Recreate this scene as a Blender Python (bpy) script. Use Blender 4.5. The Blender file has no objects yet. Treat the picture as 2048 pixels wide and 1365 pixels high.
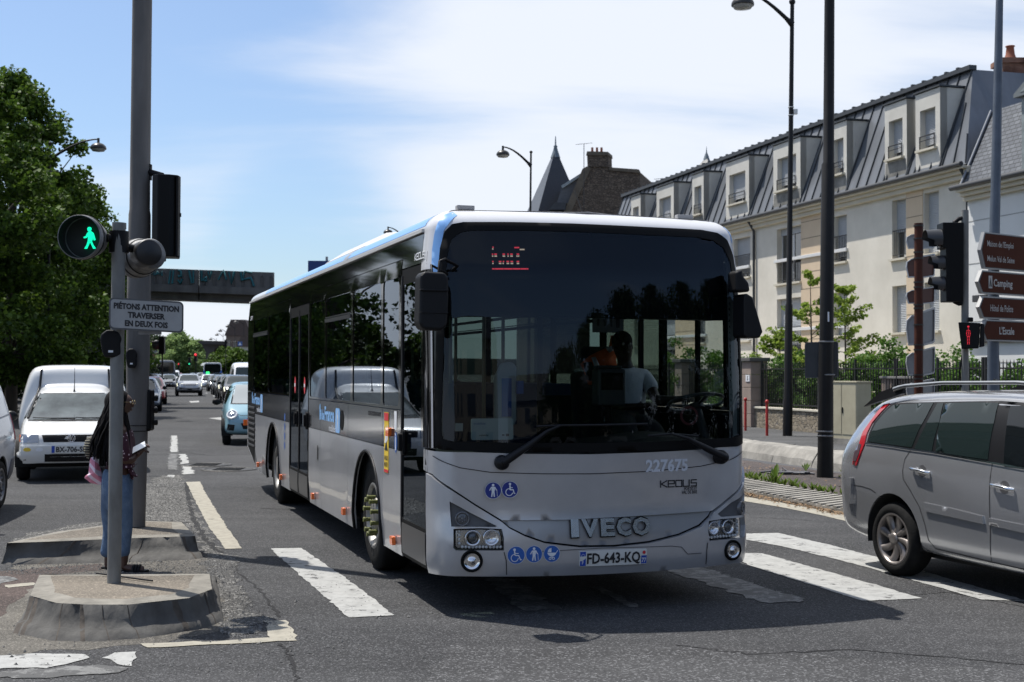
import bpy,bmesh,math,random
import numpy as np
from mathutils import Vector,Matrix
from mathutils.bvhtree import BVHTree
from mathutils.geometry import delaunay_2d_cdt
R = math.radians
scene = bpy.context.scene
COL = scene.collection
# ---------------------------------------------------------------- camera
F,CX,CY,HC = 2641.0,1024.0,682.5,1.78      # focal length and centre in photo pixels, eye height in metres
PITCH,ROLL = math.atan(62.5 / F),0.003
cam = bpy.data.cameras.new('camera')
cam.lens = 36.0 * F / 2048.0
cam.sensor_width = 36.0
cam.clip_start = 0.1
cam.clip_end = 6000
cam.dof.use_dof = True
cam.dof.focus_distance = 10.5
cam.dof.aperture_fstop = 5.0
camo = bpy.data.objects.new('camera',cam)
COL.objects.link(camo)
CAMR = Matrix.Rotation(math.pi / 2 + PITCH,3,'X') @ Matrix.Rotation(ROLL,3,'Z')
camo.matrix_world = Matrix.Translation((0,0,HC)) @ CAMR.to_4x4()
scene.camera = camo
# ---------------------------------------------------------------- sky and sun
SUN_EL,SUN_AZ = 64.0,145.0        # elevation; direction towards the sun, degrees from +X
w = bpy.data.worlds.new('World')
scene.world = w
w.use_nodes = True
nt = w.node_tree
for n_ in list(nt.nodes):
 nt.nodes.remove(n_)
def wn(t,**k):
 n_ = nt.nodes.new(t)
 for a,b in k.items():
  setattr(n_,a,b)
 return n_
def wm(op,a,b=None,c=None):
 n_ = wn('ShaderNodeMath',operation=op)
 for i,s in enumerate((a,b,c)):
  if s is None:
   continue
  if isinstance(s,(int,float)):
   n_.inputs[i].default_value = s
  else:
   nt.links.new(s,n_.inputs[i])
 return n_.outputs[0]
sky = wn('ShaderNodeTexSky',sky_type='NISHITA',sun_disc=False)
sky.sun_elevation = R(SUN_EL)
sky.sun_rotation = R(90 - SUN_AZ)
sky.air_density = 1.0
sky.dust_density = 1.0
sky.ozone_density = 1.0
tc = wn('ShaderNodeTexCoord')
sep = wn('ShaderNodeSeparateXYZ')
nt.links.new(tc.outputs['Generated'],sep.inputs[0])
den = wm('ADD',wm('MAXIMUM',sep.outputs[2],0.0),0.16)
cmb = wn('ShaderNodeCombineXYZ')
nt.links.new(wm('DIVIDE',sep.outputs[0],den),cmb.inputs[0])
nt.links.new(wm('DIVIDE',sep.outputs[1],den),cmb.inputs[1])
mp = wn('ShaderNodeMapping')
mp.inputs['Rotation'].default_value = (0,0,R(-28))
mp.inputs['Scale'].default_value = (0.5,1.0,1)
mp.inputs['Location'].default_value = (3.1,0.4,0)
nt.links.new(cmb.outputs[0],mp.inputs[0])
n1 = wn('ShaderNodeTexNoise')
n1.inputs['Scale'].default_value = 1.1
n1.inputs['Detail'].default_value = 9
n1.inputs['Roughness'].default_value = 0.55
n1.inputs['Distortion'].default_value = 0.5
nt.links.new(mp.outputs[0],n1.inputs['Vector'])
def dirdot(px,py):      # cosine between the sky direction and a direction in the place
 d_ = (CAMR @ Vector(((px - CX) / F,-(py - CY) / F,-1))).normalized()
 v_ = wn('ShaderNodeVectorMath',operation='DOT_PRODUCT')
 nt.links.new(tc.outputs['Generated'],v_.inputs[0])
 v_.inputs[1].default_value = d_
 return v_.outputs['Value']
def blob(px,py,deg,soft):
 m_ = wn('ShaderNodeMapRange')
 m_.interpolation_type = 'SMOOTHSTEP'
 nt.links.new(dirdot(px,py),m_.inputs['Value'])
 m_.inputs['From Min'].default_value = math.cos(R(deg + soft))
 m_.inputs['From Max'].default_value = math.cos(R(deg))
 return m_.outputs[0]
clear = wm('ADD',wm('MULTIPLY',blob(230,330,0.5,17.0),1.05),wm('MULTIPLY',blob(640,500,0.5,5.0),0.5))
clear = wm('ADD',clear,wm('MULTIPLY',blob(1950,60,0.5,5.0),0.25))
clear = wm('ADD',clear,wm('MULTIPLY',wm('MINIMUM',wm('MAXIMUM',wm('MULTIPLY',wm('SUBTRACT',0.45,sep.outputs[1]),2.2),0.0),1.0),0.9))  # clear sky behind and overhead, added to cut fill and darken windscreen reflections
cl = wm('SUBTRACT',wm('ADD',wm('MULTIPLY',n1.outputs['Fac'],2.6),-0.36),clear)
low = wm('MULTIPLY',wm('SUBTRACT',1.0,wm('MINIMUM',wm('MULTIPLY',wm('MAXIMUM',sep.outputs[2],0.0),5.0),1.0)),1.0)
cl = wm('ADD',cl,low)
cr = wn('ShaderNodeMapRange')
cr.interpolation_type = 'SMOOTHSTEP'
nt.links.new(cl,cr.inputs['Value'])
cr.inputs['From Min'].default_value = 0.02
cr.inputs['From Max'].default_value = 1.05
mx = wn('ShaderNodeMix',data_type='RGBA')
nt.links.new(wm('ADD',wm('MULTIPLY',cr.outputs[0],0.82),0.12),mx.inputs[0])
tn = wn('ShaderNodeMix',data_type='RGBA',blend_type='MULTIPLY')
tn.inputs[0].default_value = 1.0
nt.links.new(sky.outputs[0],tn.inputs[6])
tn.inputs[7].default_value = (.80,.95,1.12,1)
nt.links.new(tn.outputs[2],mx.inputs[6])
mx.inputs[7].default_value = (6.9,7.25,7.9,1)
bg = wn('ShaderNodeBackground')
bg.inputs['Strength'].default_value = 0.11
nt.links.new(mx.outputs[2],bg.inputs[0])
wo = wn('ShaderNodeOutputWorld')
nt.links.new(bg.outputs[0],wo.inputs[0])
sl = bpy.data.lights.new('sun','SUN')
sl.energy = 5.0
sl.angle = R(0.5)
sl.color = (1.0,0.96,0.9)
so = bpy.data.objects.new('sun',sl)
COL.objects.link(so)
sdir = Vector((math.cos(R(SUN_EL)) * math.cos(R(SUN_AZ)),math.cos(R(SUN_EL)) * math.sin(R(SUN_AZ)),math.sin(R(SUN_EL))))
so.rotation_mode = 'QUATERNION'
so.rotation_quaternion = sdir.to_track_quat('Z','Y')
so.location = sdir * 60
scene.view_settings.view_transform = 'Standard'
scene.view_settings.look = 'None'
scene.view_settings.exposure = 0.25
scene.view_settings.gamma = 1.0
scene.cycles.max_bounces = 7
scene.cycles.transparent_max_bounces = 12
scene.cycles.caustics_reflective = False
scene.cycles.caustics_refractive = False
# ---------------------------------------------------------------- where a point of the photograph lies in the place
def raydir(px,py):
 return CAMR @ Vector(((px - CX) / F,-(py - CY) / F,-1))
CAMP = Vector((0,0,HC))
def P(px,py,Y):
 d_ = raydir(px,py)
 return CAMP + d_ * (Y / d_.y)
def G(px,py,h=0.0):
 d_ = raydir(px,py)
 return CAMP + d_ * ((h - HC) / d_.z)
SD,SN = Vector((-.2657,.964,0)),Vector((.964,.2657,0))     # along the street, across it to the right
YS = math.atan2(.964,-.2657)
def SF(u,w_,z=0.0):
 return SD * u + SN * w_ + Vector((0,0,z))
def onplane(px,py,w_):            # point of the upright plane at distance w_ across the street, as (u, z)
 d_ = raydir(px,py)
 t = w_ / d_.dot(SN)
 q = CAMP + d_ * t
 return q.dot(SD),q.z
# ---------------------------------------------------------------- materials
MATS = {}
def mat(name,col,rough=0.6,metal=0.0,coat=0.0,var=0.0,vscale=3.0,bump=0.0,bscale=40.0,col2=None,spec=0.5,detail=6.0,stretch=None,emit=None,estr=1.0):
 if name in MATS:
  return MATS[name]
 m = bpy.data.materials.new(name)
 m.use_nodes = True
 t = m.node_tree
 b = t.nodes['Principled BSDF']
 b.inputs['Base Color'].default_value = (*col,1)
 b.inputs['Roughness'].default_value = rough
 b.inputs['Metallic'].default_value = metal
 b.inputs['Coat Weight'].default_value = coat
 b.inputs['Coat Roughness'].default_value = 0.04
 b.inputs['Specular IOR Level'].default_value = spec
 if emit:
  b.inputs['Emission Color'].default_value = (*emit,1)
  b.inputs['Emission Strength'].default_value = estr
 co = t.nodes.new('ShaderNodeTexCoord')
 src = co.outputs['Object']
 if stretch:
  mp_ = t.nodes.new('ShaderNodeMapping')
  mp_.inputs['Scale'].default_value = stretch
  t.links.new(src,mp_.inputs[0])
  src = mp_.outputs[0]
 if var > 0:
  n_ = t.nodes.new('ShaderNodeTexNoise')
  n_.inputs['Scale'].default_value = vscale
  n_.inputs['Detail'].default_value = detail
  n_.inputs['Roughness'].default_value = 0.62
  t.links.new(src,n_.inputs['Vector'])
  r_ = t.nodes.new('ShaderNodeMapRange')
  r_.inputs['From Min'].default_value = 0.3
  r_.inputs['From Max'].default_value = 0.7
  t.links.new(n_.outputs['Fac'],r_.inputs['Value'])
  x_ = t.nodes.new('ShaderNodeMix')
  x_.data_type = 'RGBA'
  c2 = col2 if col2 else tuple(c * (1 - var) for c in col)
  c1 = col if col2 else tuple(min(1,c * (1 + var * .6)) for c in col)
  x_.inputs[6].default_value = (*c2,1)
  x_.inputs[7].default_value = (*c1,1)
  t.links.new(r_.outputs[0],x_.inputs[0])
  t.links.new(x_.outputs[2],b.inputs['Base Color'])
 if bump > 0:
  n2 = t.nodes.new('ShaderNodeTexNoise')
  n2.inputs['Scale'].default_value = bscale
  n2.inputs['Detail'].default_value = 4
  t.links.new(src,n2.inputs['Vector'])
  bp = t.nodes.new('ShaderNodeBump')
  bp.inputs['Strength'].default_value = bump
  bp.inputs['Distance'].default_value = 0.02
  t.links.new(n2.outputs['Fac'],bp.inputs['Height'])
  t.links.new(bp.outputs[0],b.inputs['Normal'])
 MATS[name] = m
 return m
def glass(name,tint,ior=1.5,dirt=0.0):
 if name in MATS:
  return MATS[name]
 m = bpy.data.materials.new(name)
 m.use_nodes = True
 t = m.node_tree
 t.nodes.remove(t.nodes['Principled BSDF'])
 o = t.nodes['Material Output']
 tr = t.nodes.new('ShaderNodeBsdfTransparent')
 tr.inputs[0].default_value = (*tint,1)
 gl = t.nodes.new('ShaderNodeBsdfGlossy')
 gl.inputs['Roughness'].default_value = 0.0
 gl.inputs['Color'].default_value = (.74,.82,.92,1)
 fr = t.nodes.new('ShaderNodeFresnel')
 gb = t.nodes.new('ShaderNodeNewGeometry')
 mr = t.nodes.new('ShaderNodeMapRange')
 t.links.new(gb.outputs['Backfacing'],mr.inputs['Value'])
 mr.inputs['To Min'].default_value = ior
 mr.inputs['To Max'].default_value = 1 / ior
 t.links.new(mr.outputs[0],fr.inputs['IOR'])
 ms = t.nodes.new('ShaderNodeMixShader')
 t.links.new(fr.outputs[0],ms.inputs[0])
 t.links.new(tr.outputs[0],ms.inputs[1])
 t.links.new(gl.outputs[0],ms.inputs[2])
 t.links.new(ms.outputs[0],o.inputs[0])
 MATS[name] = m
 return m
def leafmat(name,c1,c2,trans=0.35):
 if name in MATS:
  return MATS[name]
 m = bpy.data.materials.new(name)
 m.use_nodes = True
 t = m.node_tree
 b = t.nodes['Principled BSDF']
 b.inputs['Roughness'].default_value = 0.6
 b.inputs['Specular IOR Level'].default_value = 0.25
 at = t.nodes.new('ShaderNodeNewGeometry')
 x_ = t.nodes.new('ShaderNodeMix')
 x_.data_type = 'RGBA'
 x_.inputs[6].default_value = (*c1,1)
 x_.inputs[7].default_value = (*c2,1)
 t.links.new(at.outputs['Random Per Island'],x_.inputs[0])
 t.links.new(x_.outputs[2],b.inputs['Base Color'])
 tl = t.nodes.new('ShaderNodeBsdfTranslucent')
 t.links.new(x_.outputs[2],tl.inputs[0])
 ms = t.nodes.new('ShaderNodeMixShader')
 ms.inputs[0].default_value = trans
 t.links.new(b.outputs[0],ms.inputs[1])
 t.links.new(tl.outputs[0],ms.inputs[2])
 t.links.new(ms.outputs[0],t.nodes['Material Output'].inputs[0])
 MATS[name] = m
 return m
# ---------------------------------------------------------------- mesh builder
class MB:
 def __init__(s):
  s.v,s.f,s.s = [],[],[]
 def add(s,vs,fs,smooth=False):
  o = len(s.v)
  s.v += [tuple(v) for v in vs]
  s.f += [tuple(i + o for i in f) for f in fs]
  s.s += [smooth] * len(fs)
  return s
 def box(s,c,d,rz=0.0,rx=0.0,ry=0.0):
  m = Matrix.Rotation(rz,3,'Z') @ Matrix.Rotation(ry,3,'Y') @ Matrix.Rotation(rx,3,'X')
  c = Vector(c)
  vs = [c + m @ Vector((x * d[0] / 2,y * d[1] / 2,z * d[2] / 2)) for x in (-1,1) for y in (-1,1) for z in (-1,1)]
  return s.add(vs,[(0,1,3,2),(4,6,7,5),(0,4,5,1),(2,3,7,6),(0,2,6,4),(1,5,7,3)])
 def cyl(s,a,b,r0,r1=None,n=16,caps=True,smooth=True):
  a,b = Vector(a),Vector(b)
  r1 = r0 if r1 is None else r1
  ax = (b - a).normalized()
  u = ax.orthogonal().normalized()
  v = ax.cross(u)
  vs = []
  for p_,r_ in ((a,r0),(b,r1)):
   for i in range(n):
    t = 2 * math.pi * i / n
    vs.append(p_ + (u * math.cos(t) + v * math.sin(t)) * r_)
  s.add(vs,[(i,(i + 1) % n,n + (i + 1) % n,n + i) for i in range(n)],smooth)
  if caps:
   s.add(vs[:n],[tuple(range(n))[::-1]])
   s.add(vs[n:],[tuple(range(n))])
  return s
 def tube(s,pts,r,n=8,caps=True):
  pts = [Vector(p_) for p_ in pts]
  rr = r if isinstance(r,(list,tuple)) else [r] * len(pts)
  vs = []
  u = None
  for i,p_ in enumerate(pts):
   ax = (pts[min(i + 1,len(pts) - 1)] - pts[max(i - 1,0)]).normalized()
   if u is None:
    u = ax.orthogonal().normalized()
   else:
    u = (u - ax * u.dot(ax)).normalized()
   v = ax.cross(u)
   for k in range(n):
    t = 2 * math.pi * k / n
    vs.append(p_ + (u * math.cos(t) + v * math.sin(t)) * rr[i])
  fs = [(i * n + k,i * n + (k + 1) % n,(i + 1) * n + (k + 1) % n,(i + 1) * n + k) for i in range(len(pts) - 1) for k in range(n)]
  s.add(vs,fs,True)
  if caps:
   s.add(vs[:n],[tuple(range(n))[::-1]])
   s.add(vs[-n:],[tuple(range(n))])
  return s
 def lathe(s,prof,o=(0,0,0),ax=(0,0,1),n=32,smooth=True,sharp=False):
  ax = Vector(ax).normalized()
  u = ax.orthogonal().normalized()
  v = ax.cross(u)
  o = Vector(o)
  def ring(r_,z_):
   return [o + ax * z_ + (u * math.cos(2 * math.pi * i / n) + v * math.sin(2 * math.pi * i / n)) * r_ for i in range(n)]
  if sharp:
   for (r0,z0),(r1,z1) in zip(prof,prof[1:]):
    s.add(ring(r0,z0) + ring(r1,z1),[(i,(i + 1) % n,n + (i + 1) % n,n + i) for i in range(n)],smooth)
  else:
   vs = []
   for r_,z_ in prof:
    vs += ring(r_,z_)
   s.add(vs,[(k * n + i,k * n + (i + 1) % n,(k + 1) * n + (i + 1) % n,(k + 1) * n + i) for k in range(len(prof) - 1) for i in range(n)],smooth)
  return s
 def poly(s,pts):
  return s.add(pts,[tuple(range(len(pts)))])
 def prism(s,poly,a,b,fn=lambda x,y,h: (x,y,h)):
  n = len(poly)
  vs = [fn(x,y,a) for x,y in poly] + [fn(x,y,b) for x,y in poly]
  return s.add(vs,[tuple(range(n))[::-1],tuple(range(n,2 * n))] + [(i,(i + 1) % n,n + (i + 1) % n,n + i) for i in range(n)])
 def sphere(s,c,r,n=16,m=10,sc=(1,1,1)):
  vs = []
  for j in range(m + 1):
   ph = math.pi * j / m
   for i in range(n):
    t = 2 * math.pi * i / n
    vs.append((c[0] + r * sc[0] * math.sin(ph) * math.cos(t),c[1] + r * sc[1] * math.sin(ph) * math.sin(t),c[2] + r * sc[2] * math.cos(ph)))
  return s.add(vs,[(j * n + i,(j + 1) * n + i,(j + 1) * n + (i + 1) % n,j * n + (i + 1) % n) for j in range(m) for i in range(n)],True)
 def mesh(s,name):
  me = bpy.data.meshes.new(name)
  me.from_pydata(s.v,[],s.f)
  me.polygons.foreach_set('use_smooth',s.s)
  me.update()
  return me
 def build(s,name,m,parent=None,loc=None,rz=0.0,bevel=0.0,seg=2):
  o = bpy.data.objects.new(name,s.mesh(name))
  if m is not None:
   o.data.materials.append(m)
  COL.objects.link(o)
  if parent:
   o.parent = parent
  if loc is not None:
   o.location = loc
  o.rotation_euler.z = rz
  if bevel > 0:
   bm = bmesh.new()
   bm.from_mesh(o.data)
   bmesh.ops.remove_doubles(bm,verts=bm.verts,dist=1e-5)
   es = [e for e in bm.edges if len(e.link_faces) == 2 and e.calc_face_angle(0) > 0.5]
   bmesh.ops.recalc_face_normals(bm,faces=bm.faces)
   bmesh.ops.bevel(bm,geom=es,offset=bevel,segments=seg,affect='EDGES',profile=0.5,clamp_overlap=True)
   bm.to_mesh(o.data)
   bm.free()
  return o
def thing(name,label,cat,loc=(0,0,0),rz=0.0,group=None):
 o = bpy.data.objects.new(name,None)
 o.empty_display_size = 0.3
 COL.objects.link(o)
 o.location = loc
 o.rotation_euler = (0,0,rz)
 o['label'] = label
 o['category'] = cat
 if group:
  o['group'] = group
 return o
def tag(o,label,cat,group=None):
 o['label'] = label
 o['category'] = cat
 if group:
  o['group'] = group
 return o
def struct(o,kind='structure'):
 o['kind'] = kind
 return o
def copy_tree(o,parent=None):
 c = o.copy()
 COL.objects.link(c)
 c.parent = parent
 for ch in list(o.children):
  copy_tree(ch,c)
 return c
def W(o):            # world matrix of a thing placed without ops
 m = Matrix.Translation(o.location) @ o.rotation_euler.to_matrix().to_4x4()
 return W(o.parent) @ m if o.parent else m
def evaluate(o,name=None):          # bake an object's modifiers into its mesh
 dg = bpy.context.evaluated_depsgraph_get()
 dg.update()
 me = bpy.data.meshes.new_from_object(o.evaluated_get(dg))
 o.modifiers.clear()
 o.data = me
 return o
# ---------------------------------------------------------------- flat outlines turned into fitted sheets
def inside(p_,poly):
 x,y = p_
 c = False
 j = len(poly) - 1
 for i in range(len(poly)):
  xi,yi = poly[i]
  xj,yj = poly[j]
  if (yi > y) != (yj > y) and x < (xj - xi) * (y - yi) / (yj - yi) + xi:
   c = not c
  j = i
 return c
def dens(loop,h):
 if not h:
  return [tuple(p_) for p_ in loop]
 out = []
 for i,a in enumerate(loop):
  b = loop[(i + 1) % len(loop)]
  k = max(1,int(math.ceil(math.hypot(b[0] - a[0],b[1] - a[1]) / h)))
  out += [(a[0] + (b[0] - a[0]) * t / k,a[1] + (b[1] - a[1]) * t / k) for t in range(k)]
 return out
def tri2d(outer,holes=(),h=None):
 loops = [dens(outer,h)] + [dens(q,h) for q in holes]
 vs,es = [],[]
 for lp in loops:
  o = len(vs)
  vs += [Vector(p_) for p_ in lp]
  es += [(o + i,o + (i + 1) % len(lp)) for i in range(len(lp))]
 if h:
  xs = [v[0] for v in loops[0]]
  ys = [v[1] for v in loops[0]]
  rimp = np.array([q for lp in loops for q in dens(lp,h * .4)])
  nx,ny = int((max(xs) - min(xs)) / h),int((max(ys) - min(ys)) / h)
  for i in range(1,nx + 1):
   for j in range(1,ny + 1):
    p_ = (min(xs) + i * h * 1.0001,min(ys) + j * h * 1.0001)
    if ((rimp - np.array(p_)) ** 2).sum(1).min() > (.38 * h) ** 2 and inside(p_,loops[0]) and not any(inside(p_,q) for q in loops[1:]):
     vs.append(Vector(p_))
 V,E,T,a,b,c = delaunay_2d_cdt(vs,es,[],0,1e-5)
 tris = []
 for t in T:
  cx = sum(V[i][0] for i in t) / len(t)
  cy = sum(V[i][1] for i in t) / len(t)
  if inside((cx,cy),loops[0]) and not any(inside((cx,cy),q) for q in loops[1:]):
   ar = sum(V[t[i]][0] * V[t[(i + 1) % len(t)]][1] - V[t[(i + 1) % len(t)]][0] * V[t[i]][1] for i in range(len(t)))
   if abs(ar) > 1e-9:
    tris.append(tuple(t) if ar > 0 else tuple(t)[::-1])
 return [tuple(v) for v in V],tris
def sheet(mb,outer,fn,holes=(),h=None,off=0.0,thick=0.0,smooth=True):
 """fn(x, y, offset) -> point; a sheet at offset off whose rim goes back by thick"""
 V,T = tri2d(outer,holes,h)
 mb.add([fn(x,y,off) for x,y in V],T,smooth)
 if thick:
  cnt = {}
  for t in T:
   for i in range(len(t)):
    a,b = t[i],t[(i + 1) % len(t)]
    k = (min(a,b),max(a,b))
    cnt[k] = cnt.get(k,0) + 1
  for (a,b),c in cnt.items():
   if c == 1:
    pa,pb = V[a],V[b]
    mb.add([fn(*pa,off),fn(*pb,off),fn(*pb,off - thick),fn(*pa,off - thick)],[(0,1,2,3)])
 return mb
def rect(x0,y0,x1,y1,r=0.0,n=4):
 if r <= 0:
  return [(x0,y0),(x1,y0),(x1,y1),(x0,y1)]
 out = []
 for cx,cy,a in ((x1 - r,y0 + r,-90),(x1 - r,y1 - r,0),(x0 + r,y1 - r,90),(x0 + r,y0 + r,180)):
  for i in range(n + 1):
   t = R(a + 90 * i / n)
   out.append((cx + r * math.cos(t),cy + r * math.sin(t)))
 return out
def circ(cx,cy,rx,ry=None,n=24):
 ry = rx if ry is None else ry
 return [(cx + rx * math.cos(2 * math.pi * i / n),cy + ry * math.sin(2 * math.pi * i / n)) for i in range(n)]
def lettering(body,size=1.0,bold=0.0,xs=1.0,space=1.0,align='LEFT',res=2):
 c = bpy.data.curves.new('t','FONT')
 c.body = body
 c.size = size
 c.offset = bold
 c.resolution_u = res
 c.space_character = space
 c.align_x = align
 o = bpy.data.objects.new('t',c)
 COL.objects.link(o)
 dg = bpy.context.evaluated_depsgraph_get()
 me = bpy.data.meshes.new_from_object(o.evaluated_get(dg))
 vs = [(v.co.x * xs,v.co.y) for v in me.vertices]
 fs = [tuple(p_.vertices) for p_ in me.polygons]
 bpy.data.objects.remove(o)
 bpy.data.curves.remove(c)
 bpy.data.meshes.remove(me)
 return vs,fs
def text_on(mb,body,x,y,h,fn,off=0.002,width=None,bold=0.0,space=1.0,align='LEFT',slant=0.0):
 """letters of cap height h with their lower left corner at x, y"""
 vs,fs = lettering(body,h / 0.69,bold * h,1.0,space)
 if not vs:
  return mb
 x0,x1 = min(v[0] for v in vs),max(v[0] for v in vs)
 k = width / (x1 - x0) if width else 1.0
 sh = {'LEFT': 0,'CENTER': (x1 - x0) * k / 2,'RIGHT': (x1 - x0) * k}[align]
 mb.add([fn(x + (v[0] - x0) * k - sh + slant * v[1],y + v[1],off) for v in vs],fs)
 return mb
# shared materials
BLACK = mat('black_plastic',(.007,.007,.008),.5,var=.3,vscale=8,spec=.2)
RUBBER = mat('tyre_rubber',(.010,.010,.010),.85,spec=.2,var=.35,vscale=12,bump=.2,bscale=60)
CHROME = mat('chrome',(.75,.75,.76),.12,1.0)
PLASTW = mat('white_plastic',(.7,.7,.68),.4,var=.06)
# ================================================================ ground, road, markings
def ground_mat(name,base,dark,speck=0.0,sscale=260,stain=1.0,crack=0.0,rough=.9,tone=None,pebble=0.0):
 m = bpy.data.materials.new(name)
 m.use_nodes = True
 t = m.node_tree
 b = t.nodes['Principled BSDF']
 b.inputs['Roughness'].default_value = rough
 b.inputs['Specular IOR Level'].default_value = 0.3
 g = t.nodes.new('ShaderNodeNewGeometry')
 def noise(sc,det=5,rg=.6,st=None):
  src = g.outputs['Position']
  if st:
   q = t.nodes.new('ShaderNodeMapping')
   q.inputs['Rotation'].default_value = (0,0,-YS)
   q.inputs['Scale'].default_value = st
   q.vector_type = 'TEXTURE' if False else 'POINT'
   t.links.new(src,q.inputs[0])
   src = q.outputs[0]
  n_ = t.nodes.new('ShaderNodeTexNoise')
  n_.inputs['Scale'].default_value = sc
  n_.inputs['Detail'].default_value = det
  n_.inputs['Roughness'].default_value = rg
  t.links.new(src,n_.inputs['Vector'])
  return n_.outputs['Fac']
 def rng(s,a,b_,c=0.0,d=1.0):
  r_ = t.nodes.new('ShaderNodeMapRange')
  t.links.new(s,r_.inputs['Value'])
  for k,v_ in zip(('From Min','From Max','To Min','To Max'),(a,b_,c,d)):
   r_.inputs[k].default_value = v_
  return r_.outputs[0]
 def mix(f,a,b_):
  x_ = t.nodes.new('ShaderNodeMix')
  x_.data_type = 'RGBA'
  t.links.new(f,x_.inputs[0])
  for i,s in ((6,a),(7,b_)):
   if isinstance(s,tuple):
    x_.inputs[i].default_value = (*s,1)
   else:
    t.links.new(s,x_.inputs[i])
  return x_.outputs[2]
 c = mix(rng(noise(.35,6,.6),.40,.60),dark,base)
 c2 = mix(rng(noise(.9,5,.6,(.12,1.6,1)),.45,.60,0,.55 * stain),c,tuple(x * .62 for x in dark))
 c2 = mix(rng(noise(3.2,8,.7),.56,.7,0,.35 * stain),c2,tuple(min(1,x * 1.5) for x in base))
 vo = t.nodes.new('ShaderNodeTexVoronoi')
 vo.inputs['Scale'].default_value = sscale
 t.links.new(g.outputs['Position'],vo.inputs['Vector'])
 sp = t.nodes.new('ShaderNodeSeparateColor')
 t.links.new(vo.outputs['Color'],sp.inputs[0])
 c3 = mix(rng(sp.outputs[0],.72,1.0,0,speck),c2,tone or tuple(min(1,x * 3.4 + .02) for x in base))
 c3 = mix(rng(sp.outputs[1],.7,1.0,0,speck * .8),c3,tuple(x * .35 for x in dark))
 if crack:
  v2 = t.nodes.new('ShaderNodeTexVoronoi')
  v2.feature = 'DISTANCE_TO_EDGE'
  v2.inputs['Scale'].default_value = .23
  wv = t.nodes.new('ShaderNodeVectorMath')
  wv.operation = 'ADD'
  n_ = t.nodes.new('ShaderNodeTexNoise')
  n_.inputs['Scale'].default_value = 1.3
  n_.inputs['Detail'].default_value = 7
  n_.inputs['Roughness'].default_value = .7
  t.links.new(g.outputs['Position'],n_.inputs['Vector'])
  t.links.new(g.outputs['Position'],wv.inputs[0])
  sc = t.nodes.new('ShaderNodeVectorMath')
  sc.operation = 'SCALE'
  sc.inputs['Scale'].default_value = 2.0
  t.links.new(n_.outputs['Color'],sc.inputs[0])
  t.links.new(sc.outputs[0],wv.inputs[1])
  t.links.new(wv.outputs[0],v2.inputs['Vector'])
  f = rng(v2.outputs['Distance'],.0,.003,crack,0)
  c3 = mix(f,c3,(.012,.012,.012))
 t.links.new(c3,b.inputs['Base Color'])
 bp = t.nodes.new('ShaderNodeBump')
 bp.inputs['Strength'].default_value = .5
 bp.inputs['Distance'].default_value = .006 + pebble
 t.links.new(vo.outputs['Distance'],bp.inputs['Height'])
 t.links.new(bp.outputs[0],b.inputs['Normal'])
 MATS[name] = m
 return m
ASPH = ground_mat('asphalt',(.052,.052,.053),(.033,.0335,.035),speck=.65,sscale=110,crack=.6)
ASPH2 = ground_mat('side_road_asphalt',(.085,.086,.09),(.065,.066,.07),speck=.4,sscale=150)
PAVE = ground_mat('pavement_asphalt',(.085,.085,.085),(.06,.06,.06),speck=.4,sscale=120)
CONC = ground_mat('worn_concrete_screed',(.135,.125,.107),(.075,.07,.062),speck=.35,sscale=110)
GRAV = ground_mat('loose_gravel',(.105,.102,.096),(.06,.059,.056),speck=.85,sscale=60,pebble=.006)
DIRT = ground_mat('reddish_dirt',(.075,.06,.055),(.05,.042,.04),speck=.5,sscale=70)
REDP = ground_mat('red_tinted_paving',(.075,.056,.049),(.05,.04,.036),speck=.5,sscale=100)
def paint_mat(name,col,wear,under=(.07,.07,.072)):
 m = bpy.data.materials.new(name)
 m.use_nodes = True
 t = m.node_tree
 b = t.nodes['Principled BSDF']
 b.inputs['Roughness'].default_value = .75
 g = t.nodes.new('ShaderNodeNewGeometry')
 def noise(sc,det,rg):
  n_ = t.nodes.new('ShaderNodeTexNoise')
  n_.inputs['Scale'].default_value = sc
  n_.inputs['Detail'].default_value = det
  n_.inputs['Roughness'].default_value = rg
  t.links.new(g.outputs['Position'],n_.inputs['Vector'])
  return n_.outputs['Fac']
 def rng(s,a,b_,c=0.0,d=1.0):
  r_ = t.nodes.new('ShaderNodeMapRange')
  t.links.new(s,r_.inputs['Value'])
  for k,v_ in zip(('From Min','From Max','To Min','To Max'),(a,b_,c,d)):
   r_.inputs[k].default_value = v_
  return r_.outputs[0]
 x1 = t.nodes.new('ShaderNodeMix')
 x1.data_type = 'RGBA'
 x1.inputs[6].default_value = (*col,1)
 x1.inputs[7].default_value = (*[c * .55 for c in col],1)
 t.links.new(rng(noise(9,8,.7),.42,.75,0,.9),x1.inputs[0])
 x2 = t.nodes.new('ShaderNodeMix')
 x2.data_type = 'RGBA'
 t.links.new(x1.outputs[2],x2.inputs[6])
 x2.inputs[7].default_value = (*under,1)
 t.links.new(rng(noise(5.5,12,.78),.66 - wear,.69 - wear,0,.9),x2.inputs[0])
 t.links.new(x2.outputs[2],b.inputs['Base Color'])
 MATS[name] = m
 return m
PWHITE = paint_mat('road_paint_white',(.36,.36,.345),.10,(.045,.045,.045))
PCREAM = paint_mat('road_paint_cream',(.33,.305,.245),.07,(.05,.05,.05))
PFAINT = paint_mat('road_paint_faded',(.17,.17,.165),.19,(.05,.05,.05))
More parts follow.
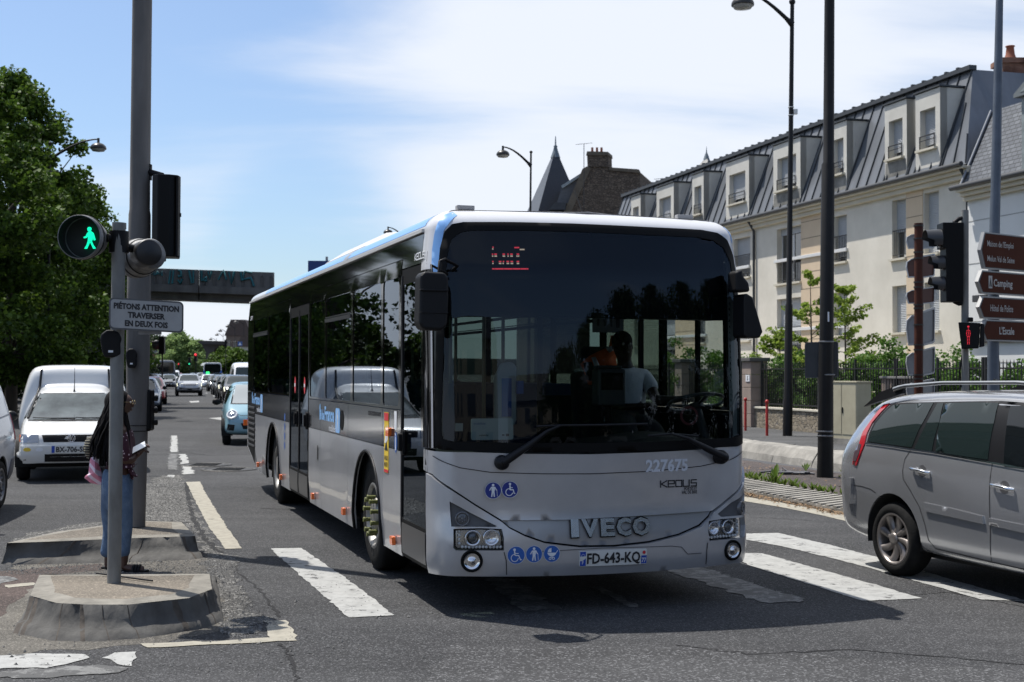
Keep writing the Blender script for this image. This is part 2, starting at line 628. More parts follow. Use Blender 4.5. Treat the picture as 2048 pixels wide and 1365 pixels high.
def gsheet(name,pxs,m,h,jag=0.0,ground=True,step=.12,seed=1):
 pts = [G(a,b_)[:2] for a,b_ in pxs] if ground else pxs
 rnd = random.Random(seed)
 if jag:
  pts = dens(pts,step)
  pts = [(x + rnd.gauss(0,jag),y + rnd.gauss(0,jag)) for x,y in pts]
 mb = MB()
 V,T = tri2d(pts)
 mb.add([(x,y,h) for x,y in V],T)
 return struct(mb.build(name,m))
mb = MB()
mb.add([(-1500,-300,0),(1500,-300,0),(1500,3000,0),(-1500,3000,0)],[(0,1,2,3)])
struct(mb.build('road',ASPH))
def strip(name,w0,w1,u0,u1,m,h,z0=-.05,bevel=0.0):
 a = [SF(u0,w0),SF(u1,w0),SF(u1,w1),SF(u0,w1)]
 mb = MB()
 mb.prism([(p_.x,p_.y) for p_ in a],z0,h)
 return struct(mb.build(name,m,bevel=bevel))
strip('side_road',11.0,12.1,-5,330,ASPH2,.004,z0=.0)
strip('pavement',12.6,40,-5,330,PAVE,.13)
strip('left_pavement',-60,-5.2,14,400,PAVE,.13)
# median strip of dirt with its ribbed kerb
gsheet('median_dirt',[SF(-4,9.1)[:2],SF(60,9.1)[:2],SF(60,10.2)[:2],SF(26,10.6)[:2],SF(23.4,11.2)[:2],SF(19.5,11.4)[:2],SF(-4,11.4)[:2]],DIRT,.085,jag=.05,ground=False,step=.4)
KERB = mat('kerb_stone',(.27,.255,.225),.85,var=.45,vscale=2.5,bump=.5,bscale=30)
mb = MB()
for k in range(0,620):
 u = -3 + k * .1
 a = [SF(u,8.55),SF(u + .1,8.55),SF(u + .1,9.15),SF(u,9.15)]
 z = .10 if k % 2 else .075
 if u > 40:
  if k % 20:
   continue
  a = [SF(u,8.55),SF(u + 2,8.55),SF(u + 2,9.15),SF(u,9.15)]
  z = .10
 mb.add([(a[0].x,a[0].y,0),(a[1].x,a[1].y,0),(a[1].x,a[1].y,z - .03),(a[0].x,a[0].y,z - .03),(a[2].x,a[2].y,z + .02),(a[3].x,a[3].y,z + .02),(a[2].x,a[2].y,0),(a[3].x,a[3].y,0)],
           [(0,1,2,3),(3,2,4,5),(0,3,5,7),(1,6,4,2),(5,4,6,7)])
struct(mb.build('ribbed_kerb',KERB))
# low concrete barrier blocks between side road and pavement
def block_barrier():
 rnd = random.Random(3)
 u = 2.0
 k = 0
 while u < 90:
  L = rnd.uniform(1.5,2.2) if u < 60 else 6
  prof = [(12.02,.0),(12.06,.14),(12.2,.3 + rnd.uniform(-.02,.02)),(12.3,.34),(12.55,.34),(12.6,.12),(12.6,0)]
  mb = MB()
  n = 6
  vs = []
  for i in range(n + 1):
   uu = u + (L - .03) * i / n
   for w_,z in prof:
    q = SF(uu,w_ + rnd.uniform(-.012,.012),max(0,z + (rnd.uniform(-.012,.012) if z > .05 else 0)))
    vs.append(q)
  m_ = len(prof)
  fs = [(i * m_ + j,(i + 1) * m_ + j,(i + 1) * m_ + j + 1,i * m_ + j + 1) for i in range(n) for j in range(m_ - 1)]
  fs += [tuple(range(m_)),tuple(range(n * m_,n * m_ + m_))[::-1]]
  mb.add(vs,fs)
  o = mb.build('kerb_block',KERB)
  struct(o)
  u += L
  k += 1
block_barrier()
gsheet('edge_line',[(1480,993),(1480,1002),(1560,1015),(1640,1031),(1720,1050),(1800,1066),(1800,1056),(1720,1038),(1640,1021),(1560,1006)],PCREAM,.005,jag=.004)
LITT = ground_mat('leaf_litter_ground',(.10,.085,.06),(.06,.05,.04),speck=.8,sscale=60,tone=(.32,.22,.12))
gsheet('gutter',[SF(2,8.25)[:2],SF(40,8.25)[:2],SF(40,8.56)[:2],SF(2,8.56)[:2]],LITT,.004,jag=.04,ground=False,step=.25)
# crosswalk stripes
def stripe(px,m=PWHITE,jag=.006,seed=1,h=.005):
 return gsheet('crosswalk_stripe',px,m,h,jag=jag,seed=seed,step=.07)
stripe([(540,1098),(603,1097),(640,1122),(700,1163),(787,1232),(740,1234),(697,1237),(640,1186),(590,1143)],seed=2)
stripe([(1000,1185),(1045,1222),(1122,1219),(1060,1180),(1010,1150),(960,1150)],PFAINT,.02,3)
stripe([(1180,1175),(1262,1216),(1278,1214),(1205,1175)],PFAINT,.015,4)
stripe([(1290,1128),(1385,1130),(1450,1150),(1540,1180),(1617,1203),(1580,1205),(1530,1207),(1440,1178)],PFAINT,.02,5)
stripe([(1450,1107),(1525,1108),(1640,1140),(1740,1168),(1845,1198),(1790,1201),(1725,1203),(1600,1164),(1500,1133)],seed=6)
stripe([(1470,1076),(1492,1068),(1556,1067),(1660,1091),(1770,1120),(1900,1160),(2060,1205),(1960,1200),(1820,1160),(1690,1124),(1570,1095)],seed=7)
# left crossing on the side towards us
stripe([(-60,1317),(60,1309),(165,1310),(180,1318),(150,1326),(90,1338),(30,1337),(-60,1345)],seed=8)
stripe([(205,1318),(228,1307),(270,1305),(273,1318),(262,1334),(235,1330),(222,1322)],seed=9,jag=.006)
stripe([(-60,1346),(60,1342),(150,1332),(225,1334),(265,1338),(240,1347),(90,1357),(-60,1358)],PFAINT,.02,10)
gsheet('stop_mark',[(527,1243),(574,1242),(584,1262),(594,1283),(540,1284),(538,1262)],PCREAM,.005,jag=.008,seed=11)
gsheet('stop_line',[(286,1289),(360,1286),(440,1284),(540,1277),(560,1284),(500,1288),(420,1291),(290,1298)],PCREAM,.0055,jag=.012,seed=12)
# centre markings
gsheet('centre_line',[(372,965),(400,964),(410,985),(425,1010),(450,1050),(484,1098),(450,1099),(415,1050),(395,1012)],PCREAM,.005,jag=.005,seed=13)
gsheet('centre_line',[(358,909),(372,909),(379,930),(385,945),(368,948)],PWHITE,.005,jag=.02,seed=14)
gsheet('centre_line',[(366,942),(386,941),(388,948),(368,950)],PWHITE,.0055,jag=.02,seed=15)
gsheet('centre_line',[(343,872),(354,872),(356,905),(340,905)],PWHITE,.005,jag=.02,seed=16)
gsheet('centre_line',[(338,908),(356,908),(354,940),(336,940)],PFAINT,.005,jag=.02,seed=17)
gsheet('centre_line',[(334,951),(352,951),(348,956),(332,955)],PWHITE,.005,jag=.02,seed=18)
gsheet('lane_arrow',[(417,837),(445,835),(445,841),(436,840)],PWHITE,.005)
gsheet('lane_arrow',[(378,803),(398,802),(398,805),(382,806)],PWHITE,.005)
for k in range(9):
 u = 70 + k * 13
 gsheet('lane_line',[SF(u,4.55)[:2],SF(u + 3,4.55)[:2],SF(u + 3,4.68)[:2],SF(u,4.68)[:2]],PWHITE,.005,ground=False)
# surfaces round the traffic islands
gsheet('concrete_apron',[(-90,1240),(30,1150),(20,1120),(410,1112),(445,1130),(440,1165),(470,1235),(445,1262),(300,1290),(120,1303),(-90,1318)],CONC,.0015,jag=.03)
gsheet('red_paving',[(-90,1150),(70,1138),(200,1128),(206,1142),(86,1150),(40,1200),(-10,1238),(-90,1262)],REDP,.0025,jag=.02)
gsheet('gravel_patch',[(215,1042),(250,1005),(300,965),(320,952),(358,950),(372,968),(384,1010),(402,1050),(430,1100),(445,1118),(410,1118),(395,1075),(370,1045),(300,1042)],GRAV,.0025,jag=.06)
gsheet('gravel_patch',[(20,1085),(60,1068),(140,1052),(215,1042),(216,1050),(100,1078),(30,1098)],GRAV,.003,jag=.04)
gsheet('gravel_patch',[(405,1118),(430,1105),(470,1112),(465,1160),(500,1210),(540,1252),(480,1278),(440,1268),(450,1245),(436,1190)],GRAV,.0035,jag=.05)
gsheet('red_paving_marks',[(5,1172),(70,1166),(72,1171),(15,1178)],PCREAM,.0055,jag=.01)
gsheet('red_paving_marks',[(-60,1155),(20,1153),(36,1160),(-5,1172),(-60,1174)],PFAINT,.0055,jag=.02)
# asphalt repair patches
ASPH3 = ground_mat('asphalt_repair',(.056,.056,.057),(.046,.046,.048),speck=.4,sscale=170)
gsheet('asphalt_repair',[(390,908),(500,905),(640,925),(700,1000),(520,960),(395,925)],ASPH3,.0015,jag=.05)
# manholes
IRON = mat('cast_iron',(.06,.058,.055),.55,.6,var=.4,vscale=20,bump=.6,bscale=50)
for c,dx in (((411,931),0),((458,940),0)):
 g_ = G(*c)
 mb = MB()
 mb.lathe([(0,.012),(.40,.012),(.42,.004)],(0,0,0),n=40)
 mb.lathe([(.43,.004),(.44,.018),(.49,.018),(.50,.003)],(0,0,0),n=40)
 for k in range(7):
  mb.box((0,-.3 + k * .1,.016),(.5,.02,.008))
 struct(mb.build('manhole_cover',IRON,loc=g_))
TAR = ground_mat('bitumen_seam',(.022,.022,.023),(.016,.016,.017),speck=.2,sscale=90)
def seam_line(px,wd,seed):
 rnd = random.Random(seed)
 pts = [Vector(G(a,b_)[:2]) for a,b_ in px]
 L_ = [a.lerp(b_,t / 12) + Vector((rnd.gauss(0,.012),rnd.gauss(0,.012))) for a,b_ in zip(pts,pts[1:]) for t in range(12)] + [pts[-1]]
 mb = MB()
 vs = []
 for i,q in enumerate(L_):
  d_ = (L_[min(i + 1,len(L_) - 1)] - L_[max(i - 1,0)]).normalized()
  n_ = Vector((-d_.y,d_.x)) * wd * rnd.uniform(.3,.8)
  vs += [(q.x + n_.x,q.y + n_.y,.0028),(q.x - n_.x,q.y - n_.y,.0028)]
 mb.add(vs,[(2 * i,2 * i + 1,2 * i + 3,2 * i + 2) for i in range(len(L_) - 1)])
 struct(mb.build('bitumen_seam',TAR))
for i,(px,wd) in enumerate((([(562,1288),(580,1315),(602,1370)],.02),([(520,1018),(640,1020),(720,1016)],.025),([(372,965),(378,1010),(392,1050),(420,1090),(455,1118)],.05),([(1500,1035),(1600,1040),(1690,1047)],.015),([(1350,1290),(1500,1310),(1700,1300),(2060,1330)],.018),([(460,1130),(520,1180),(560,1235)],.02),([(330,900),(420,912),(520,908)],.05),([(1760,1195),(1900,1185),(2050,1215)],.012))):
 seam_line(px,wd,50 + i)
gsheet('asphalt_repair',[(900,1290),(1500,1300),(2080,1345),(2080,1400),(820,1400)],ground_mat('coarse_asphalt',(.056,.056,.057),(.042,.042,.043),speck=.75,sscale=80),.0012,jag=.03)
gsheet('asphalt_repair',[(420,850),(470,850),(520,872),(500,900),(380,900)],ground_mat('dark_asphalt_patch',(.045,.045,.046),(.034,.034,.035),speck=.6,sscale=90),.0012,jag=.04)
# loose stones on the road: one piece of ground cover
def pebbles(name,areas,m,smin,smax,seed):
 rnd = random.Random(seed)
 mb = MB()
 for px,n in areas:
  pts = [G(a,b_)[:2] for a,b_ in px]
  x0,x1 = min(p_[0] for p_ in pts),max(p_[0] for p_ in pts)
  y0,y1 = min(p_[1] for p_ in pts),max(p_[1] for p_ in pts)
  k = 0
  while k < n:
   x,y = rnd.uniform(x0,x1),rnd.uniform(y0,y1)
   if not inside((x,y),pts):
    continue
   k += 1
   r_ = rnd.uniform(smin,smax) * (1 if rnd.random() < .93 else 2.0)
   a = rnd.uniform(0,6.28)
   vs = [(x + r_ * math.cos(a + j * 1.57) * rnd.uniform(.6,1.2),y + r_ * math.sin(a + j * 1.57) * rnd.uniform(.6,1.2),.004) for j in range(4)]
   vs.append((x,y,.004 + r_ * rnd.uniform(.6,1.1)))
   mb.add(vs,[(0,1,4),(1,2,4),(2,3,4),(3,0,4)])
 o = mb.build(name,m)
 o['kind'] = 'stuff'
 return o
STONE = mat('pebble_stone',(.17,.165,.155),.9,var=.6,vscale=25)
pebbles('loose_stones',[([(215,1042),(320,952),(358,950),(402,1050),(445,1118),(395,1075),(300,1042)],2600),
                         ([(405,1118),(470,1112),(500,1210),(560,1252),(480,1285),(440,1268),(436,1190)],2200),
                         ([(-50,1135),(410,1118),(460,1140),(430,1150),(-50,1150)],1400),
                         ([(600,1240),(700,1250),(900,1330),(500,1330)],160),
                         ([(-60,1240),(600,1290),(620,1360),(-60,1360)],260),
                         ([(500,1100),(900,1240),(600,1300),(480,1150)],140)],STONE,.003,.009,5)
LEAFD = mat('dead_leaf',(.30,.19,.09),.8,var=.6,vscale=9,col2=(.14,.08,.04))
def litter():
 rnd = random.Random(9)
 mb = MB()
 for k in range(5200):
  u = rnd.uniform(3,34)
  w_ = 8.55 - abs(rnd.gauss(0,.13)) if rnd.random() < .86 else rnd.uniform(9.2,11)
  q = SF(u,w_,.006 if w_ < 8.6 else .09)
  r_ = rnd.uniform(.012,.03)
  a = rnd.uniform(0,6.28)
  vs = [(q.x + r_ * math.cos(a + j * 1.57) * (1 if j % 2 else .55),q.y + r_ * math.sin(a + j * 1.57) * (1 if j % 2 else .55),q.z + rnd.uniform(0,.02)) for j in range(4)]
  mb.add(vs,[(0,1,2,3)])
 o = mb.build('leaf_litter',LEAFD)
 o['kind'] = 'stuff'
litter()
WEED = leafmat('weed_leaf',(.07,.13,.02),(.16,.22,.04))
def weeds():
 rnd = random.Random(10)
 mb = MB()
 for k in range(330):
  u = rnd.uniform(9,33)
  w_ = 9.2 + abs(rnd.gauss(0,.08))
  if k > 300:
   w_ = rnd.uniform(10.9,11.3); u = rnd.uniform(13,21)
  base = SF(u,w_,.08)
  H = rnd.uniform(.03,.13) * (1.8 if rnd.random() < .1 else 1)
  for j in range(rnd.randint(8,16)):
   a = rnd.uniform(0,6.28)
   l = H * rnd.uniform(.5,1.3)
   tip = base + Vector((math.cos(a) * l * .7,math.sin(a) * l * .7,l))
   sd = Vector((-math.sin(a),math.cos(a),0)) * (.008 + l * .09)
   mid = base.lerp(tip,.6) + Vector((0,0,l * .08))
   mb.add([base,mid + sd,tip,mid - sd],[(0,1,2,3)])
 o = mb.build('weeds',WEED)
 o['kind'] = 'stuff'
weeds()
# ---------------------------------------------------------------- concrete traffic islands
ISLT = ground_mat('island_top_concrete',(.21,.18,.142),(.125,.11,.09),speck=.25,sscale=90)
def stone_mat():
 m = mat('island_side_concrete',(.12,.115,.105),.9,var=.55,vscale=4.0,bump=1.0,bscale=9,col2=(.05,.047,.043),stretch=(1,1,.5))
 return m
ISLS = stone_mat()
ISLR = mat('island_rim_concrete',(.21,.195,.165),.9,var=.4,vscale=5,bump=.5,bscale=20)
ISLP = mat('island_patch_mortar',(.075,.062,.05),.9,var=.5,vscale=9,bump=.4,bscale=20)
def island(name,top,bot,h,seed,label):
 rnd = random.Random(seed)
 T = [G(a,b_,h) for a,b_ in top]
 n = len(T)
 c = sum(T,Vector()) / n
 B = []
 for i,b_ in enumerate(bot):
  if b_ is None:
   q = T[i] + (T[i] - c).normalized() * .05
   q.z = 0
  else:
   q = G(*b_)
  B.append(q)
 def densr(L_,k=6):
  out = []
  for i in range(len(L_)):
   for j in range(k):
    out.append(L_[i].lerp(L_[(i + 1) % len(L_)],j / k))
  return out
 T2,B2 = densr(T),densr(B)
 m_ = len(T2)
 rings = []
 for f,ff in ((1.0,0.0),(.93,.02),(.55,.22),(.30,.42),(.24,.74),(0.0,1.0)):
  rings.append([Vector((t.x + (b_.x - t.x) * ff + rnd.gauss(0,.004),t.y + (b_.y - t.y) * ff + rnd.gauss(0,.004),h * f + (rnd.gauss(0,.003) if 0 < f < 1 else 0) - (.012 if f == 1.0 else 0))) for t,b_ in zip(T2,B2)])
 root = thing(name,label,'traffic island',loc=(c.x,c.y,0))
 mb = MB()
 vs = [v - Vector((c.x,c.y,0)) for r_ in rings for v in r_]
 mb.add(vs,[(k * m_ + i,k * m_ + (i + 1) % m_,(k + 1) * m_ + (i + 1) % m_,(k + 1) * m_ + i) for k in range(len(rings) - 1) for i in range(m_)],True)
 inner = [t + (c - t).normalized() * .16 for t in T2]
 vs = [Vector((t.x - c.x,t.y - c.y,h - .012)) for t in T2] + [Vector((t.x - c.x,t.y - c.y,h)) for t in inner]
 mb.build('kerb_side',ISLS,root)
 mb = MB()
 mb.add(vs,[(i,(i + 1) % m_,m_ + (i + 1) % m_,m_ + i) for i in range(m_)])
 mb.build('kerb_rim',ISLR,root)
 mb = MB()
 mb.poly([Vector((t.x - c.x,t.y - c.y,h)) for t in inner])
 mb.build('top_slab',ISLT,root)
 for i in range(0,m_,1):
  pass
 return root,rings,c
isl1,rg,cc = island('traffic_island',[(79,1147),(249,1146),(419,1145),(424,1175),(378,1193),(255,1206),(180,1206),(114,1203),(60,1188)],
       [None,None,(432,1152),(447,1243),(404,1259),(281,1278),(187,1284),(100,1282),(25,1266)],.22,4,'chipped concrete traffic island with angular front, nearest the camera')
# repaired joints between the kerb stones, slightly proud
def joints(root,rings,c,idx,m):
 n = len(rings[0])
 for i,wd in idx:
  mb = MB()
  vs = []
  for r_ in rings[1:]:
   for s_ in range(3):
    p0 = r_[i % n].lerp(r_[(i + 1) % n],wd * s_ / 2)
    out = (Vector((p0.x - c.x,p0.y - c.y,0))).normalized() * (.006 if s_ == 1 else -.002)
    vs.append(p0 + out - Vector((c.x,c.y,0)))
  k = len(rings) - 1
  mb.add(vs,[(a * 3 + b_,a * 3 + b_ + 1,a * 3 + b_ + 4,a * 3 + b_ + 3) for a in range(k - 1) for b_ in range(2)],True)
  mb.build('mortar_joint',m,root)
joints(isl1,rg,cc,[(47,1.0),(46,1.0),(41,.25),(37,.9),(34,.15),(30,.2),(25,.8),(20,.4)],ISLP)
isl2,rg2,cc2 = island('traffic_island',[(12,1084),(110,1062),(205,1049),(286,1040),(363,1042),(391,1070),(330,1072),(267,1074),(100,1081)],
       [(3,1128),None,None,None,None,(407,1117),(372,1121),(200,1127),(20,1131)],.205,5,'long low concrete traffic island around the tall pole')
joints(isl2,rg2,cc2,[(32,.9),(1,.8),(46,.3),(40,.15)],ISLP)
# wiper-like metal rod lying on the island
mb = MB()
a,b_ = G(193,1147,.235),G(305,1162,.235)
mb.tube([a,a.lerp(b_,.5),b_],.007,6)
tag(mb.build('metal_rod',BLACK),'thin dark metal rod lying across the near traffic island','metal rod')
# ================================================================ the bus
def dedup(L_):
 out = [L_[0]]
 for q in L_[1:]:
  if (Vector(q) - Vector(out[-1])).length > 1e-6:
   out.append(q)
 return out
BHW = 1.30
def bus_section():
 pts = []
 for i in range(25):
  y = 1.10 * i / 24
  pts.append((.12 - .12 * (y / 1.10) ** 2.2,y))
 for i in range(1,19):
  t = R(90 * i / 18)
  pts.append((-.26 + .26 * math.cos(t),1.10 + (BHW - 1.10) * math.sin(t)))
 x = -.26
 while x > -11.6:
  x -= .1
  pts.append((x,BHW))
 for i in range(1,9):
  t = R(90 * i / 8)
  pts.append((x - .2 * math.sin(t),BHW - .2 + .2 * math.cos(t)))
 pts.append((pts[-1][0],0.0))
 return pts
SEC = bus_section()
ARC = [0.0]
for p0,p1 in zip(SEC,SEC[1:]):
 ARC.append(ARC[-1] + math.hypot(p1[0] - p0[0],p1[1] - p0[1]))
NRM = []
for i in range(len(SEC)):
 a,b_ = SEC[max(0,i - 1)],SEC[min(len(SEC) - 1,i + 1)]
 dx,dy = b_[0] - a[0],b_[1] - a[1]
 l = math.hypot(dx,dy)
 nn = (dy / l,-dx / l)
 if i == 0:
  nn = (1,0)
 NRM.append(nn)
import bisect
def curve(a):
 s_ = 1 if a >= 0 else -1
 a = min(abs(a),ARC[-1] - 1e-4)
 i = max(0,bisect.bisect_right(ARC,a) - 1)
 f = (a - ARC[i]) / (ARC[i + 1] - ARC[i])
 x = SEC[i][0] + (SEC[i + 1][0] - SEC[i][0]) * f
 y = SEC[i][1] + (SEC[i + 1][1] - SEC[i][1]) * f
 nx = NRM[i][0] + (NRM[i + 1][0] - NRM[i][0]) * f
 ny = NRM[i][1] + (NRM[i + 1][1] - NRM[i][1]) * f
 return x,y * s_,nx,ny * s_
def ins(z):
 if z < .42:
  return .03 * ((.42 - z) / .15) ** 2
 if z < 2.55:
  return 0
 if z < 2.85:
  return .03 * (z - 2.55) / .3
 f = min(1,(z - 2.85) / .17)
 return .03 + .26 * (1 - math.sqrt(max(0,1 - f * f)))
def lean(z):
 if z > 1.15:
  return .13 * ((z - 1.15) / 1.7) ** 1.5
 if z < .75:
  return -.03 * min(1,(.75 - z) / .2)
 return 0
def BM(a,z,off=0.0):
 x,y,nx,ny = curve(a)
 k = off - ins(z)
 fw = max(0,min(1,(x + .7) / .7))
 return Vector((x + nx * k - lean(z) * fw,y + ny * k,z))
def aS(s,side=-1):            # arc position of the flank at s metres behind the front plane
 lo = [i for i,p_ in enumerate(SEC) if p_[0] <= -s and i > 40][0] if s > .27 else [i for i,p_ in enumerate(SEC) if p_[0] <= -s and i > 20][0]
 i = lo - 1
 f = (SEC[i][0] + s) / (SEC[i][0] - SEC[i + 1][0])
 return side * (ARC[i] + (ARC[i + 1] - ARC[i]) * f)
BUSYAW = math.atan2(-.952,.307)
BUSLOC = Vector((-.57,9.64,0)) + Vector((.952,.307,0)) * BHW
bus = thing('city_bus','silver and black city bus turning towards the camera, number 227675','bus',BUSLOC,BUSYAW)
BW = W(bus)
BWI = BW.inverted()
def PX(v):            # photo pixel of a point
 q = CAMR.transposed() @ (Vector(v) - CAMP)
 return CX + F * q.x / -q.z,CY - F * q.y / -q.z
# hull for ray casting only (never linked)
def hull_bvh():
 aa = np.linspace(-ARC[-1] + .01,ARC[-1] - .01,900)
 zz = np.linspace(.26,3.015,62)
 vs = [BM(a,z) for z in zz for a in aa]
 n = len(aa)
 fs = [(j * n + i,j * n + i + 1,(j + 1) * n + i + 1,(j + 1) * n + i) for j in range(len(zz) - 1) for i in range(n - 1)]
 return BVHTree.FromPolygons(vs,fs),aa,n
HB,HAA,HN = hull_bvh()
def B(px,py):
 o = BWI @ CAMP
 d_ = (BWI.to_3x3() @ raydir(px,py)).normalized()
 loc,nrm,idx,dist = HB.ray_cast(o,d_)
 k = 0
 while loc is None and k < 40:        # just off the silhouette: take the nearest point on it
  k += 1
  px,py = px + (1180 - px) * .004,py + (750 - py) * .004
  d_ = (BWI.to_3x3() @ raydir(px,py)).normalized()
  loc,nrm,idx,dist = HB.ray_cast(o,d_)
 if loc is None:
  raise ValueError('ray misses bus at %s,%s' % (px,py))
 i = idx % (HN - 1)
 a0,a1 = HAA[i],HAA[i + 1]
 best = min((((BM(a0 + (a1 - a0) * t / 10,loc.z) - loc).length,t) for t in range(11)))
 return float(a0 + (a1 - a0) * best[1] / 10),loc.z
def BL(L_):
 return [B(*q) for q in L_]
SILVER = mat('silver_paint',(.50,.505,.52),.28,.50,coat=.6,var=.12,vscale=1.6)
SILVER_SHADE = mat('silver_recess_shade',(.36,.365,.375),.34,.5,coat=.4)  # same silver, made darker for the shade in the down-tilted recess
BWHITE = mat('white_roof_paint',(.62,.62,.63),.3,coat=.5,var=.03)
BBLUE = mat('light_blue_livery',(.20,.42,.78),.3,coat=.5)
BBLACK = mat('gloss_black_panel',(.004,.004,.0045),.05,spec=.4)
BGRAPH = mat('graphite_wrap',(.016,.017,.021),.16,spec=.4,coat=.15)
SEAL = mat('rubber_seal',(.004,.004,.004),.6,spec=.15)
GLSIDE = glass('tinted_side_glass',(.19,.26,.235))
GLDRV = glass('driver_side_glass',(.90,.94,.92))
GLFRONT = glass('windscreen_glass',(.40,.45,.445),1.42)
GLTOP = glass('dark_display_glass',(.055,.06,.065))
ORANGE = mat('orange_lens',(.85,.16,.02),.25,coat=.5)
DBLUE = mat('sticker_blue',(.012,.03,.22),.35)
SBLUE = mat('sticker_light_blue',(.02,.11,.40),.35)
STW = mat('sticker_white',(.75,.76,.78),.45)
LGREYT = mat('grey_lettering',(.62,.64,.68),.45)
DARKT = mat('dark_lettering',(.015,.015,.018),.5)
IDFB = mat('pale_blue_lettering',(.25,.50,.85),.4)
def bpart(name,outer,m,holes=(),h=.12,off=0.0,thick=.02,parent=None,label=None):
 mb = MB()
 sheet(mb,outer,BM,holes,h,off,thick)
 o = mb.build(name,m,parent or bus)
 if label:
  o['label'] = label
 return o
aC = aS(.34)            # where the flank starts being straight (right side, negative)
aD0,aD1 = aS(.20),aS(1.06)
AR0,AR1 = 1.78,3.02     # front arch
ARr0,ARr1 = 8.02,9.30
def arch(s0,s1,top,side,n=14):
 c,r_ = (s0 + s1) / 2,(s1 - s0) / 2
 out = []
 for i in range(n + 1):
  t = math.pi * i / n
  out.append((aS(c - r_ * math.cos(t),side),.3 + (top - .3) * math.sin(t) ** .85))
 return out
SK,BD,WT,UT = .30,1.145,1.47,2.69
def flank(side):
 A = lambda s: aS(s,side)
 doors = [(5.66,7.16)] if side < 0 else []
 segs = [(1.06 if side < 0 else .34,1.74,None),(1.75,3.30,(AR0,AR1,1.07)),(3.31,4.88,None),(4.89,5.66,None),(7.16 if side < 0 else 5.67,7.96,None),(7.97,9.40,(ARr0,ARr1,1.09)),(9.41,11.62,None)]
 for s0,s1,ar in segs:
  o = [(A(s0),SK)]
  if ar:
   o += arch(*ar,side)
  lowend = SK if s1 < 11 else .62
  if s1 > 11:
   o += [(A(10.3),SK + .02)]
  o += [(A(s1),lowend),(A(s1),BD),(A(s0),BD)]
  bpart('side_panel',o,SILVER,h=.35)
 ends = [(1.06 if side < 0 else .34,1.74),(1.75,3.30),(3.31,4.88),(4.89,5.66 if side < 0 else 7.15),(7.16,9.40),(9.41,11.62)]
 for s0,s1 in ends:
  bpart('waist_panel',[(A(s0),BD + .006),(A(s1),BD + .006),(A(s1),WT),(A(s0),WT)],BGRAPH,h=.5)
 wins = [(1.14 if side < 0 else .42,1.74),(1.82,3.08),(3.18,4.58),(4.68,5.60 if side < 0 else 7.1),(7.22,9.2),(9.3,10.9)]
 if side > 0:
  wins[0] = (.42,1.62)
  wins[1] = (1.72,3.08)
 holes = [rect(min(A(a),A(b_)),WT + .03 - (.12 if side > 0 and i == 0 else 0) * 0,max(A(a),A(b_)),UT - .14,.05) for i,(a,b_) in enumerate(wins)]
 s0 = 1.06 if side < 0 else .36
 if side < 0:
  outs = [((1.06,5.66),holes[:4]),((7.16,11.62),holes[4:])]
 else:
  outs = [((.36,11.62),holes)]
 for (a,b_),hs in outs:
  bpart('window_frame',[(A(a),WT + .006),(A(b_),WT + .006),(A(b_),UT - .006),(A(a),UT - .006)],BBLACK,holes=hs,h=.3,off=.001,thick=.04)
 for i,hl in enumerate(holes):
  g_ = GLDRV if side > 0 and i == 0 else GLSIDE
  mb = MB()
  sheet(mb,hl,BM,(),.4,-.006,0)
  wo_ = mb.build('side_window',g_,bus)
  mb = MB()
  x0,x1 = min(q[0] for q in hl),max(q[0] for q in hl)
  if side > 0 and i == 0:
   for xx in (x0 + .52,):
    sheet(mb,rect(xx,WT + .04,xx + .05,UT - .15),BM,(),None,.002,.03)
   mb.build('window_divider',SEAL,wo_)
  elif (side < 0 and i in (2,5)) or side > 0:
   sheet(mb,rect(x0,2.30,x1,2.335),BM,(),None,.012,.02)
   sheet(mb,rect(x0,2.345,x1,2.355),BM,(),None,.006,.02)
   mb.build('hopper_rail',mat('dark_alu',(.10,.10,.105),.35,.8),wo_)
 bpart('upper_fascia',[(A(.36),UT),(A(11.62),UT),(A(11.62),2.845),(A(.36),2.845)],BBLACK,h=.5,off=.002)
 mb = MB()
 sheet(mb,[(A(.36),2.845),(A(11.62),2.845),(A(11.62),2.872),(A(.36),2.872)],BM,(),.4,.022,.03)
 mb.build('gutter',mat('gutter_grey',(.45,.45,.44),.4),bus)
 return A
flank(-1)
flank(1)
A = lambda s: aS(s,-1)
# rear end panels
for s_ in (-1,1):
 for z0,z1,m_ in ((.62,WT,SILVER),(WT + .005,2.845,BBLACK)):
  bpart('rear_panel',[(aS(11.63,s_),z0),(s_ * (ARC[-1] - .002),z0),(s_ * (ARC[-1] - .002),z1),(aS(11.63,s_),z1)],m_,h=.3)
# roof cove
def cove(a0,a1,z0,z1,m_,name='roof_cove',off=0.0):
 return bpart(name,[(a0,z0),(a1,z0),(a1,z1),(a0,z1)],m_,h=.03 if abs(a1 - a0) < 3 else None,off=off)
def coveloft(a0,a1,zs,m_,name,off=0.0,n=60):
 mb = MB()
 vs = [BM(a0 + (a1 - a0) * i / n,z,off) for z in zs for i in range(n + 1)]
 k = n + 1
 mb.add(vs,[(j * k + i,j * k + i + 1,(j + 1) * k + i + 1,(j + 1) * k + i) for j in range(len(zs) - 1) for i in range(n)],True)
 return mb.build(name,m_,bus)
ZC = [2.85,2.87,2.89,2.92,2.94,2.96,2.98,2.995,3.01,3.017,3.02]
coveloft(aS(.36,1) - 1e-3,ARC[-1] - .01,ZC,BWHITE,'roof_cove')
coveloft(aS(.36,-1) + 1e-3,-ARC[-1] + .01,ZC,BWHITE,'roof_cove')
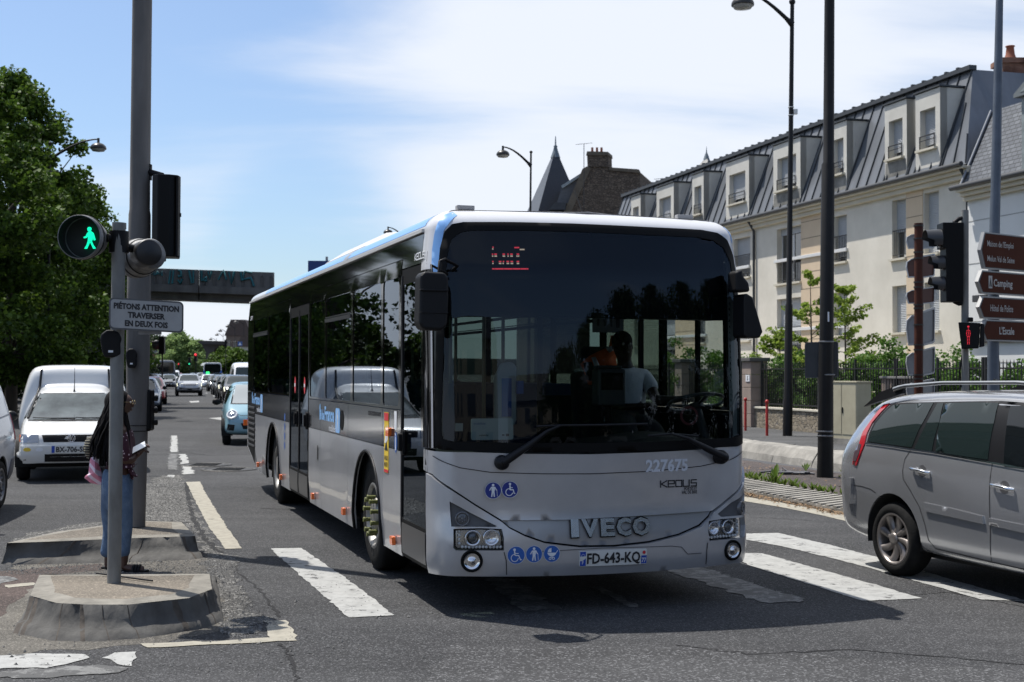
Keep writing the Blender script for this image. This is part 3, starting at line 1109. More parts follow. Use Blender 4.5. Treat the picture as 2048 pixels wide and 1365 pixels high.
# roof plate
mb = MB()
rim = [BM(a,3.02) for a in np.linspace(-ARC[-1] + .01,ARC[-1] - .01,260)]
ctr = [Vector((q.x,q.y * .6,3.03)) for q in rim]
ctr2 = [Vector((q.x if q.x < -1 else q.x * .8,0,3.035)) for q in rim]
n = len(rim)
mb.add(rim + ctr + ctr2,[(i,i + 1,n + i + 1,n + i) for i in range(n - 1)] + [(n + i,n + i + 1,2 * n + i + 1,2 * n + i) for i in range(n - 1)],True)
mb.build('roof',BWHITE,bus)
# blue livery line on the cove
coveloft(aS(.36,-1),aS(9.9,-1),[2.895,2.915,2.94,2.965,2.985,3.0],BBLUE,'blue_stripe',.003)
coveloft(aS(3.55,-1),aS(3.8,-1),[2.875,2.895,2.93,2.965,2.985,3.002],mat('grey_joint',(.25,.27,.3),.5),'roof_joint',.005)
# roof-mounted air conditioning unit
mb = MB()
prof = [(-4.0,3.05,.45),(-4.5,3.22,.55),(-5.2,3.36,.60),(-5.7,3.40,.62),(-8.3,3.40,.62),(-8.6,3.36,.60),(-8.62,3.0,.62)]
vs = []
for x,z,hw in prof:
 vs += [(x,-hw - .06,2.97),(x,-hw - .04,z - (z - 2.97) * .38),(x,-hw + .22,z),(x,0,z + .02),(x,hw - .22,z),(x,hw + .04,z - (z - 2.97) * .38),(x,hw + .06,2.97)]
mb.add(vs,[(i * 7 + j,(i + 1) * 7 + j,(i + 1) * 7 + j + 1,i * 7 + j + 1) for i in range(len(prof) - 1) for j in range(6)] + [tuple(range((len(prof) - 1) * 7,len(prof) * 7))])
mb.build('air_conditioner',mat('ac_housing',(.46,.46,.455),.55,var=.08),bus)
for q in (.9,-.95):
 mb = MB()
 mb.box((-.42,q,3.045),(.06,.14,.035))
 mb.build('clearance_light',mat('grey_plastic',(.3,.3,.3),.4),bus,bevel=.005)
for L_,r_ in (([(-1.2,-.7,3.0),(-1.25,-.7,3.14)],[.02,.008]),([(-1.6,.55,3.0),(-1.9,.50,3.45)],[.01,.004])):
 mb = MB()
 mb.tube(L_,r_)
 mb.build('antenna',BLACK,bus)
# ---- front: header, windscreen, lid, bumper
wsl = [(875,890),(872,870),(876,700),(880,560),(884,500),(893,468),(908,453),(930,449),(1024,449),(1150,452),(1300,459),(1400,464),(1432,470),(1452,485),(1464,515),(1471,570),(1478,660),(1484,760),(1488,860),(1487,884),(1470,889),(1400,892),(1300,897),(1180,900),(1050,900),(950,898),(890,896)]
WS = BL(wsl)
zlow = 1.19
aL,aR = aS(.36,-1),aS(.36,1)
mid = [(a * (1 - 0.0),z) for a,z in WS]
def shrink(loop,d_):
 cx = sum(q[0] for q in loop) / len(loop)
 cz = sum(q[1] for q in loop) / len(loop)
 hx = max(abs(q[0] - cx) for q in loop)
 hz = max(abs(q[1] - cz) for q in loop)
 return [(cx + (q[0] - cx) * (1 - d_ / hx),cz + (q[1] - cz) * (1 - d_ / hz)) for q in loop]
WSi = shrink(WS,.05)
# header (white) above the screen
zt = 2.85
top = [q for q in WS]
FRONT_OUT = [(aL,1.10),(aR,1.10),(aR,2.855),(aL,2.855)]
lid_top = BL([(873,900),(950,902),(1050,905),(1180,906),(1300,902),(1400,897),(1490,888)])
up = [(aL,1.20)] + lid_top[:1]
# A pillars and surround: black ring around the glass
bpart('windscreen_surround',shrink(WS,-.018),SEAL,holes=[WSi],h=.05,off=.006,thick=.03)
# header + blue corners: everything outside the ring above z 1.21
ring = shrink(WS,-.016)
hdr = [(aL,1.215)] + [(aL,2.853)] + [(aR,2.853)] + [(aR,1.215)]
# split left and right of the ring so the outline stays simple
zmaxi = max(range(len(ring)),key=lambda i: ring[i][1])
left_pts = sorted([q for q in ring if q[0] < 0 and q[1] > 1.25],key=lambda q: q[1])
right_pts = sorted([q for q in ring if q[0] > 0 and q[1] > 1.25],key=lambda q: q[1])
lo_l = [q for q in left_pts]
def ordered(ring_):
 k = min(range(len(ring_)),key=lambda i: (ring_[i][1] + ring_[i][0] * .02))
 return ring_
ri = ring
il = 0                                   # ring starts at lower left (875,890) and runs up over to the right
upto = [q for q in ri[:20]]
hd = [(aL,1.215)] + [(aL,2.853)] + [(aR,2.853)] + [(aR,1.215)] + [(upto[-1][0],1.215)] + upto[::-1] + [(upto[0][0],1.215)]
bpart('front_header',hd,BWHITE,h=.045,off=0,thick=.02)
coveloft(aL,aR,ZC,BWHITE,'front_cove',n=90)
# dark pillar cover on both sides below the header
for s_,rr in ((-1,upto[0]),(1,upto[-1])):
 e = aL if s_ < 0 else aR
 ins_ = rr[0]
 side_r = [q for q in (upto[:6] if s_ < 0 else upto[-7:][::-1])]
 lim = 2.55
 seq = [q for q in side_r if q[1] < lim]
 o = [(e,1.216),(ins_,1.216)] + seq + [(seq[-1][0] + .005 * s_,lim),(e,lim)]
 bpart('pillar_cover',o,BBLACK,h=.05,off=.003,thick=.01)
# blue flash on the right-hand front corner (image left)
bl = BL([(864,548),(865,500),(869,470),(877,446),(889,430),(904,425),(914,431),(900,445),(888,462),(881,500),(877,548)])
bpart('blue_flash',bl,BBLUE,h=.04,off=.005,thick=.004)
bl2 = BL([(1447,452),(1453,452),(1462,468),(1466,485),(1462,482)])
bpart('blue_flash',bl2,BBLUE,h=.04,off=.005,thick=.004)
# windscreen: clear pane and dark display strip
ZD = 2.02
gl_lo = [q for q in WSi if q[1] < ZD]
def clip(poly,zc,keep_above):
 out = []
 for i,a in enumerate(poly):
  b_ = poly[(i + 1) % len(poly)]
  ka,kb = (a[1] > zc) == keep_above,(b_[1] > zc) == keep_above
  if ka:
   out.append(a)
  if ka != kb:
   f = (zc - a[1]) / (b_[1] - a[1])
   out.append((a[0] + (b_[0] - a[0]) * f,zc))
 return out
mb = MB()
sheet(mb,shrink(WSi,-.01),BM,(),.06,0,0)
ws = mb.build('windscreen',GLFRONT,bus)
# black band behind the lower edge and A posts
def fp(px,py,s_):       # a point at s_ metres behind the front plane, bus coordinates
 o = BWI @ CAMP
 d_ = BWI.to_3x3() @ raydir(px,py)
 return o + d_ * ((-s_ - o.x) / d_.x)
# destination display box behind the glass
mb = MB()
sheet(mb,rect(-1.27,2.20,1.27,2.84),BM,(),.08,-.09,.2)
disp = mb.build('destination_display',mat('display_black',(.004,.004,.005),.6,spec=.1),bus)
led = mat('led_red',(.6,.05,.05),.4,emit=(1,.06,.10),estr=.9)
ledw = mat('led_pale',(.6,.5,.4),.4,emit=(1,.75,.6),estr=.6)
def dots(L_,m_,r_=.0052):
 mb = MB()
 for x,y in L_:
  a,z = B(820 + x / 2.844,400 + y / 2.844)
  sheet(mb,rect(a - r_,z - r_,a + r_,z + r_),BM,(),None,-.085)
 mb.build('led_dots',m_,disp)
row2 = [478,492,500,541,548,569,586,593,622,630]
row3 = [480,518,526,541,563,571,587,594,622,630]
dots([(480,264),(608,266),(615,266),(622,266),(630,266)] + [(x,304) for x in row2] + [(x,346) for x in row3] + [(480 + i * 7.5,388) for i in range(28)],led)
dots([(480,274),(640,277),(647,277),(654,277),(661,277)] + [(x,315) for x in row2] + [(x,357) for x in row3],ledw)
# front lid (between screen and grille)
Lc = BL([(864,948),(900,975),(950,1008),(996,1036),(1004,1041)])
Rc = BL([(1494,968),(1470,985),(1440,1010),(1424,1022)])
LT = [(aS(.30,-1),1.205)] + [(q[0],q[1] - .012) for q in lid_top] + [(aS(.30,1),1.205)]
lid = [(aS(.30,-1),1.05)] + Lc + [(B(1130,1040)[0],B(1130,1040)[1]),B(1280,1032)] + Rc[::-1] + [(aS(.30,1),1.05)] + LT[::-1]
bpart('front_lid',lid,SILVER,h=.05,off=0.0,thick=.018)
# curved crease line under the lid top
def line_on(name,px,wd,m_,off=.002,parent=None,fn=None,pts=None):
 L_ = pts or BL(px)
 if not pts:
  L_ = [(a[0] + (b_[0] - a[0]) * t / 5,a[1] + (b_[1] - a[1]) * t / 5) for a,b_ in zip(L_,L_[1:]) for t in range(5)] + [L_[-1]]
 mb = MB()
 vs = []
 for i,q in enumerate(L_):
  a,b_ = L_[max(0,i - 1)],L_[min(len(L_) - 1,i + 1)]
  dx,dy = b_[0] - a[0],b_[1] - a[1]
  l = math.hypot(dx,dy) or 1
  ox,oy = -dy / l * wd / 2,dx / l * wd / 2
  f_ = fn or BM
  vs += [f_(q[0] + ox,q[1] + oy,off),f_(q[0] - ox,q[1] - oy,off)]
 mb.add(vs,[(2 * i,2 * i + 1,2 * i + 3,2 * i + 2) for i in range(len(L_) - 1)])
 return mb.build(name,m_,parent or bus)
line_on('panel_gap',[(866,912),(885,923),(920,936),(980,945),(1080,948),(1180,948),(1300,943),(1400,933),(1460,920),(1491,906)],.006,DARKT,.004)
# grille recess
rec_in = [(1004,1041),(1130,1040),(1280,1032),(1424,1022)]
arcp = [(1418,1033),(1400,1050),(1360,1068),(1300,1083),(1230,1091),(1160,1092),(1090,1084),(1050,1070),(1020,1055)]
bpart('grille_recess',[(a,z - .004) for a,z in BL(rec_in)] + BL(arcp),SILVER_SHADE,h=.05,off=-.022,thick=.02)
# bumper with lamp wings: everything below the swoosh
Lw = [(q[0],q[1] - .006) for q in BL([(864,950),(900,977),(950,1010),(996,1038)])]
Rw = [(q[0],q[1] - .006) for q in BL([(1424,1024),(1440,1012),(1470,987),(1494,970)])]
hl_l = BL([(907,1058),(960,1056),(1003,1058),(1007,1075),(1007,1101),(960,1101),(912,1101),(907,1096)])
hl_r = BL([(1415,1042),(1440,1038),(1484,1034),(1486,1050),(1484,1074),(1450,1079),(1416,1082),(1413,1060)])
pod_l = BL([(900,1003),(940,1025),(975,1043),(993,1052),(990,1054),(903,1053)])
pod_r = BL([(1432,1028),(1460,1005),(1488,985),(1489,1005),(1487,1029),(1440,1034)])
bz = lambda a: .295 - .02 * math.cos(min(1,abs(a) / 1.3) * math.pi / 2)
aB0,aB1 = aS(.19,-1),aS(.19,1)
bott = [(a,bz(a)) for a in np.linspace(aB0,aB1,24)]
bump = Lw + [BL([(1004,1045)])[0]] + BL([(1018,1057),(1050,1073),(1090,1087),(1160,1095),(1230,1094),(1300,1086),(1360,1071),(1402,1053),(1420,1035)]) + Rw + [(aB1,1.03)] + bott[::-1] + [(aB0,1.03)]
bpart('bumper',bump,SILVER,holes=[hl_l,hl_r,pod_l,pod_r],h=.05,off=.018,thick=.04)
line_on('panel_gap',[(1007,1104),(1011,1120),(1012,1149)],.007,DARKT,.023)
line_on('panel_gap',[(1412,1085),(1410,1100),(1408,1128)],.007,DARKT,.023)
line_on('panel_gap',[(1050,1104),(1200,1096),(1340,1092),(1360,1094),(1372,1108),(1400,1106)],.006,mat('shadow_crease',(.12,.12,.125),.5),.023)  # bumper crease, its shade painted as a dark line
LAMPIN = mat('lamp_interior',(.35,.36,.37),.18,.9)
PODM = mat('lamp_pod_plastic',(.09,.092,.098),.4)
CLEAR = glass('clear_lamp_glass',(.93,.94,.95))
for side,hl,pod,lamps,leds in ((-1,hl_l,pod_l,[(946,1077,.060),(983,1076,.062)],[(925 + i * 7,1095) for i in range(12)] + [(919,1064 + i * 8) for i in range(4)]),
                               (1,hl_r,pod_r,[(1458,1054,.058),(1428,1057,.052)],[(1420 + i * 6,1076 - i * .5) for i in range(10)] + [(1478,1042 + i * 8) for i in range(4)])):
 hs = bpart('headlight',shrink(hl,.004),BLACK,h=.05,off=-.05,thick=.0)
 mb = MB()
 sheet(mb,shrink(hl,.018),BM,(),.05,-.035,.01)
 mb.build('lamp_reflector',LAMPIN,hs)
 mb = MB()
 for lx,ly,rr in lamps:
  a,z = B(lx,ly)
  c = BM(a,z,-.03)
  nx = BM(a,z,.1) - c
  mb.lathe([(rr * .98,.0),(rr,.028),(rr * .84,.03),(rr * .7,.012),(rr * .45,.0),(0,.0)],c,nx,28)
 mb.build('projector_ring',CHROME,hs)
 mb = MB()
 for (lx,ly,rr),k in zip(lamps,(0,1)):
  a,z = B(lx,ly)
  c = BM(a,z,-.03)
  nx = (BM(a,z,.1) - c).normalized()
  if k == 0:
   q = c + nx * .012
   mb.sphere((q.x,q.y,q.z),rr * .56,16,8,(.55,1,1))
 mb.build('projector_lens',mat('lens_dark',(.05,.055,.06),.03,coat=1.0),hs)
 mb = MB()
 for lx,ly in leds:
  a,z = B(lx,ly)
  c = BM(a,z,-.02)
  mb.sphere((c.x,c.y,c.z),.012,8,6)
 mb.build('led_row',PLASTW,hs)
 mb = MB()
 sheet(mb,shrink(hl,.006),BM,(),.05,.012,.0)
 mb.build('lamp_cover',CLEAR,hs)
 pd = bpart('lamp_pod',shrink(pod,.003),PODM,h=.05,off=-.004,thick=.03)
 a,z = B(*((924,1038) if side < 0 else (1481,1016)))
 c = BM(a,z,.0)
 nx = BM(a,z,.1) - c
 mb = MB()
 mb.lathe([(.055,-.01),(.055,.018),(.045,.02),(.04,.012)],c,nx,24)
 mb.lathe([(.038,.012),(0,.02)],c,nx,24)
 for i in range(6):
  t = i * math.pi / 3
  e1 = Vector((0,0,1))
  e2 = nx.normalized().cross(e1)
  q = c + nx.normalized() * .018 + e1 * .02 * math.cos(t) + e2 * .02 * math.sin(t)
  mb.sphere(tuple(q),.008,8,5)
 mb.build('indicator_lamp',mat('smoked_lens',(.12,.12,.125),.2,coat=.5),pd)
 a,z = B(*((943,1122) if side < 0 else (1462,1100)))
 c = BM(a,z,.02)
 nx = BM(a,z,.12) - c
 mb = MB()
 mb.lathe([(.082,-.004),(.078,.012),(.068,.014),(.062,.0),(.058,-.0)],c,nx,32)
 fg = mb.build('fog_light',SEAL,bus)
 mb = MB()
 mb.lathe([(.058,.010),(.045,-.0),(.02,.004),(.018,.012),(0,.016)],c,nx,32)
 mb.build('fog_lens',CHROME,fg)
# grille badge letters
def on(px,py):
 return B(px,py)
a0,z0 = on(1141,1073)
a1,z1 = on(1300,1066)
BCH = mat('badge_chrome',(.60,.61,.62),.25,.9)
for ch,xa,xb in (('I',1142,1156),('V',1163,1195),('E',1202,1228),('C',1233,1260),('O',1265,1299)):
 yb_ = 1073 - (xa - 1142) * .035
 q0,q1 = on(xa,yb_),on(xb,yb_ - 33)
 mb = MB()
 text_on(mb,ch,q0[0] - .004,q0[1] - .004,q1[1] - q0[1] + .008,BM,-.002,width=q1[0] - q0[0] + .010,bold=.11)
 bk = mb.build('badge_outline',BLACK,bus)  # black outline behind the chrome letter
 mb = MB()
 for o_ in (.004,.010):
  text_on(mb,ch,q0[0],q0[1],q1[1] - q0[1],BM,o_,width=q1[0] - q0[0],bold=.06)
 mb.build('badge_letter',BCH,bus)
# plate
pa0,pz0 = on(1156,1132)
pa1,pz1 = on(1289,1128)
pzc = (on(1222,1115)[1])
pw = (pa1 - pa0)
mb = MB()
sheet(mb,rect(pa0,pzc - .057,pa1,pzc + .057,.008),BM,(),.08,.030,.012)
plate = mb.build('number_plate',mat('plate_white',(.66,.66,.62),.35),bus)
for r_ in (rect(pa0 + .003,pzc - .053,pa0 + .048,pzc + .053),rect(pa1 - .048,pzc - .053,pa1 - .003,pzc + .008)):
 mb = MB()
 sheet(mb,r_,BM,(),None,.032,0)
 mb.build('plate_band',mat('plate_blue',(.01,.06,.38),.4),plate)
mb = MB()
text_on(mb,'FD-643-KQ',pa0 + .056,pzc - .036,.074,BM,.0325,width=pw - .112,bold=.04)
mb.build('plate_letters',DARKT,plate)
mb = MB()
text_on(mb,'F',pa0 + .018,pzc - .04,.024,BM,.0335)
text_on(mb,'77',pa1 - .044,pzc - .042,.032,BM,.0335,width=.036,bold=.03)
for i in range(12):
 t = i * math.pi / 6
 sheet(mb,circ(pa0 + .0255 + .014 * math.cos(t),pzc + .02 + .014 * math.sin(t),.0025,n=5),BM,(),None,.0335)
mb.build('plate_letters',STW,plate)
mb = MB()
for i in range(8):
 t = i * math.pi / 8
 x,z = pa1 - .026,pzc + .031
 d_ = .013
 o = [(x + d_ * math.cos(t) - .002 * math.sin(t),z + d_ * math.sin(t) + .002 * math.cos(t)),(x - d_ * math.cos(t) - .002 * math.sin(t),z - d_ * math.sin(t) + .002 * math.cos(t)),(x - d_ * math.cos(t) + .002 * math.sin(t),z - d_ * math.sin(t) - .002 * math.cos(t)),(x + d_ * math.cos(t) + .002 * math.sin(t),z + d_ * math.sin(t) - .002 * math.cos(t))]
 mb.add([BM(a,b_,.0335 + i * .00003) for a,b_ in o],[(0,1,2,3)])
mb.build('plate_emblem',mat('sticker_red',(.55,.02,.03),.4),plate)
# round access stickers
def sticker(px,r_,kind,m_):
 a,z = on(*px)
 mb = MB()
 sheet(mb,circ(a,z,r_,n=32),BM,(),.06,.024,.002)
 s_ = mb.build('round_sticker',m_,bus)
 mb = MB()
 sheet(mb,circ(a,z,r_,n=32),BM,[circ(a,z,r_ * .955,n=32)],None,.0252)
 def pl(L_):
  sheet(mb,[(a + x * r_,z + y * r_) for x,y in L_],BM,(),None,.0254)
 def seg(x0,y0,x1,y1,w_):
  l = math.hypot(x1 - x0,y1 - y0)
  ox,oy = -(y1 - y0) / l * w_ / 2,(x1 - x0) / l * w_ / 2
  pl([(x0 + ox,y0 + oy),(x1 + ox,y1 + oy),(x1 - ox,y1 - oy),(x0 - ox,y0 - oy)])
 def ringp(x,y,r0,r1,t0=0,t1=360,n=18):
  q = [(x + r1 * math.cos(R(t0 + (t1 - t0) * i / n)),y + r1 * math.sin(R(t0 + (t1 - t0) * i / n))) for i in range(n + 1)]
  q += [(x + r0 * math.cos(R(t0 + (t1 - t0) * i / n)),y + r0 * math.sin(R(t0 + (t1 - t0) * i / n))) for i in range(n,-1,-1)]
  for i in range(n):
   k = len(q) - 1 - i
   pl([q[i],q[i + 1],q[k - 1],q[k]])
 if kind == 'wheelchair':
  pl(circ(.0,.66,.15,n=14))
  seg(.0,.5,.02,-.05,.17); seg(.02,-.02,.42,-.02,.14); seg(.38,.0,.52,-.5,.13); seg(.48,-.48,.66,-.44,.09); seg(.02,.25,.34,.22,.09)
  ringp(-.08,-.3,.36,.46,60,350)
 elif kind == 'wheelchair_left':
  pl(circ(-.18,.60,.15,n=14))
  seg(-.18,.45,-.12,-.02,.13); seg(-.12,-.02,.3,-.05,.1); seg(.28,-.02,.5,-.55,.1); seg(.46,-.55,.66,-.48,.08); seg(-.1,.2,.28,.18,.08)
  ringp(-.16,-.3,.36,.44,80,360)
 elif kind == 'cane':
  pl(circ(.0,.64,.16,n=14))
  pl([(-.2,.45),(.2,.45),(.22,.1),(.16,-.1),(.22,-.75),(.08,-.75),(.0,-.2),(-.1,-.75),(-.24,-.75),(-.16,-.1),(-.2,.1)])
  seg(-.2,.42,-.42,.0,.11); seg(.2,.42,.4,.02,.11); seg(.44,.1,.5,-.7,.05)
 else:
  pl([(-.55,.12),(-.45,-.12),(-.2,-.28),(.25,-.28),(.5,-.05),(.55,.12)])
  pl([(-.5,.18),(-.05,.18),(-.05,.68),(-.3,.6),(-.45,.42)])
  seg(.52,.1,.72,.38,.07)
  ringp(-.2,-.55,.1,.17); ringp(.2,-.55,.1,.17)
  seg(-.15,-.28,.2,-.52,.05); seg(.15,-.28,-.2,-.52,.05)
 mb.build('pictogram',STW,s_)
# drawn on the lid (flush) and bumper
sticker((985,981),.062,'cane',DBLUE)
sticker((1019,979),.062,'wheelchair',DBLUE)
sticker((1031,1110),.066,'wheelchair_left',SBLUE)
sticker((1067,1108),.063,'cane',SBLUE)
sticker((1102,1107),.063,'pram',SBLUE)
# numbers and operator name
def btext(body,tl,br,m_,bold=.03,off=.004,name='lettering',parent=None,widths=None,slant=0):
 a0,z1 = on(*tl)
 a1,z0 = on(*br)
 mb = MB()
 text_on(mb,body,a0,z0,z1 - z0,BM,off,width=a1 - a0,bold=bold,slant=slant)
 return mb.build(name,m_,parent or bus)
btext('227675',(1291,921),(1375,941),LGREYT,.05,name='fleet_number')
btext('PORTES ET',(1368,975),(1394,980),DARKT,.02)
btext('VAL DE BRIE',(1363,982),(1394,987),DARKT,.02)
def keolis(x0,z0,h,k,fn,m_,parent,off=.004,name='operator_name'):
 mb = MB()
 w_ = h * .17
 def st(L_):
  for (xa,ya),(xb,yb) in zip(L_,L_[1:]):
   l = math.hypot(xb - xa,yb - ya) or 1e-6
   ex,ey = (xb - xa) / l * w_ * .45,(yb - ya) / l * w_ * .45
   ox,oy = -(yb - ya) / l * w_ / 2,(xb - xa) / l * w_ / 2
   mb.add([fn(xa - ex + ox,ya - ey + oy,off),fn(xb + ex + ox,yb + ey + oy,off),fn(xb + ex - ox,yb + ey - oy,off),fn(xa - ex - ox,ya - ey - oy,off)],[(0,1,2,3)])
 g = k * .2
 L_ = k - g
 def T(i,pts):
  return [(x0 + k * i + x * L_,z0 + y * h) for x,y in pts]
 st(T(0,[(0,0),(0,.9)])); st(T(0,[(1,.9),(.1,.45),(1,0)]))
 st(T(1,[(.95,0),(0,0),(0,.9),(1,.9),(1,.45),(0,.45)]))
 st(T(2,[(0,0),(0,.9),(1,.9),(1,0),(0,0)]))
 st(T(3,[(0,.9),(0,0),(1,0),(1,.9)]))
 st([(x0 + k * 4 + L_ * .1,z0),(x0 + k * 4 + L_ * 1.0,z0),(x0 + k * 4 + L_ * 1.0,z0 + h * .45),(x0 + k * 4 + L_ * .1,z0 + h * .45),(x0 + k * 4 + L_ * .1,z0 + h * .9),(x0 + k * 4 + L_ * 1.0,z0 + h * .9)])
 return mb.build(name,m_,parent)
a0,z1 = on(1321,961)
a1,z0 = on(1393,972)
keolis(a0,z0,(z1 - z0),(a1 - a0) / 4.85,BM,DARKT,bus)
# wipers
WB = mat('wiper_black',(.010,.010,.011),.45,spec=.25)
for pts,blade,hub in (([(1003,925),(1050,893),(1090,862),(1118,850)],[(1070,853),(1118,851),(1200,850),(1290,848)],(1003,925)),
      ([(1440,915),(1400,895),(1365,876),(1335,868)],[(1290,872),(1335,868),(1390,872)],(1436,914))):
 mb = MB()
 L_ = [BM(*B(*q),.07) for q in pts]
 mb.tube(L_,[.034,.026,.014,.008])
 mb.tube([BM(*B(*q),.045) for q in blade],.009,6)
 a,z = B(*hub)
 c = BM(a,z,.0)
 mb.lathe([(.055,0),(.055,.05),(.04,.085),(0,.09)],c,BM(a,z,.1) - c,24)
 mb.build('wiper',WB,bus)
# ---- right flank: front door, middle doors
def door(s0,s1,z0,z1,name='door',leaves=1):
 aa,ab = aS(s0),aS(s1)
 x0,x1 = min(aa,ab),max(aa,ab)
 dr = bpart(name,[(x0,z0),(x1,z0),(x1,z1),(x0,z1)],SEAL,holes=[rect(x0 + (x1 - x0) * i / leaves + .05,z0 + .30,x0 + (x1 - x0) * (i + 1) / leaves - .05,z1 - .12,.03) for i in range(leaves)],h=.12,off=.0,thick=.04)
 for i in range(leaves):
  xa,xb = x0 + (x1 - x0) * i / leaves + .05,x0 + (x1 - x0) * (i + 1) / leaves - .05
  mb = MB()
  sheet(mb,rect(xa,z0 + .30,xb,z1 - .12,.03),BM,(),.12,-.004,0)
  mb.build('door_glass',GLSIDE,dr)
  mb = MB()
  sheet(mb,rect(xa,z0 + .03,xb,z0 + .27,.01),BM,(),.12,.004,.01)
  mb.build('kick_plate',mat('door_grey',(.07,.07,.072),.3,.3),dr)
  mb = MB()
  sheet(mb,rect(xa - .03,z0 + .02,xa - .015,z1 - .05),BM,(),.3,.008,.01)
  mb.build('door_edge',mat('dark_alu',(.10,.10,.105),.35,.8),dr)
  if leaves == 2:
   q = (xa + xb) / 2 + (.08 if i == 0 else .08)
   mb = MB()
   sheet(mb,circ(q,1.62,.055,.10),BM,(),None,.003)
   sg = mb.build('no_entry_sign',mat('sign_red',(.62,.03,.04),.4),dr)
   mb = MB()
   sheet(mb,rect(q - .04,1.60,q + .04,1.64),BM,(),None,.005)
   mb.build('sign_bar',STW,sg)
  mb = MB()
  q = xb - .02 if leaves == 1 else (xb - .03)
  if leaves == 1:
   q = xa + .05
  sheet(mb,rect(q - .045,1.12,q + .045,1.32,.03),BM,(),.05,.02,.02)
  sheet(mb,rect(q - .02,1.15,q + .02,1.29,.015),BM,(),.05,.045,.03)
  mb.build('door_lock',BLACK,dr)
 return dr
door(.20,1.04,.31,2.60,'front_door')
door(5.68,7.14,.31,2.56,'middle_door',2)
bpart('door_header',[(aS(.2),2.61),(aS(1.05),2.61),(aS(1.05),2.69),(aS(.2),2.69)],BBLACK,h=.1)
bpart('door_header',[(aS(5.67),2.57),(aS(7.15),2.57),(aS(7.15),2.69),(aS(5.67),2.69)],BBLACK,h=.3)
line_on('body_edge',None,.02,mat('bright_edge',(.5,.5,.52),.3,.6),.012,pts=[(aS(.12),1.22),(aS(.12),2.25)])
# lettering on flank (reading left to right as seen from the kerb)
def FL(a,z,off=0.0):
 return BM(a,z,off)
def flanktext(body,s_left,z,h,wd,m_,bold=.03,off=.003,parent=None):
 mb = MB()
 a = aS(s_left)
 text_on(mb,body,a,z,h,FL,off,width=wd,bold=bold)
 return mb.build('lettering',m_,parent or bus)
def regional(s_left,z,k=1.0):
 flanktext('île',s_left,z,.165 * k,.14 * k,IDFB,.05)
 flanktext('de',s_left - .17 * k,z,.11 * k,.14 * k,IDFB,.05)
 flanktext('France',s_left - .34 * k,z,.145 * k,.60 * k,IDFB,.05)
 flanktext('mobilités',s_left - .62 * k,z - .11 * k,.07 * k,.40 * k,LGREYT,.02)
 mb = MB()
 a = aS(s_left - 1.02 * k)
 sheet(mb,rect(a,z - .11 * k,a + .25 * k,z + .15 * k,.04),BM,(),.1,.003)
 e = mb.build('emblem_panel',IDFB,bus)
 mb = MB()
 for (x0,y0,x1,y1,w0) in ((.10,.10,.13,.02,.03),(.13,.02,.08,-.09,.02),(.13,.02,.18,-.08,.02),(.13,.08,.17,.03,.02),(.145,.13,.15,.105,.035)):
  dx,dy = x1 - x0,y1 - y0
  l = math.hypot(dx,dy)
  ox,oy = -dy / l * w0 / 2,dx / l * w0 / 2
  sheet(mb,[(a + (x0 + ox) * k,z + (y0 + oy) * k),(a + (x1 + ox) * k,z + (y1 + oy) * k),(a + (x1 - ox) * k,z + (y1 - oy) * k),(a + (x0 - ox) * k,z + (y0 - oy) * k)],BM,(),None,.005)
 mb.build('emblem_mark',STW,e)
regional(4.93,1.27,.95)
regional(11.05,1.30,1.0)
flanktext('CROSSWAY',2.35,1.395,.035,.55,DARKT,.06)
a = aS(1.40)
keolis(aS(.62),2.755 - .13 + .02,.055,.075,BM,STW,bus,.006)
flanktext('227675',11.35,2.57,.06,.25,STW,.02)
# blind-spot sticker
a = aS(1.66)
mb = MB()
sheet(mb,rect(a,.93,a + .17,1.44,.01),BM,(),None,.003)
bs = mb.build('warning_sticker',mat('sticker_yellow',(.75,.52,.04),.5),bus)
mb = MB()
sheet(mb,rect(a + .005,1.37,a + .165,1.435),BM,(),None,.005)
sheet(mb,rect(a + .005,.935,a + .165,.96),BM,(),None,.005)
mb.build('sticker_band',mat('sign_red',(.6,.03,.04),.4),bs)
mb = MB()
sheet(mb,[(a + .02,1.18),(a + .09,1.34),(a + .10,1.18)],BM,(),None,.005)
sheet(mb,[(a + .11,1.3),(a + .15,1.34),(a + .15,1.22),(a + .10,1.18)],BM,(),None,.005)
mb.build('sticker_mark',STW,bs)
mb = MB()
text_on(mb,'ANGLES',a + .02,1.04,.035,BM,.006,width=.13,bold=.04)
text_on(mb,'MORTS',a + .02,.985,.035,BM,.006,width=.13,bold=.04)
sheet(mb,[(a + .02,1.12),(a + .09,1.2),(a + .15,1.12)],BM,(),None,.005)
mb.build('sticker_mark',DARKT,bs)
# blue pedestrian discs and white label near the front door
mb = MB()
a = aS(1.22)
sheet(mb,circ(a,1.045 + .16,.05,.085),BM,(),None,.003)
r1 = mb.build('round_sticker',SBLUE,bus)
mb = MB()
sheet(mb,rect(a - .012,1.14,a + .012,1.25),BM,(),None,.005)
sheet(mb,circ(a,1.268,.012),BM,(),None,.005)
mb.build('pictogram',STW,r1)
mb = MB()
a = aS(1.24)
sheet(mb,rect(a - .04,1.31,a + .05,1.46,.01),BM,(),None,.003)
mb.build('label_sticker',STW,bus)
mb = MB()
a = aS(7.55)
for z in (1.2,1.08,.96,.84):
 sheet(mb,circ(a,z,.05),BM,(),None,.003)
mb.build('round_sticker',SBLUE,bus)
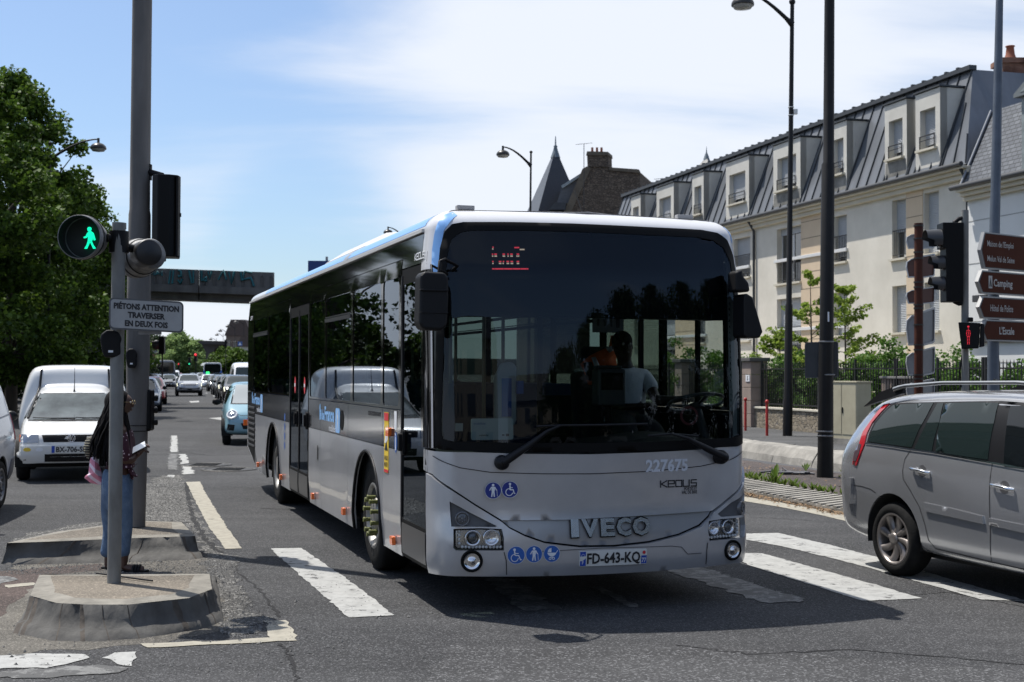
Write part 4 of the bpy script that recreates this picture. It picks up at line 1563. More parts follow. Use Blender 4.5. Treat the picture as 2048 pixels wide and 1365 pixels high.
# orange side markers and indicators
for s_,z,w_,h in ((1.28,.40,.09,.07),(3.45,.42,.09,.07),(5.3,.40,.09,.07),(7.8,.42,.09,.07),(10.2,.42,.09,.07),(1.45,1.28,.11,.07)):
 mb = MB()
 a = aS(s_)
 sheet(mb,rect(a - w_ / 2,z - h / 2,a + w_ / 2,z + h / 2,.01),BM,(),.05,.028,.03)
 mb.build('side_marker',ORANGE,bus)
mb = MB()
q = BM(aS(11.7),.98,.03)
mb.box(q,(.05,.06,.09))
mb.build('side_marker',ORANGE,bus)
# fuel cap hole, lock
mb = MB()
sheet(mb,circ(aS(3.62),1.30,.10,.10),BM,(),None,.004)
mb.build('filler_hole',SEAL,bus)
mb = MB()
sheet(mb,rect(aS(5.05),.82,aS(5.05) + .05,.98,.02),BM,(),None,.006)
mb.build('flap_latch',BLACK,bus)
# rear louvres
mb = MB()
sheet(mb,[(aS(11.5),.62),(aS(10.65),.42),(aS(10.65),1.30),(aS(11.5),1.30)],BM,(),.3,.003)
lv = mb.build('engine_grille',SEAL,bus)
mb = MB()
for i in range(8):
 z = .66 + i * .082
 mb.tube([BM(aS(11.48),z,-.004),BM(aS(10.67),z,-.004)],.02,8)
mb.build('grille_slats',mat('dark_alu',(.10,.10,.105),.35,.8),lv)
# underbody, arch linings, interior shell
mb = MB()
mb.box((-5.9,0,.36),(11.2,2.2,.08))
mb.build('chassis',SEAL,bus)
for s_ in (-1,1):
 for c,r_ in ((2.40,.66),(8.66,.66)):
  mb = MB()
  n = 16
  vs = []
  for i in range(n + 1):
   t = math.pi * i / n
   for y in (1.225,.78):
    vs.append((-c + r_ * math.cos(t),s_ * y,.3 + (1.13 - .3) * math.sin(t)))
  fs = [(2 * i,2 * i + 1,2 * i + 3,2 * i + 2) for i in range(n)]
  mb.add(vs,fs)
  mb.poly([vs[2 * i + 1] for i in range(n + 1)])
  mb.build('arch_lining',SEAL,bus)
  if s_ < 0:
   sr = (AR0,AR1,1.07) if c < 5 else (ARr0,ARr1,1.09)
   mb = MB()
   mb.tube([BM(a,z,.006) for a,z in arch(*sr,-1,20)],.014,6)
   mb.build('arch_trim',BLACK,bus)
def wheel_at(parent,c,side,rad,width,rim,m_rim,style,rz=0.0,name='wheel',nuts=0):
 """c: centre of the outer face; side = -1 or 1 for the outward y direction; tyre with its rim as a child"""
 t = MB()
 w_ = width
 t.lathe([(rim,0.0),(rim + .012,.008),(rim + (rad - rim) * .55,.012),(rad - .02,-.012),(rad - .004,-.03),(rad,-.06),(rad,-w_ + .05),(rad - .03,-w_),(rim,-w_)],n=48,ax=(0,side,0))
 o = t.build(name,RUBBER,parent,loc=c,rz=rz)
 rm = MB()
 if style == 'bus':
  rm.lathe([(rim + .004,.002),(rim - .015,.012),(rim - .03,.0),(rim - .045,-.03),(rim - .06,-.07),(.17,-.085),(.165,-.02),(.15,.0),(.06,.01),(0,.012)],n=40,ax=(0,side,0))
 else:
  n = style[1]
  rm.lathe([(rim + .003,.0),(rim - .008,.006),(rim - .02,.0),(rim - .03,-.03),(rim - .035,-.12)],n=48,ax=(0,side,0))
  rm.lathe([(.055,-.012),(.05,.0),(.03,.004),(0,.005)],n=24,ax=(0,side,0))
  for i in range(n):
   t0 = 2 * math.pi * i / n
   vs = []
   K = 6
   for k in range(K + 1):
    f = k / K
    r_ = .045 + (rim - .045 - .008) * f
    tw = t0 + style[2] * f
    hw = (style[3] + (style[4] - style[3]) * f) / r_ / 2
    for s2,dz in ((-1,-.03),(-.6,0),(.6,0),(1,-.03)):
     dep = -.018 + .014 * f - .02 * math.sin(math.pi * f) + dz
     vs.append((r_ * math.cos(tw + s2 * hw),side * dep,r_ * math.sin(tw + s2 * hw)))
   rm.add(vs,[(k * 4 + j,k * 4 + j + 1,(k + 1) * 4 + j + 1,(k + 1) * 4 + j) for k in range(K) for j in range(3)],True)
 ro = rm.build('rim',m_rim,o)
 dk = MB()
 dk.lathe([(rim - .03,-.13),(0,-.13)],n=24,ax=(0,side,0))
 if style != 'bus':
  dk.build('brake_disc',SEAL,o)
 return o
RIMB = mat('dusty_bus_rim',(.28,.27,.25),.45,.6,var=.4,vscale=6)
NUT = mat('yellow_green_nut_cover',(.13,.14,.035),.55,var=.4,vscale=30)
for s_ in (-1,1):
 o = wheel_at(bus,(-2.40,s_ * 1.235,.485),s_,.485,.29,.295,RIMB,'bus')
 mb = MB()
 for i in range(10):
  t = 2 * math.pi * (i + .5) / 10
  x,z = .165 * math.cos(t),.165 * math.sin(t)
  mb.cyl((x,s_ * -.03,z),(x,s_ * .05,z),.017,.019,12)
  mb.cyl((x,s_ * .05,z),(x,s_ * .062,z),.024,.022,12)
 mb.build('nut_covers',NUT,o)
 wheel_at(bus,(-8.66,s_ * 1.235,.485),s_,.485,.55,.295,RIMB,'bus')
# mirrors
MIR = mat('mirror_housing',(.009,.009,.010),.5,spec=.25,bump=.15,bscale=250)
def mirror(s_):
 mb = MB()
 if s_ < 0:
  c = Vector((.10,-1.50,1.0))
  top_,bot_ = fp(862,545,-.10),fp(862,662,-.10)
  y0 = fp(832,600,-.10).y
  y1 = fp(891,600,-.10).y
  z0,z1 = bot_.z,top_.z
  n = 5
  prof = [(y0 + .0,z0 + .05),(y0 + .03,z0 + .005),(y1 - .05,z0),(y1 - .01,z0 + .04),(y1,(z0 + z1) * .5),(y1 - .0,z1 - .04),(y1 - .03,z1 - .005),(y0 + .04,z1),(y0 + .01,z1 - .03)]
  mb.prism([(a,b_) for a,b_ in prof],.02,.20,lambda x,y,h: (h - .02 * (y - z0),x,y))
  o = mb.build('mirror',MIR,bus,bevel=.025,seg=3)
  mb = MB()
  zz = z0 + (z1 - z0) * .68
  mb.box((.195,(y0 + y1) / 2,zz),(.03,(y1 - y0) * .96,.012))
  mb.box((.19,(y0 + y1) / 2,z0 + (z1 - z0) * .30),(.03,(y1 - y0) * .96,.008))
  mb.build('mirror_rib',MIR,o,bevel=.004)
  mb = MB()
  mb.box((.012,(y0 + y1) / 2,(z0 + z1) / 2),(.012,(y1 - y0) * .8,(z1 - z0) * .8))
  mb.build('mirror_glass',CHROME,o)
  mb = MB()
  mb.tube([(.12,y1 - .06,z1 - .05),(.12,y1 - .05,z1 + .08),(.08,y1 + .0,z1 + .10),(-.02,-1.12,z1 + .06),(-.15,-1.15,z1 + .02)],.012)
  mb.tube([(.12,y1 - .10,z1 - .05),(.11,y1 - .11,z1 + .05),(.0,-1.2,z1 - .0),(-.15,-1.2,z1 - .06)],.010)
  mb.build('mirror_arm',BLACK,o)
 else:
  tp,bt = fp(1490,590,-.05),fp(1500,677,-.05)
  y0 = fp(1480,640,-.05).y
  y1 = fp(1518,670,-.05).y
  z0,z1 = bt.z,tp.z
  prof = [(y0,z0 + .02),(y0 + .02,z0),(y1 - .03,z0 + .0),(y1,z0 + .05),(y1 - .05,z0 + (z1 - z0) * .6),(y1 - .09,z1 - .02),(y0 + .02,z1 + .01),(y0,z1 - .02)]
  mb.prism(prof,-.08,.12,lambda x,y,h: (h,x,y))
  o = mb.build('mirror',MIR,bus,bevel=.02,seg=3)
  z2 = fp(1485,545,-.05).z
  mb = MB()
  prof = [(y0 - .06,z1 + .02),(y1 - .10,z1 + .02),(y1 - .11,z1 + .09),(y1 - .16,z2 - .03),(y0 + .0,z2 + .02),(y0 - .06,z2)]
  mb.prism(prof,-.05,.10,lambda x,y,h: (h,x,y))
  mb.build('mirror_arm',MIR,o,bevel=.02,seg=3)
mirror(-1)
mirror(1)
# ---- interior
INT = mat('interior_grey',(.16,.17,.18),.6)
INTD = mat('interior_dark',(.02,.022,.023),.6,spec=.2)
mb = MB()
mb.box((-5.9,0,.42),(11.3,2.44,.05))
mb.build('floor',INTD,bus)
mb = MB()
mb.box((-6.0,0,2.62),(11.2,2.44,.04))
mb.build('ceiling',INT,bus)
mb = MB()
for y in (-1.2,1.2):
 mb.box((-6.0 if y > 0 else -3.4,y,.95),(10.6 if y > 0 else 4.2,.03,.95))
mb.box((-9.3,-1.2,.95),(4.0,.03,.95))
mb.box((-11.5,0,1.6),(.04,2.4,2.0))
mb.build('inner_wall',INTD,bus)
# dashboard
mb = MB()
prof = [(.02,.5),(.06,1.10),(-.05,1.17),(-.45,1.20),(-.62,1.14),(-.66,.5)]
def dashpt(x,z,y):
 k = max(0.0,abs(y) - .85)
 return (x - (.30 * (y / 1.2) ** 2 if x > -.3 else 0) ,y,z)
for y0,y1,up_ in ((-1.18,-.1,0),(-.1,1.18,.05)):
 N = 8
 vs = []
 for i in range(N + 1):
  y = y0 + (y1 - y0) * i / N
  hump = .06 * math.exp(-((y - .55) / .4) ** 2)
  for x,z in prof:
   vs.append(dashpt(x,z + (up_ + hump if z > 1 else 0),y))
 K = len(prof)
 mb.add(vs,[(i * K + j,(i + 1) * K + j,(i + 1) * K + j + 1,i * K + j + 1) for i in range(N) for j in range(K - 1)],False)
mb.build('dashboard',INTD,bus)
# steering wheel: centre at photo (1395, 800)
c = fp(1392,806,.62)
mb = MB()
ax = Vector((-.35,0,1)).normalized()
pts = []
e1 = Vector((0,1,0))
e2 = ax.cross(e1)
for i in range(33):
 t = 2 * math.pi * i / 32
 pts.append(Vector(c) + (e1 * math.cos(t) + e2 * math.sin(t)) * .235)
mb.tube(pts,.015,8,caps=False)
for t in (.3,math.pi - .3,-math.pi / 2):
 mb.tube([Vector(c) - ax * .03,Vector(c) + (e1 * math.cos(t) + e2 * math.sin(t)) * .225],.012,6)
mb.cyl(Vector(c) - ax * .05,Vector(c) - ax * .01,.07,.06)
mb.tube([Vector(c) - ax * .05,Vector(c) - ax * .5 + Vector((.15,0,0))],.04)
mb.build('steering_wheel',mat('wheel_grey',(.045,.045,.048),.35),bus)
# ticket machine beside the driver
q = fp(1217,775,.75)
mb = MB()
mb.box((q.x,q.y,q.z),(.16,.24,.30))
mb.box((q.x - .02,q.y,q.z + .165),(.12,.22,.03))
tm = mb.build('ticket_machine',mat('machine_grey',(.055,.06,.062),.4),bus,bevel=.02)
mb = MB()
mb.box((q.x + .083,q.y,q.z + .05),(.006,.19,.14))
mb.build('machine_screen',mat('screen_black',(.01,.012,.012),.1),tm)
mb = MB()
mb.tube([(q.x,q.y,q.z - .14),(q.x,q.y,.95)],.03)
mb.build('machine_post',BLACK,tm)
# card reader (white rounded) and blue sticker near the door
q = fp(1010,790,.55)
mb = MB()
prof = [(-.085,-.20),(-.06,-.24),(.07,-.24),(.085,-.2),(.085,.22),(.05,.26),(-.03,.25),(-.085,.14)]
mb.prism(prof,-.04,.04,lambda x,y,h: (q.x + h,q.y + x,q.z + y))
cr = mb.build('card_reader',mat('reader_white',(.42,.45,.46),.4),bus,bevel=.015)
mb = MB()
mb.box((q.x + .042,q.y,q.z - .02),(.004,.08,.30))
mb.build('reader_sticker',SBLUE,cr)
q = fp(1039,775,.5)
mb = MB()
mb.box((q.x,q.y,q.z),(.05,.05,.10))
mb.build('card_slot',SBLUE,cr)
# white paper holder leaning behind the screen
q0,q1 = fp(945,838,.03),fp(1029,880,.03)
def dashp(x,y,off):
 return (-.06 + off - .05 * (y - q1.z),x,y)
mb = MB()
sheet(mb,rect(q0.y,q1.z,q1.y,q0.z,.015),dashp,(),None,.004,.012)
ph = mb.build('route_card',mat('card_pale',(.55,.62,.62),.35),bus)
mb = MB()
text_on(mb,'mobilités',q0.y + .02,q0.z - .045,.018,dashp,.006,width=.09)
mb.build('card_print',mat('print_blue',(.03,.12,.4),.5),ph)
mb = MB()
sheet(mb,rect(q1.y - .06,q1.z + .025,q1.y - .035,q1.z + .045,.005),dashp,(),None,.006)
sheet(mb,rect(q1.y - .09,q1.z + .03,q1.y - .07,q1.z + .04,.003),dashp,(),None,.006)
text_on(mb,'valable',q0.y + .06,q1.z + .03,.012,dashp,.006,width=.07)
mb.build('card_print',DARKT,ph)
q = fp(918,855,.25)
mb = MB()
mb.box((q.x,q.y,q.z),(.004,.06,.06))
mb.build('paper_note',PLASTW,bus)
# notice on the partition, partition wall behind the driver
q0,q1 = fp(1185,620,1.75),fp(1247,666,1.75)
mb = MB()
mb.box((-1.75,(q0.y + q1.y) / 2,(q0.z + q1.z) / 2),(.01,q1.y - q0.y,q0.z - q1.z))
nt_ = mb.build('notice_board',mat('notice_grey',(.16,.165,.17),.5),bus)
mb = MB()
rnd = random.Random(4)
for i in range(4):
 mb.box((-1.744,q0.y + (q1.y - q0.y) * (.18 + .21 * i),(q0.z + q1.z) / 2),(.002,(q1.y - q0.y) * rnd.uniform(.05,.12),(q0.z - q1.z) * rnd.uniform(.4,.6)))
mb.build('notice_print',DARKT,nt_)
mb = MB()
mb.box((-1.80,.62,1.0),(.03,1.0,1.15))
mb.box((-1.80,.14,1.6),(.04,.04,2.0))
mb.box((-1.80,1.12,1.6),(.04,.04,2.0))
mb.build('driver_partition',INTD,bus)
# driver's seat
mb = MB()
mb.box((-1.25,.60,1.02),(.50,.50,.12))
mb.box((-1.52,.60,1.42),(.12,.50,.74),ry=-.12)
mb.box((-1.56,.60,1.90),(.10,.30,.22),ry=-.1)
mb.box((-1.25,.60,.70),(.36,.36,.56))
mb.build('driver_seat',mat('seat_fabric_dark',(.02,.022,.028),.9),bus,bevel=.04,seg=3)
# passenger seats
SEATM = mat('seat_fabric_blue',(.03,.06,.16),.85)
proto = None
for i,x in enumerate((-3.0,-3.9,-4.8,-7.6,-8.5,-9.4,-10.3)):
 for y in (-.9,-.45,.45,.9):
  if -7.3 < x < -5.5 and y < 0:
   continue
  if proto is None:
   mb = MB()
   mb.box((0,0,.48),(.42,.42,.08))
   mb.box((-.22,0,.86),(.07,.42,.72),ry=-.1)
   mb.box((0,0,.24),(.08,.08,.44))
   proto = mb.build('passenger_seat',SEATM,bus,loc=(x,y,.45),bevel=.03)
  else:
   c_ = proto.copy()
   COL.objects.link(c_)
   c_.location = (x,y,.45)
mb = MB()
for x,y in ((-1.9,-.35),(-3.4,-.25),(-3.4,.3),(-5.2,-.3),(-5.2,.3),(-7.3,-.3),(-7.3,.3),(-9,-.3),(-9,.3)):
 mb.cyl((x,y,.45),(x,y,2.6),.018)
for y in (-.5,.5):
 mb.tube([(-1.9,y,2.35),(-10,y,2.35)],.016)
mb.build('grab_rail',mat('rail_yellow_grey',(.16,.16,.13),.3,.5),bus)
# mirrored dark strip of blind in the upper windscreen
# no-smoking style round sticker on the dash side of the glass
mb = MB()
q = B(1380,832)
sheet(mb,circ(q[0],q[1],.085,.075),BM,[circ(q[0],q[1],.062,.055)],None,-.012)
sn = mb.build('round_sticker',mat('dull_red',(.16,.03,.035),.5),bus)
# ================================================================ cars and vans
def loft_body(name,stations,mat_,parent,arches=(),lvl=2,arch_r=.36):
 """stations: (x, z_bottom, z_belt, z_top, w_bottom, w_belt, w_top)"""
 mb = MB()
 rings = []
 for x,zb,zm,zt,wb,wm_,wt in stations:
  h = [(0,zb),(wb - .10,zb),(wb - .01,zb + .07),(wb,zb + (zm - zb) * .35),(wm_,zb + (zm - zb) * .72),(wm_ - .015,zm),(wt + (wm_ - wt) * .12,zt - max(.02,(zt - zm) * .16)),(wt - .09,zt - .01),(wt * .5,zt + .005),(0,zt + .01)]
  rings.append([(x,y,z) for y,z in h] + [(x,-y,z) for y,z in h[-2:0:-1]])
 n = len(rings[0])
 vs = [v for r_ in rings for v in r_]
 fs = [(i * n + j,(i + 1) * n + j,(i + 1) * n + (j + 1) % n,i * n + (j + 1) % n) for i in range(len(rings) - 1) for j in range(n)]
 fs += [tuple(range(n)),tuple(range((len(rings) - 1) * n,len(rings) * n))[::-1]]
 mb.add(vs,fs,True)
 o = mb.build(name,mat_,parent)
 bm = bmesh.new()
 bm.from_mesh(o.data)
 bmesh.ops.recalc_face_normals(bm,faces=bm.faces)
 bm.to_mesh(o.data)
 bm.free()
 md = o.modifiers.new('s','SUBSURF')
 md.levels = md.render_levels = lvl
 evaluate(o)
 if arches:
  cuts = []
  for x,z,r_,side,depth in arches:
   c = MB()
   W_ = 1.2
   c.lathe([(0,0),(r_,0),(r_,.8),(0,.8)],(x,side * depth,z),(0,side,0),36)
   co = c.build('cut',None,parent)
   bm = bmesh.new()
   bm.from_mesh(co.data)
   bmesh.ops.remove_doubles(bm,verts=bm.verts,dist=1e-5)
   bmesh.ops.recalc_face_normals(bm,faces=bm.faces)
   bm.to_mesh(co.data)
   bm.free()
   md = o.modifiers.new('b','BOOLEAN')
   md.operation = 'DIFFERENCE'
   md.solver = 'EXACT'
   md.object = co
   cuts.append(co)
  evaluate(o)
  for c in cuts:
   bpy.data.objects.remove(c)
 for p_ in o.data.polygons:
  p_.use_smooth = True
 if arches:
  o.data.polygons.foreach_set('use_smooth',[True] * len(o.data.polygons))
  bm = bmesh.new()
  bm.from_mesh(o.data)
  for e in bm.edges:
   if len(e.link_faces) == 2 and e.calc_face_angle(0) > .9:
    e.smooth = False
  bm.to_mesh(o.data)
  bm.free()
 return o
class Surf:
 """ray-casts flat outlines onto a body mesh, in the body's own frame"""
 def __init__(s,mesh):
  s.b = BVHTree.FromPolygons([v.co.copy() for v in mesh.vertices],[tuple(p_.vertices) for p_ in mesh.polygons])
  s.last = None
 def hit(s,o,d_):
  loc,n_,i,t = s.b.ray_cast(Vector(o),Vector(d_))
  return loc,n_
 def side(s,sd):
  def f(x,z,off=0.0):
   l,n_ = s.hit((x,sd * 3,z),(0,-sd,0))
   if l is None:
    l,n_,i,t = s.b.find_nearest(Vector((x,sd * .9,z)))
   if n_.y * sd < 0:
    n_ = -n_
   return l + n_ * off
  return f
 def front(s,sd=1):
  def f(y,z,off=0.0):
   l,n_ = s.hit((sd * 6,y,z),(-sd,0,0))
   if l is None:
    l,n_,i,t = s.b.find_nearest(Vector((sd * 2.0,y,z)))
   if n_.x * sd < 0:
    n_ = -n_
   return l + n_ * off
  return f
 def top(s):
  def f(x,y,off=0.0):
   l,n_ = s.hit((x,y,5),(0,0,-1))
   if l is None:
    l,n_,i,t = s.b.find_nearest(Vector((x,y,1)))
   if n_.z < 0:
    n_ = -n_
   return l + n_ * off
  return f
def patch(name,outer,fn,m,parent,off=.004,thick=.012,h=.08,holes=(),smooth=True):
 mb = MB()
 sheet(mb,outer,fn,holes,h,off,thick,smooth)
 return mb.build(name,m,parent)
def seam(name,pts,fn,wd,m,parent,off=.002,h=.06):
 L_ = []
 for a,b_ in zip(pts,pts[1:]):
  k = max(1,int(math.hypot(b_[0] - a[0],b_[1] - a[1]) / h))
  L_ += [(a[0] + (b_[0] - a[0]) * i / k,a[1] + (b_[1] - a[1]) * i / k) for i in range(k)]
 L_.append(pts[-1])
 mb = MB()
 vs = []
 for i,q in enumerate(L_):
  a,b_ = L_[max(0,i - 1)],L_[min(len(L_) - 1,i + 1)]
  dx,dy = b_[0] - a[0],b_[1] - a[1]
  l = math.hypot(dx,dy) or 1
  ox,oy = -dy / l * wd / 2,dx / l * wd / 2
  vs += [fn(q[0] + ox,q[1] + oy,off),fn(q[0] - ox,q[1] - oy,off)]
 mb.add(vs,[(2 * i,2 * i + 1,2 * i + 3,2 * i + 2) for i in range(len(L_) - 1)],True)
 return mb.build(name,m,parent)
def pebble_mesh():
 pass
CGLASS = mat('car_glass_dark',(.006,.008,.009),.03,spec=.6)
CGLASS2 = mat('car_glass_pale',(.012,.020,.019),.03,spec=.6)
TRIM = mat('black_trim',(.008,.008,.009),.4,spec=.25)
MPVS = mat('light_silver_car_paint',(.42,.425,.44),.24,.65,coat=.9,var=.05,vscale=2)
SEAMM = mat('panel_gap_dark',(.02,.02,.022),.7)
RED = mat('red_lamp',(.42,.012,.02),.15,coat=1.0)
WELL = mat('wheel_well_black',(.008,.008,.008),.95)
def wells(parent,arches,r_in=None):
 for x,z,r_,side,depth in arches:
  mb = MB()
  N = 20
  vs = []
  for i in range(N + 1):
   t = R(-12 + 204 * i / N)
   for y in (depth + .004,depth + .27):
    vs.append((x + (r_ - .006) * math.cos(t),side * y,z + (r_ - .006) * math.sin(t)))
  mb.add(vs,[(2 * i,2 * i + 1,2 * i + 3,2 * i + 2) for i in range(N)])
  mb.poly([vs[2 * i] for i in range(N + 1)])
  mb.build('wheel_arch',WELL,parent)
# ---------------------------------------------------------------- silver people carrier at the right
mpv = thing('people_carrier','silver estate people carrier with roof rails leaving at the right, dusty alloy wheels','car',(4.65,10.71,0),math.atan2(-.94,.342))
ST = [(-2.27,.42,.86,.92,.66,.72,.62),(-2.24,.34,1.02,1.10,.80,.82,.72),(-2.14,.30,1.07,1.36,.87,.89,.66),(-1.94,.26,1.10,1.53,.89,.905,.67),(-1.66,.24,1.09,1.60,.90,.915,.69),
      (-1.0,.22,1.07,1.635,.905,.92,.71),(-.1,.20,1.05,1.64,.905,.92,.72),(.55,.20,1.03,1.61,.905,.92,.70),(1.0,.2,1.0,1.40,.90,.91,.66),(1.5,.2,.97,1.06,.90,.90,.74),(2.0,.22,.86,.93,.88,.84,.68),(2.28,.28,.66,.72,.76,.72,.55),(2.36,.36,.56,.6,.62,.58,.45)]
AR = [(-1.33,.34,.385,s_,.62) for s_ in (-1,1)] + [(1.40,.34,.385,s_,.62) for s_ in (-1,1)]
mb_ = loft_body('body',ST,MPVS,mpv,AR)
wells(mpv,AR)
S = Surf(mb_.data)
MW = W(mpv)
MWI = MW.inverted()
def H(px,py,side=-1):      # outline point on the right-hand flank, as (x, z)
 o = MWI @ CAMP
 d_ = (MWI.to_3x3() @ raydir(px,py)).normalized()
 l,n_,i,t = S.b.ray_cast(o,d_)
 k = 0
 while l is None and k < 60:
  k += 1
  px,py = px + (1900 - px) * .006,py + (950 - py) * .006
  d_ = (MWI.to_3x3() @ raydir(px,py)).normalized()
  l,n_,i,t = S.b.ray_cast(o,d_)
 return l.x,l.z
def HL(L_):
 return [H(1680 + a / 2.967,740 + b_ / 2.967) for a,b_ in L_]
fs_ = {-1: S.side(-1),1: S.side(1)}
q_win = HL([(172,428),(185,380),(215,320),(270,255),(318,212),(400,205),(558,198),(520,270),(470,360),(428,462),(300,445)])
r_quart = HL([(445,470),(500,350),(560,240),(580,202),(618,200),(595,300),(560,420),(548,486)])
r_win = HL([(570,488),(590,330),(632,200),(780,196),(944,200),(920,300),(895,420),(880,535),(720,512)])
pill = HL([(895,545),(905,440),(930,300),(962,194),(1000,196),(985,300),(965,440),(955,560)])
f0 = HL([(975,568),(985,400),(1015,215),(1090,222)])
zt_,zb_ = f0[2][1],f0[0][1]
f_win = [f0[0],f0[1],f0[2],(f0[2][0] + .5,zt_ + .005),(f0[2][0] + .82,zt_ - .06),(1.35,zb_ + .04),(1.36,zb_ - .01)]
surround = HL([(160,436),(175,375),(205,312),(262,245),(310,203),(400,196),(700,190),(960,186)]) + [(.35,1.545),(.75,1.47),(1.40,1.06),(1.38,1.01)] + HL([(1085,584),(900,550),(560,492),(300,455)])
for s_ in (-1,1):
 f = fs_[s_]
 sr = patch('window_surround',surround,f,TRIM,mpv,.003,.01,.07)
 for nm,L_ in (('quarter_window',q_win),('quarter_window',r_quart),('rear_side_window',r_win),('front_side_window',f_win)):
  patch(nm,L_,f,CGLASS2 if nm != 'front_side_window' else CGLASS,mpv,.007,.004,.07)
 seam('chrome_strip',HL([(155,438),(300,456),(420,475),(560,493),(720,520),(900,552),(1085,586)]) + [(1.35,H(2040,936)[1] - .03)],f,.014,CHROME,mpv,.012)
 seam('panel_gap',HL([(420,478),(385,530),(372,600),(376,650),(420,720),(470,810),(505,920),(525,1010),(570,1062),(700,1092),(900,1140),(1085,1182)]) + [(1.0,.27)],f,.009,SEAMM,mpv)
 seam('panel_gap',HL([(905,556),(892,640),(888,800),(893,960),(900,1136)]),f,.009,SEAMM,mpv)
 seam('panel_gap',[(1.0,1.0),(1.02,.8),(1.0,.35)],f,.009,SEAMM,mpv)
 seam('panel_gap',HL([(83,685),(130,692),(180,708),(212,730)]),f,.008,SEAMM,mpv)
 patch('rub_strip',HL([(497,785),(680,825),(852,868),(858,915),(690,878),(510,838)]),f,MPVS,mpv,.016,.03,.05)
 st = HL([(888,878),(1085,918),(1085,965),(890,920)])
 patch('rub_strip',[st[0],st[1],(.98,st[1][1] + .0),(.98,st[2][1]),st[2],st[3]],f,MPVS,mpv,.016,.03,.05)
 for L_ in (HL([(432,588),(536,612)]),HL([(908,682),(1036,712)])):
  (xa,za),(xb,zb) = L_
  c = f((xa + xb) / 2,(za + zb) / 2,0)
  dish = patch('handle_dish',circ((xa + xb) / 2 + .01,(za + zb) / 2,.055,.05,20),f,mat('dish_shadow_silver',(.10,.10,.105),.4,.4),mpv,.002,.004,None)
  mb = MB()
  mb.tube([f(xa,za,.01),f(xa + .02,za,.035),f(xb - .02,zb,.035),f(xb,zb,.01)],[.012,.016,.016,.012],10)
  mb.build('door_handle',CHROME,mpv)
 tl = HL([(78,562),(88,500),(118,440),(140,370),(190,300),(262,210),(300,202),(250,250),(195,315),(165,375),(150,440),(125,500),(100,570)])
 patch('tail_lamp',tl,f,RED,mpv,.010,.03,.05)
 patch('tail_lamp_lens',HL([(84,540),(92,490),(120,440),(132,445),(118,500),(100,545)]),f,mat('lamp_smoke',(.09,.06,.07),.15,coat=1.0),mpv,.014,.02,.05)
 mb = MB()
 L_ = [(-1.56,.705,1.635),(-1.50,.70,1.65),(-1.40,.70,1.668),(-.9,.69,1.70),(0,.68,1.71),(.7,.68,1.675),(.95,.68,1.60)]
 mb.tube([(x,s_ * y,z) for x,y,z in L_],[.022,.022,.018,.016,.016,.018,.018],8)
 mb.build('roof_rail',mat('satin_rail',(.42,.43,.44),.3,.9),mpv)
 for xa,xb,z0 in ((-1.98,-1.45,1.47),):
  mb = MB()
  mb.add([(xa,s_ * .74,z0),(xb,s_ * .70,1.60),(xb,s_ * .685,1.69),(xa + .22,s_ * .71,z0 + .14),(xa,s_ * .70,z0),(xb,s_ * .66,1.60),(xb,s_ * .66,1.69),(xa + .22,s_ * .68,z0 + .14)],[(0,1,2,3),(7,6,5,4),(3,2,6,7),(0,4,5,1),(1,5,6,2),(0,3,7,4)])
  mb.build('rail_foot',TRIM,mpv)
 patch('bumper',HL([(38,650),(60,636),(82,642),(80,740),(75,795),(50,780)]),f,MPVS,mpv,.03,.05,.06)
 mi = MB()
 mi.sphere((1.02,s_ * 1.02,1.05),.12,14,10,(.6,.9,.75))
 mi.build('wing_mirror',MPVS,mpv)
RIMM = mat('dusty_alloy',(.26,.235,.22),.4,.7,var=.3,vscale=8)
for x in (-1.33,1.40):
 for s_ in (-1,1):
  wheel_at(mpv,(x,s_ * .895,.325),s_,.325,.21,.228,RIMM,('car',8,.30 * s_,.055,.085))
wsm = patch('windscreen',[(-.66,1.06),(.66,1.06),(.58,1.52),(-.58,1.52)],S.front(1),CGLASS,mpv,.006,.01,.1)
patch('rear_window',[(-.62,1.1),(.62,1.1),(.55,1.5),(-.55,1.5)],S.front(-1),CGLASS,mpv,.006,.01,.1)
mb = MB()
mb.box((-2.27,0,.55),(.10,1.3,.16))
mb.build('bumper',MPVS,mpv,bevel=.03)
mb = MB()
mb.box((-.2,0,.24),(3.4,1.3,.12))
mb.build('underbody',WELL,mpv)
mb = MB()
for s_ in (-1,1):
 mb.box((2.18,s_ * .62,.72),(.2,.26,.12),rz=-s_ * .5)
mb = MB()
mb.box((-1.0,-.05,1.72),(.03,.03,.03))
mb.build('headlight',LAMPIN,mpv)
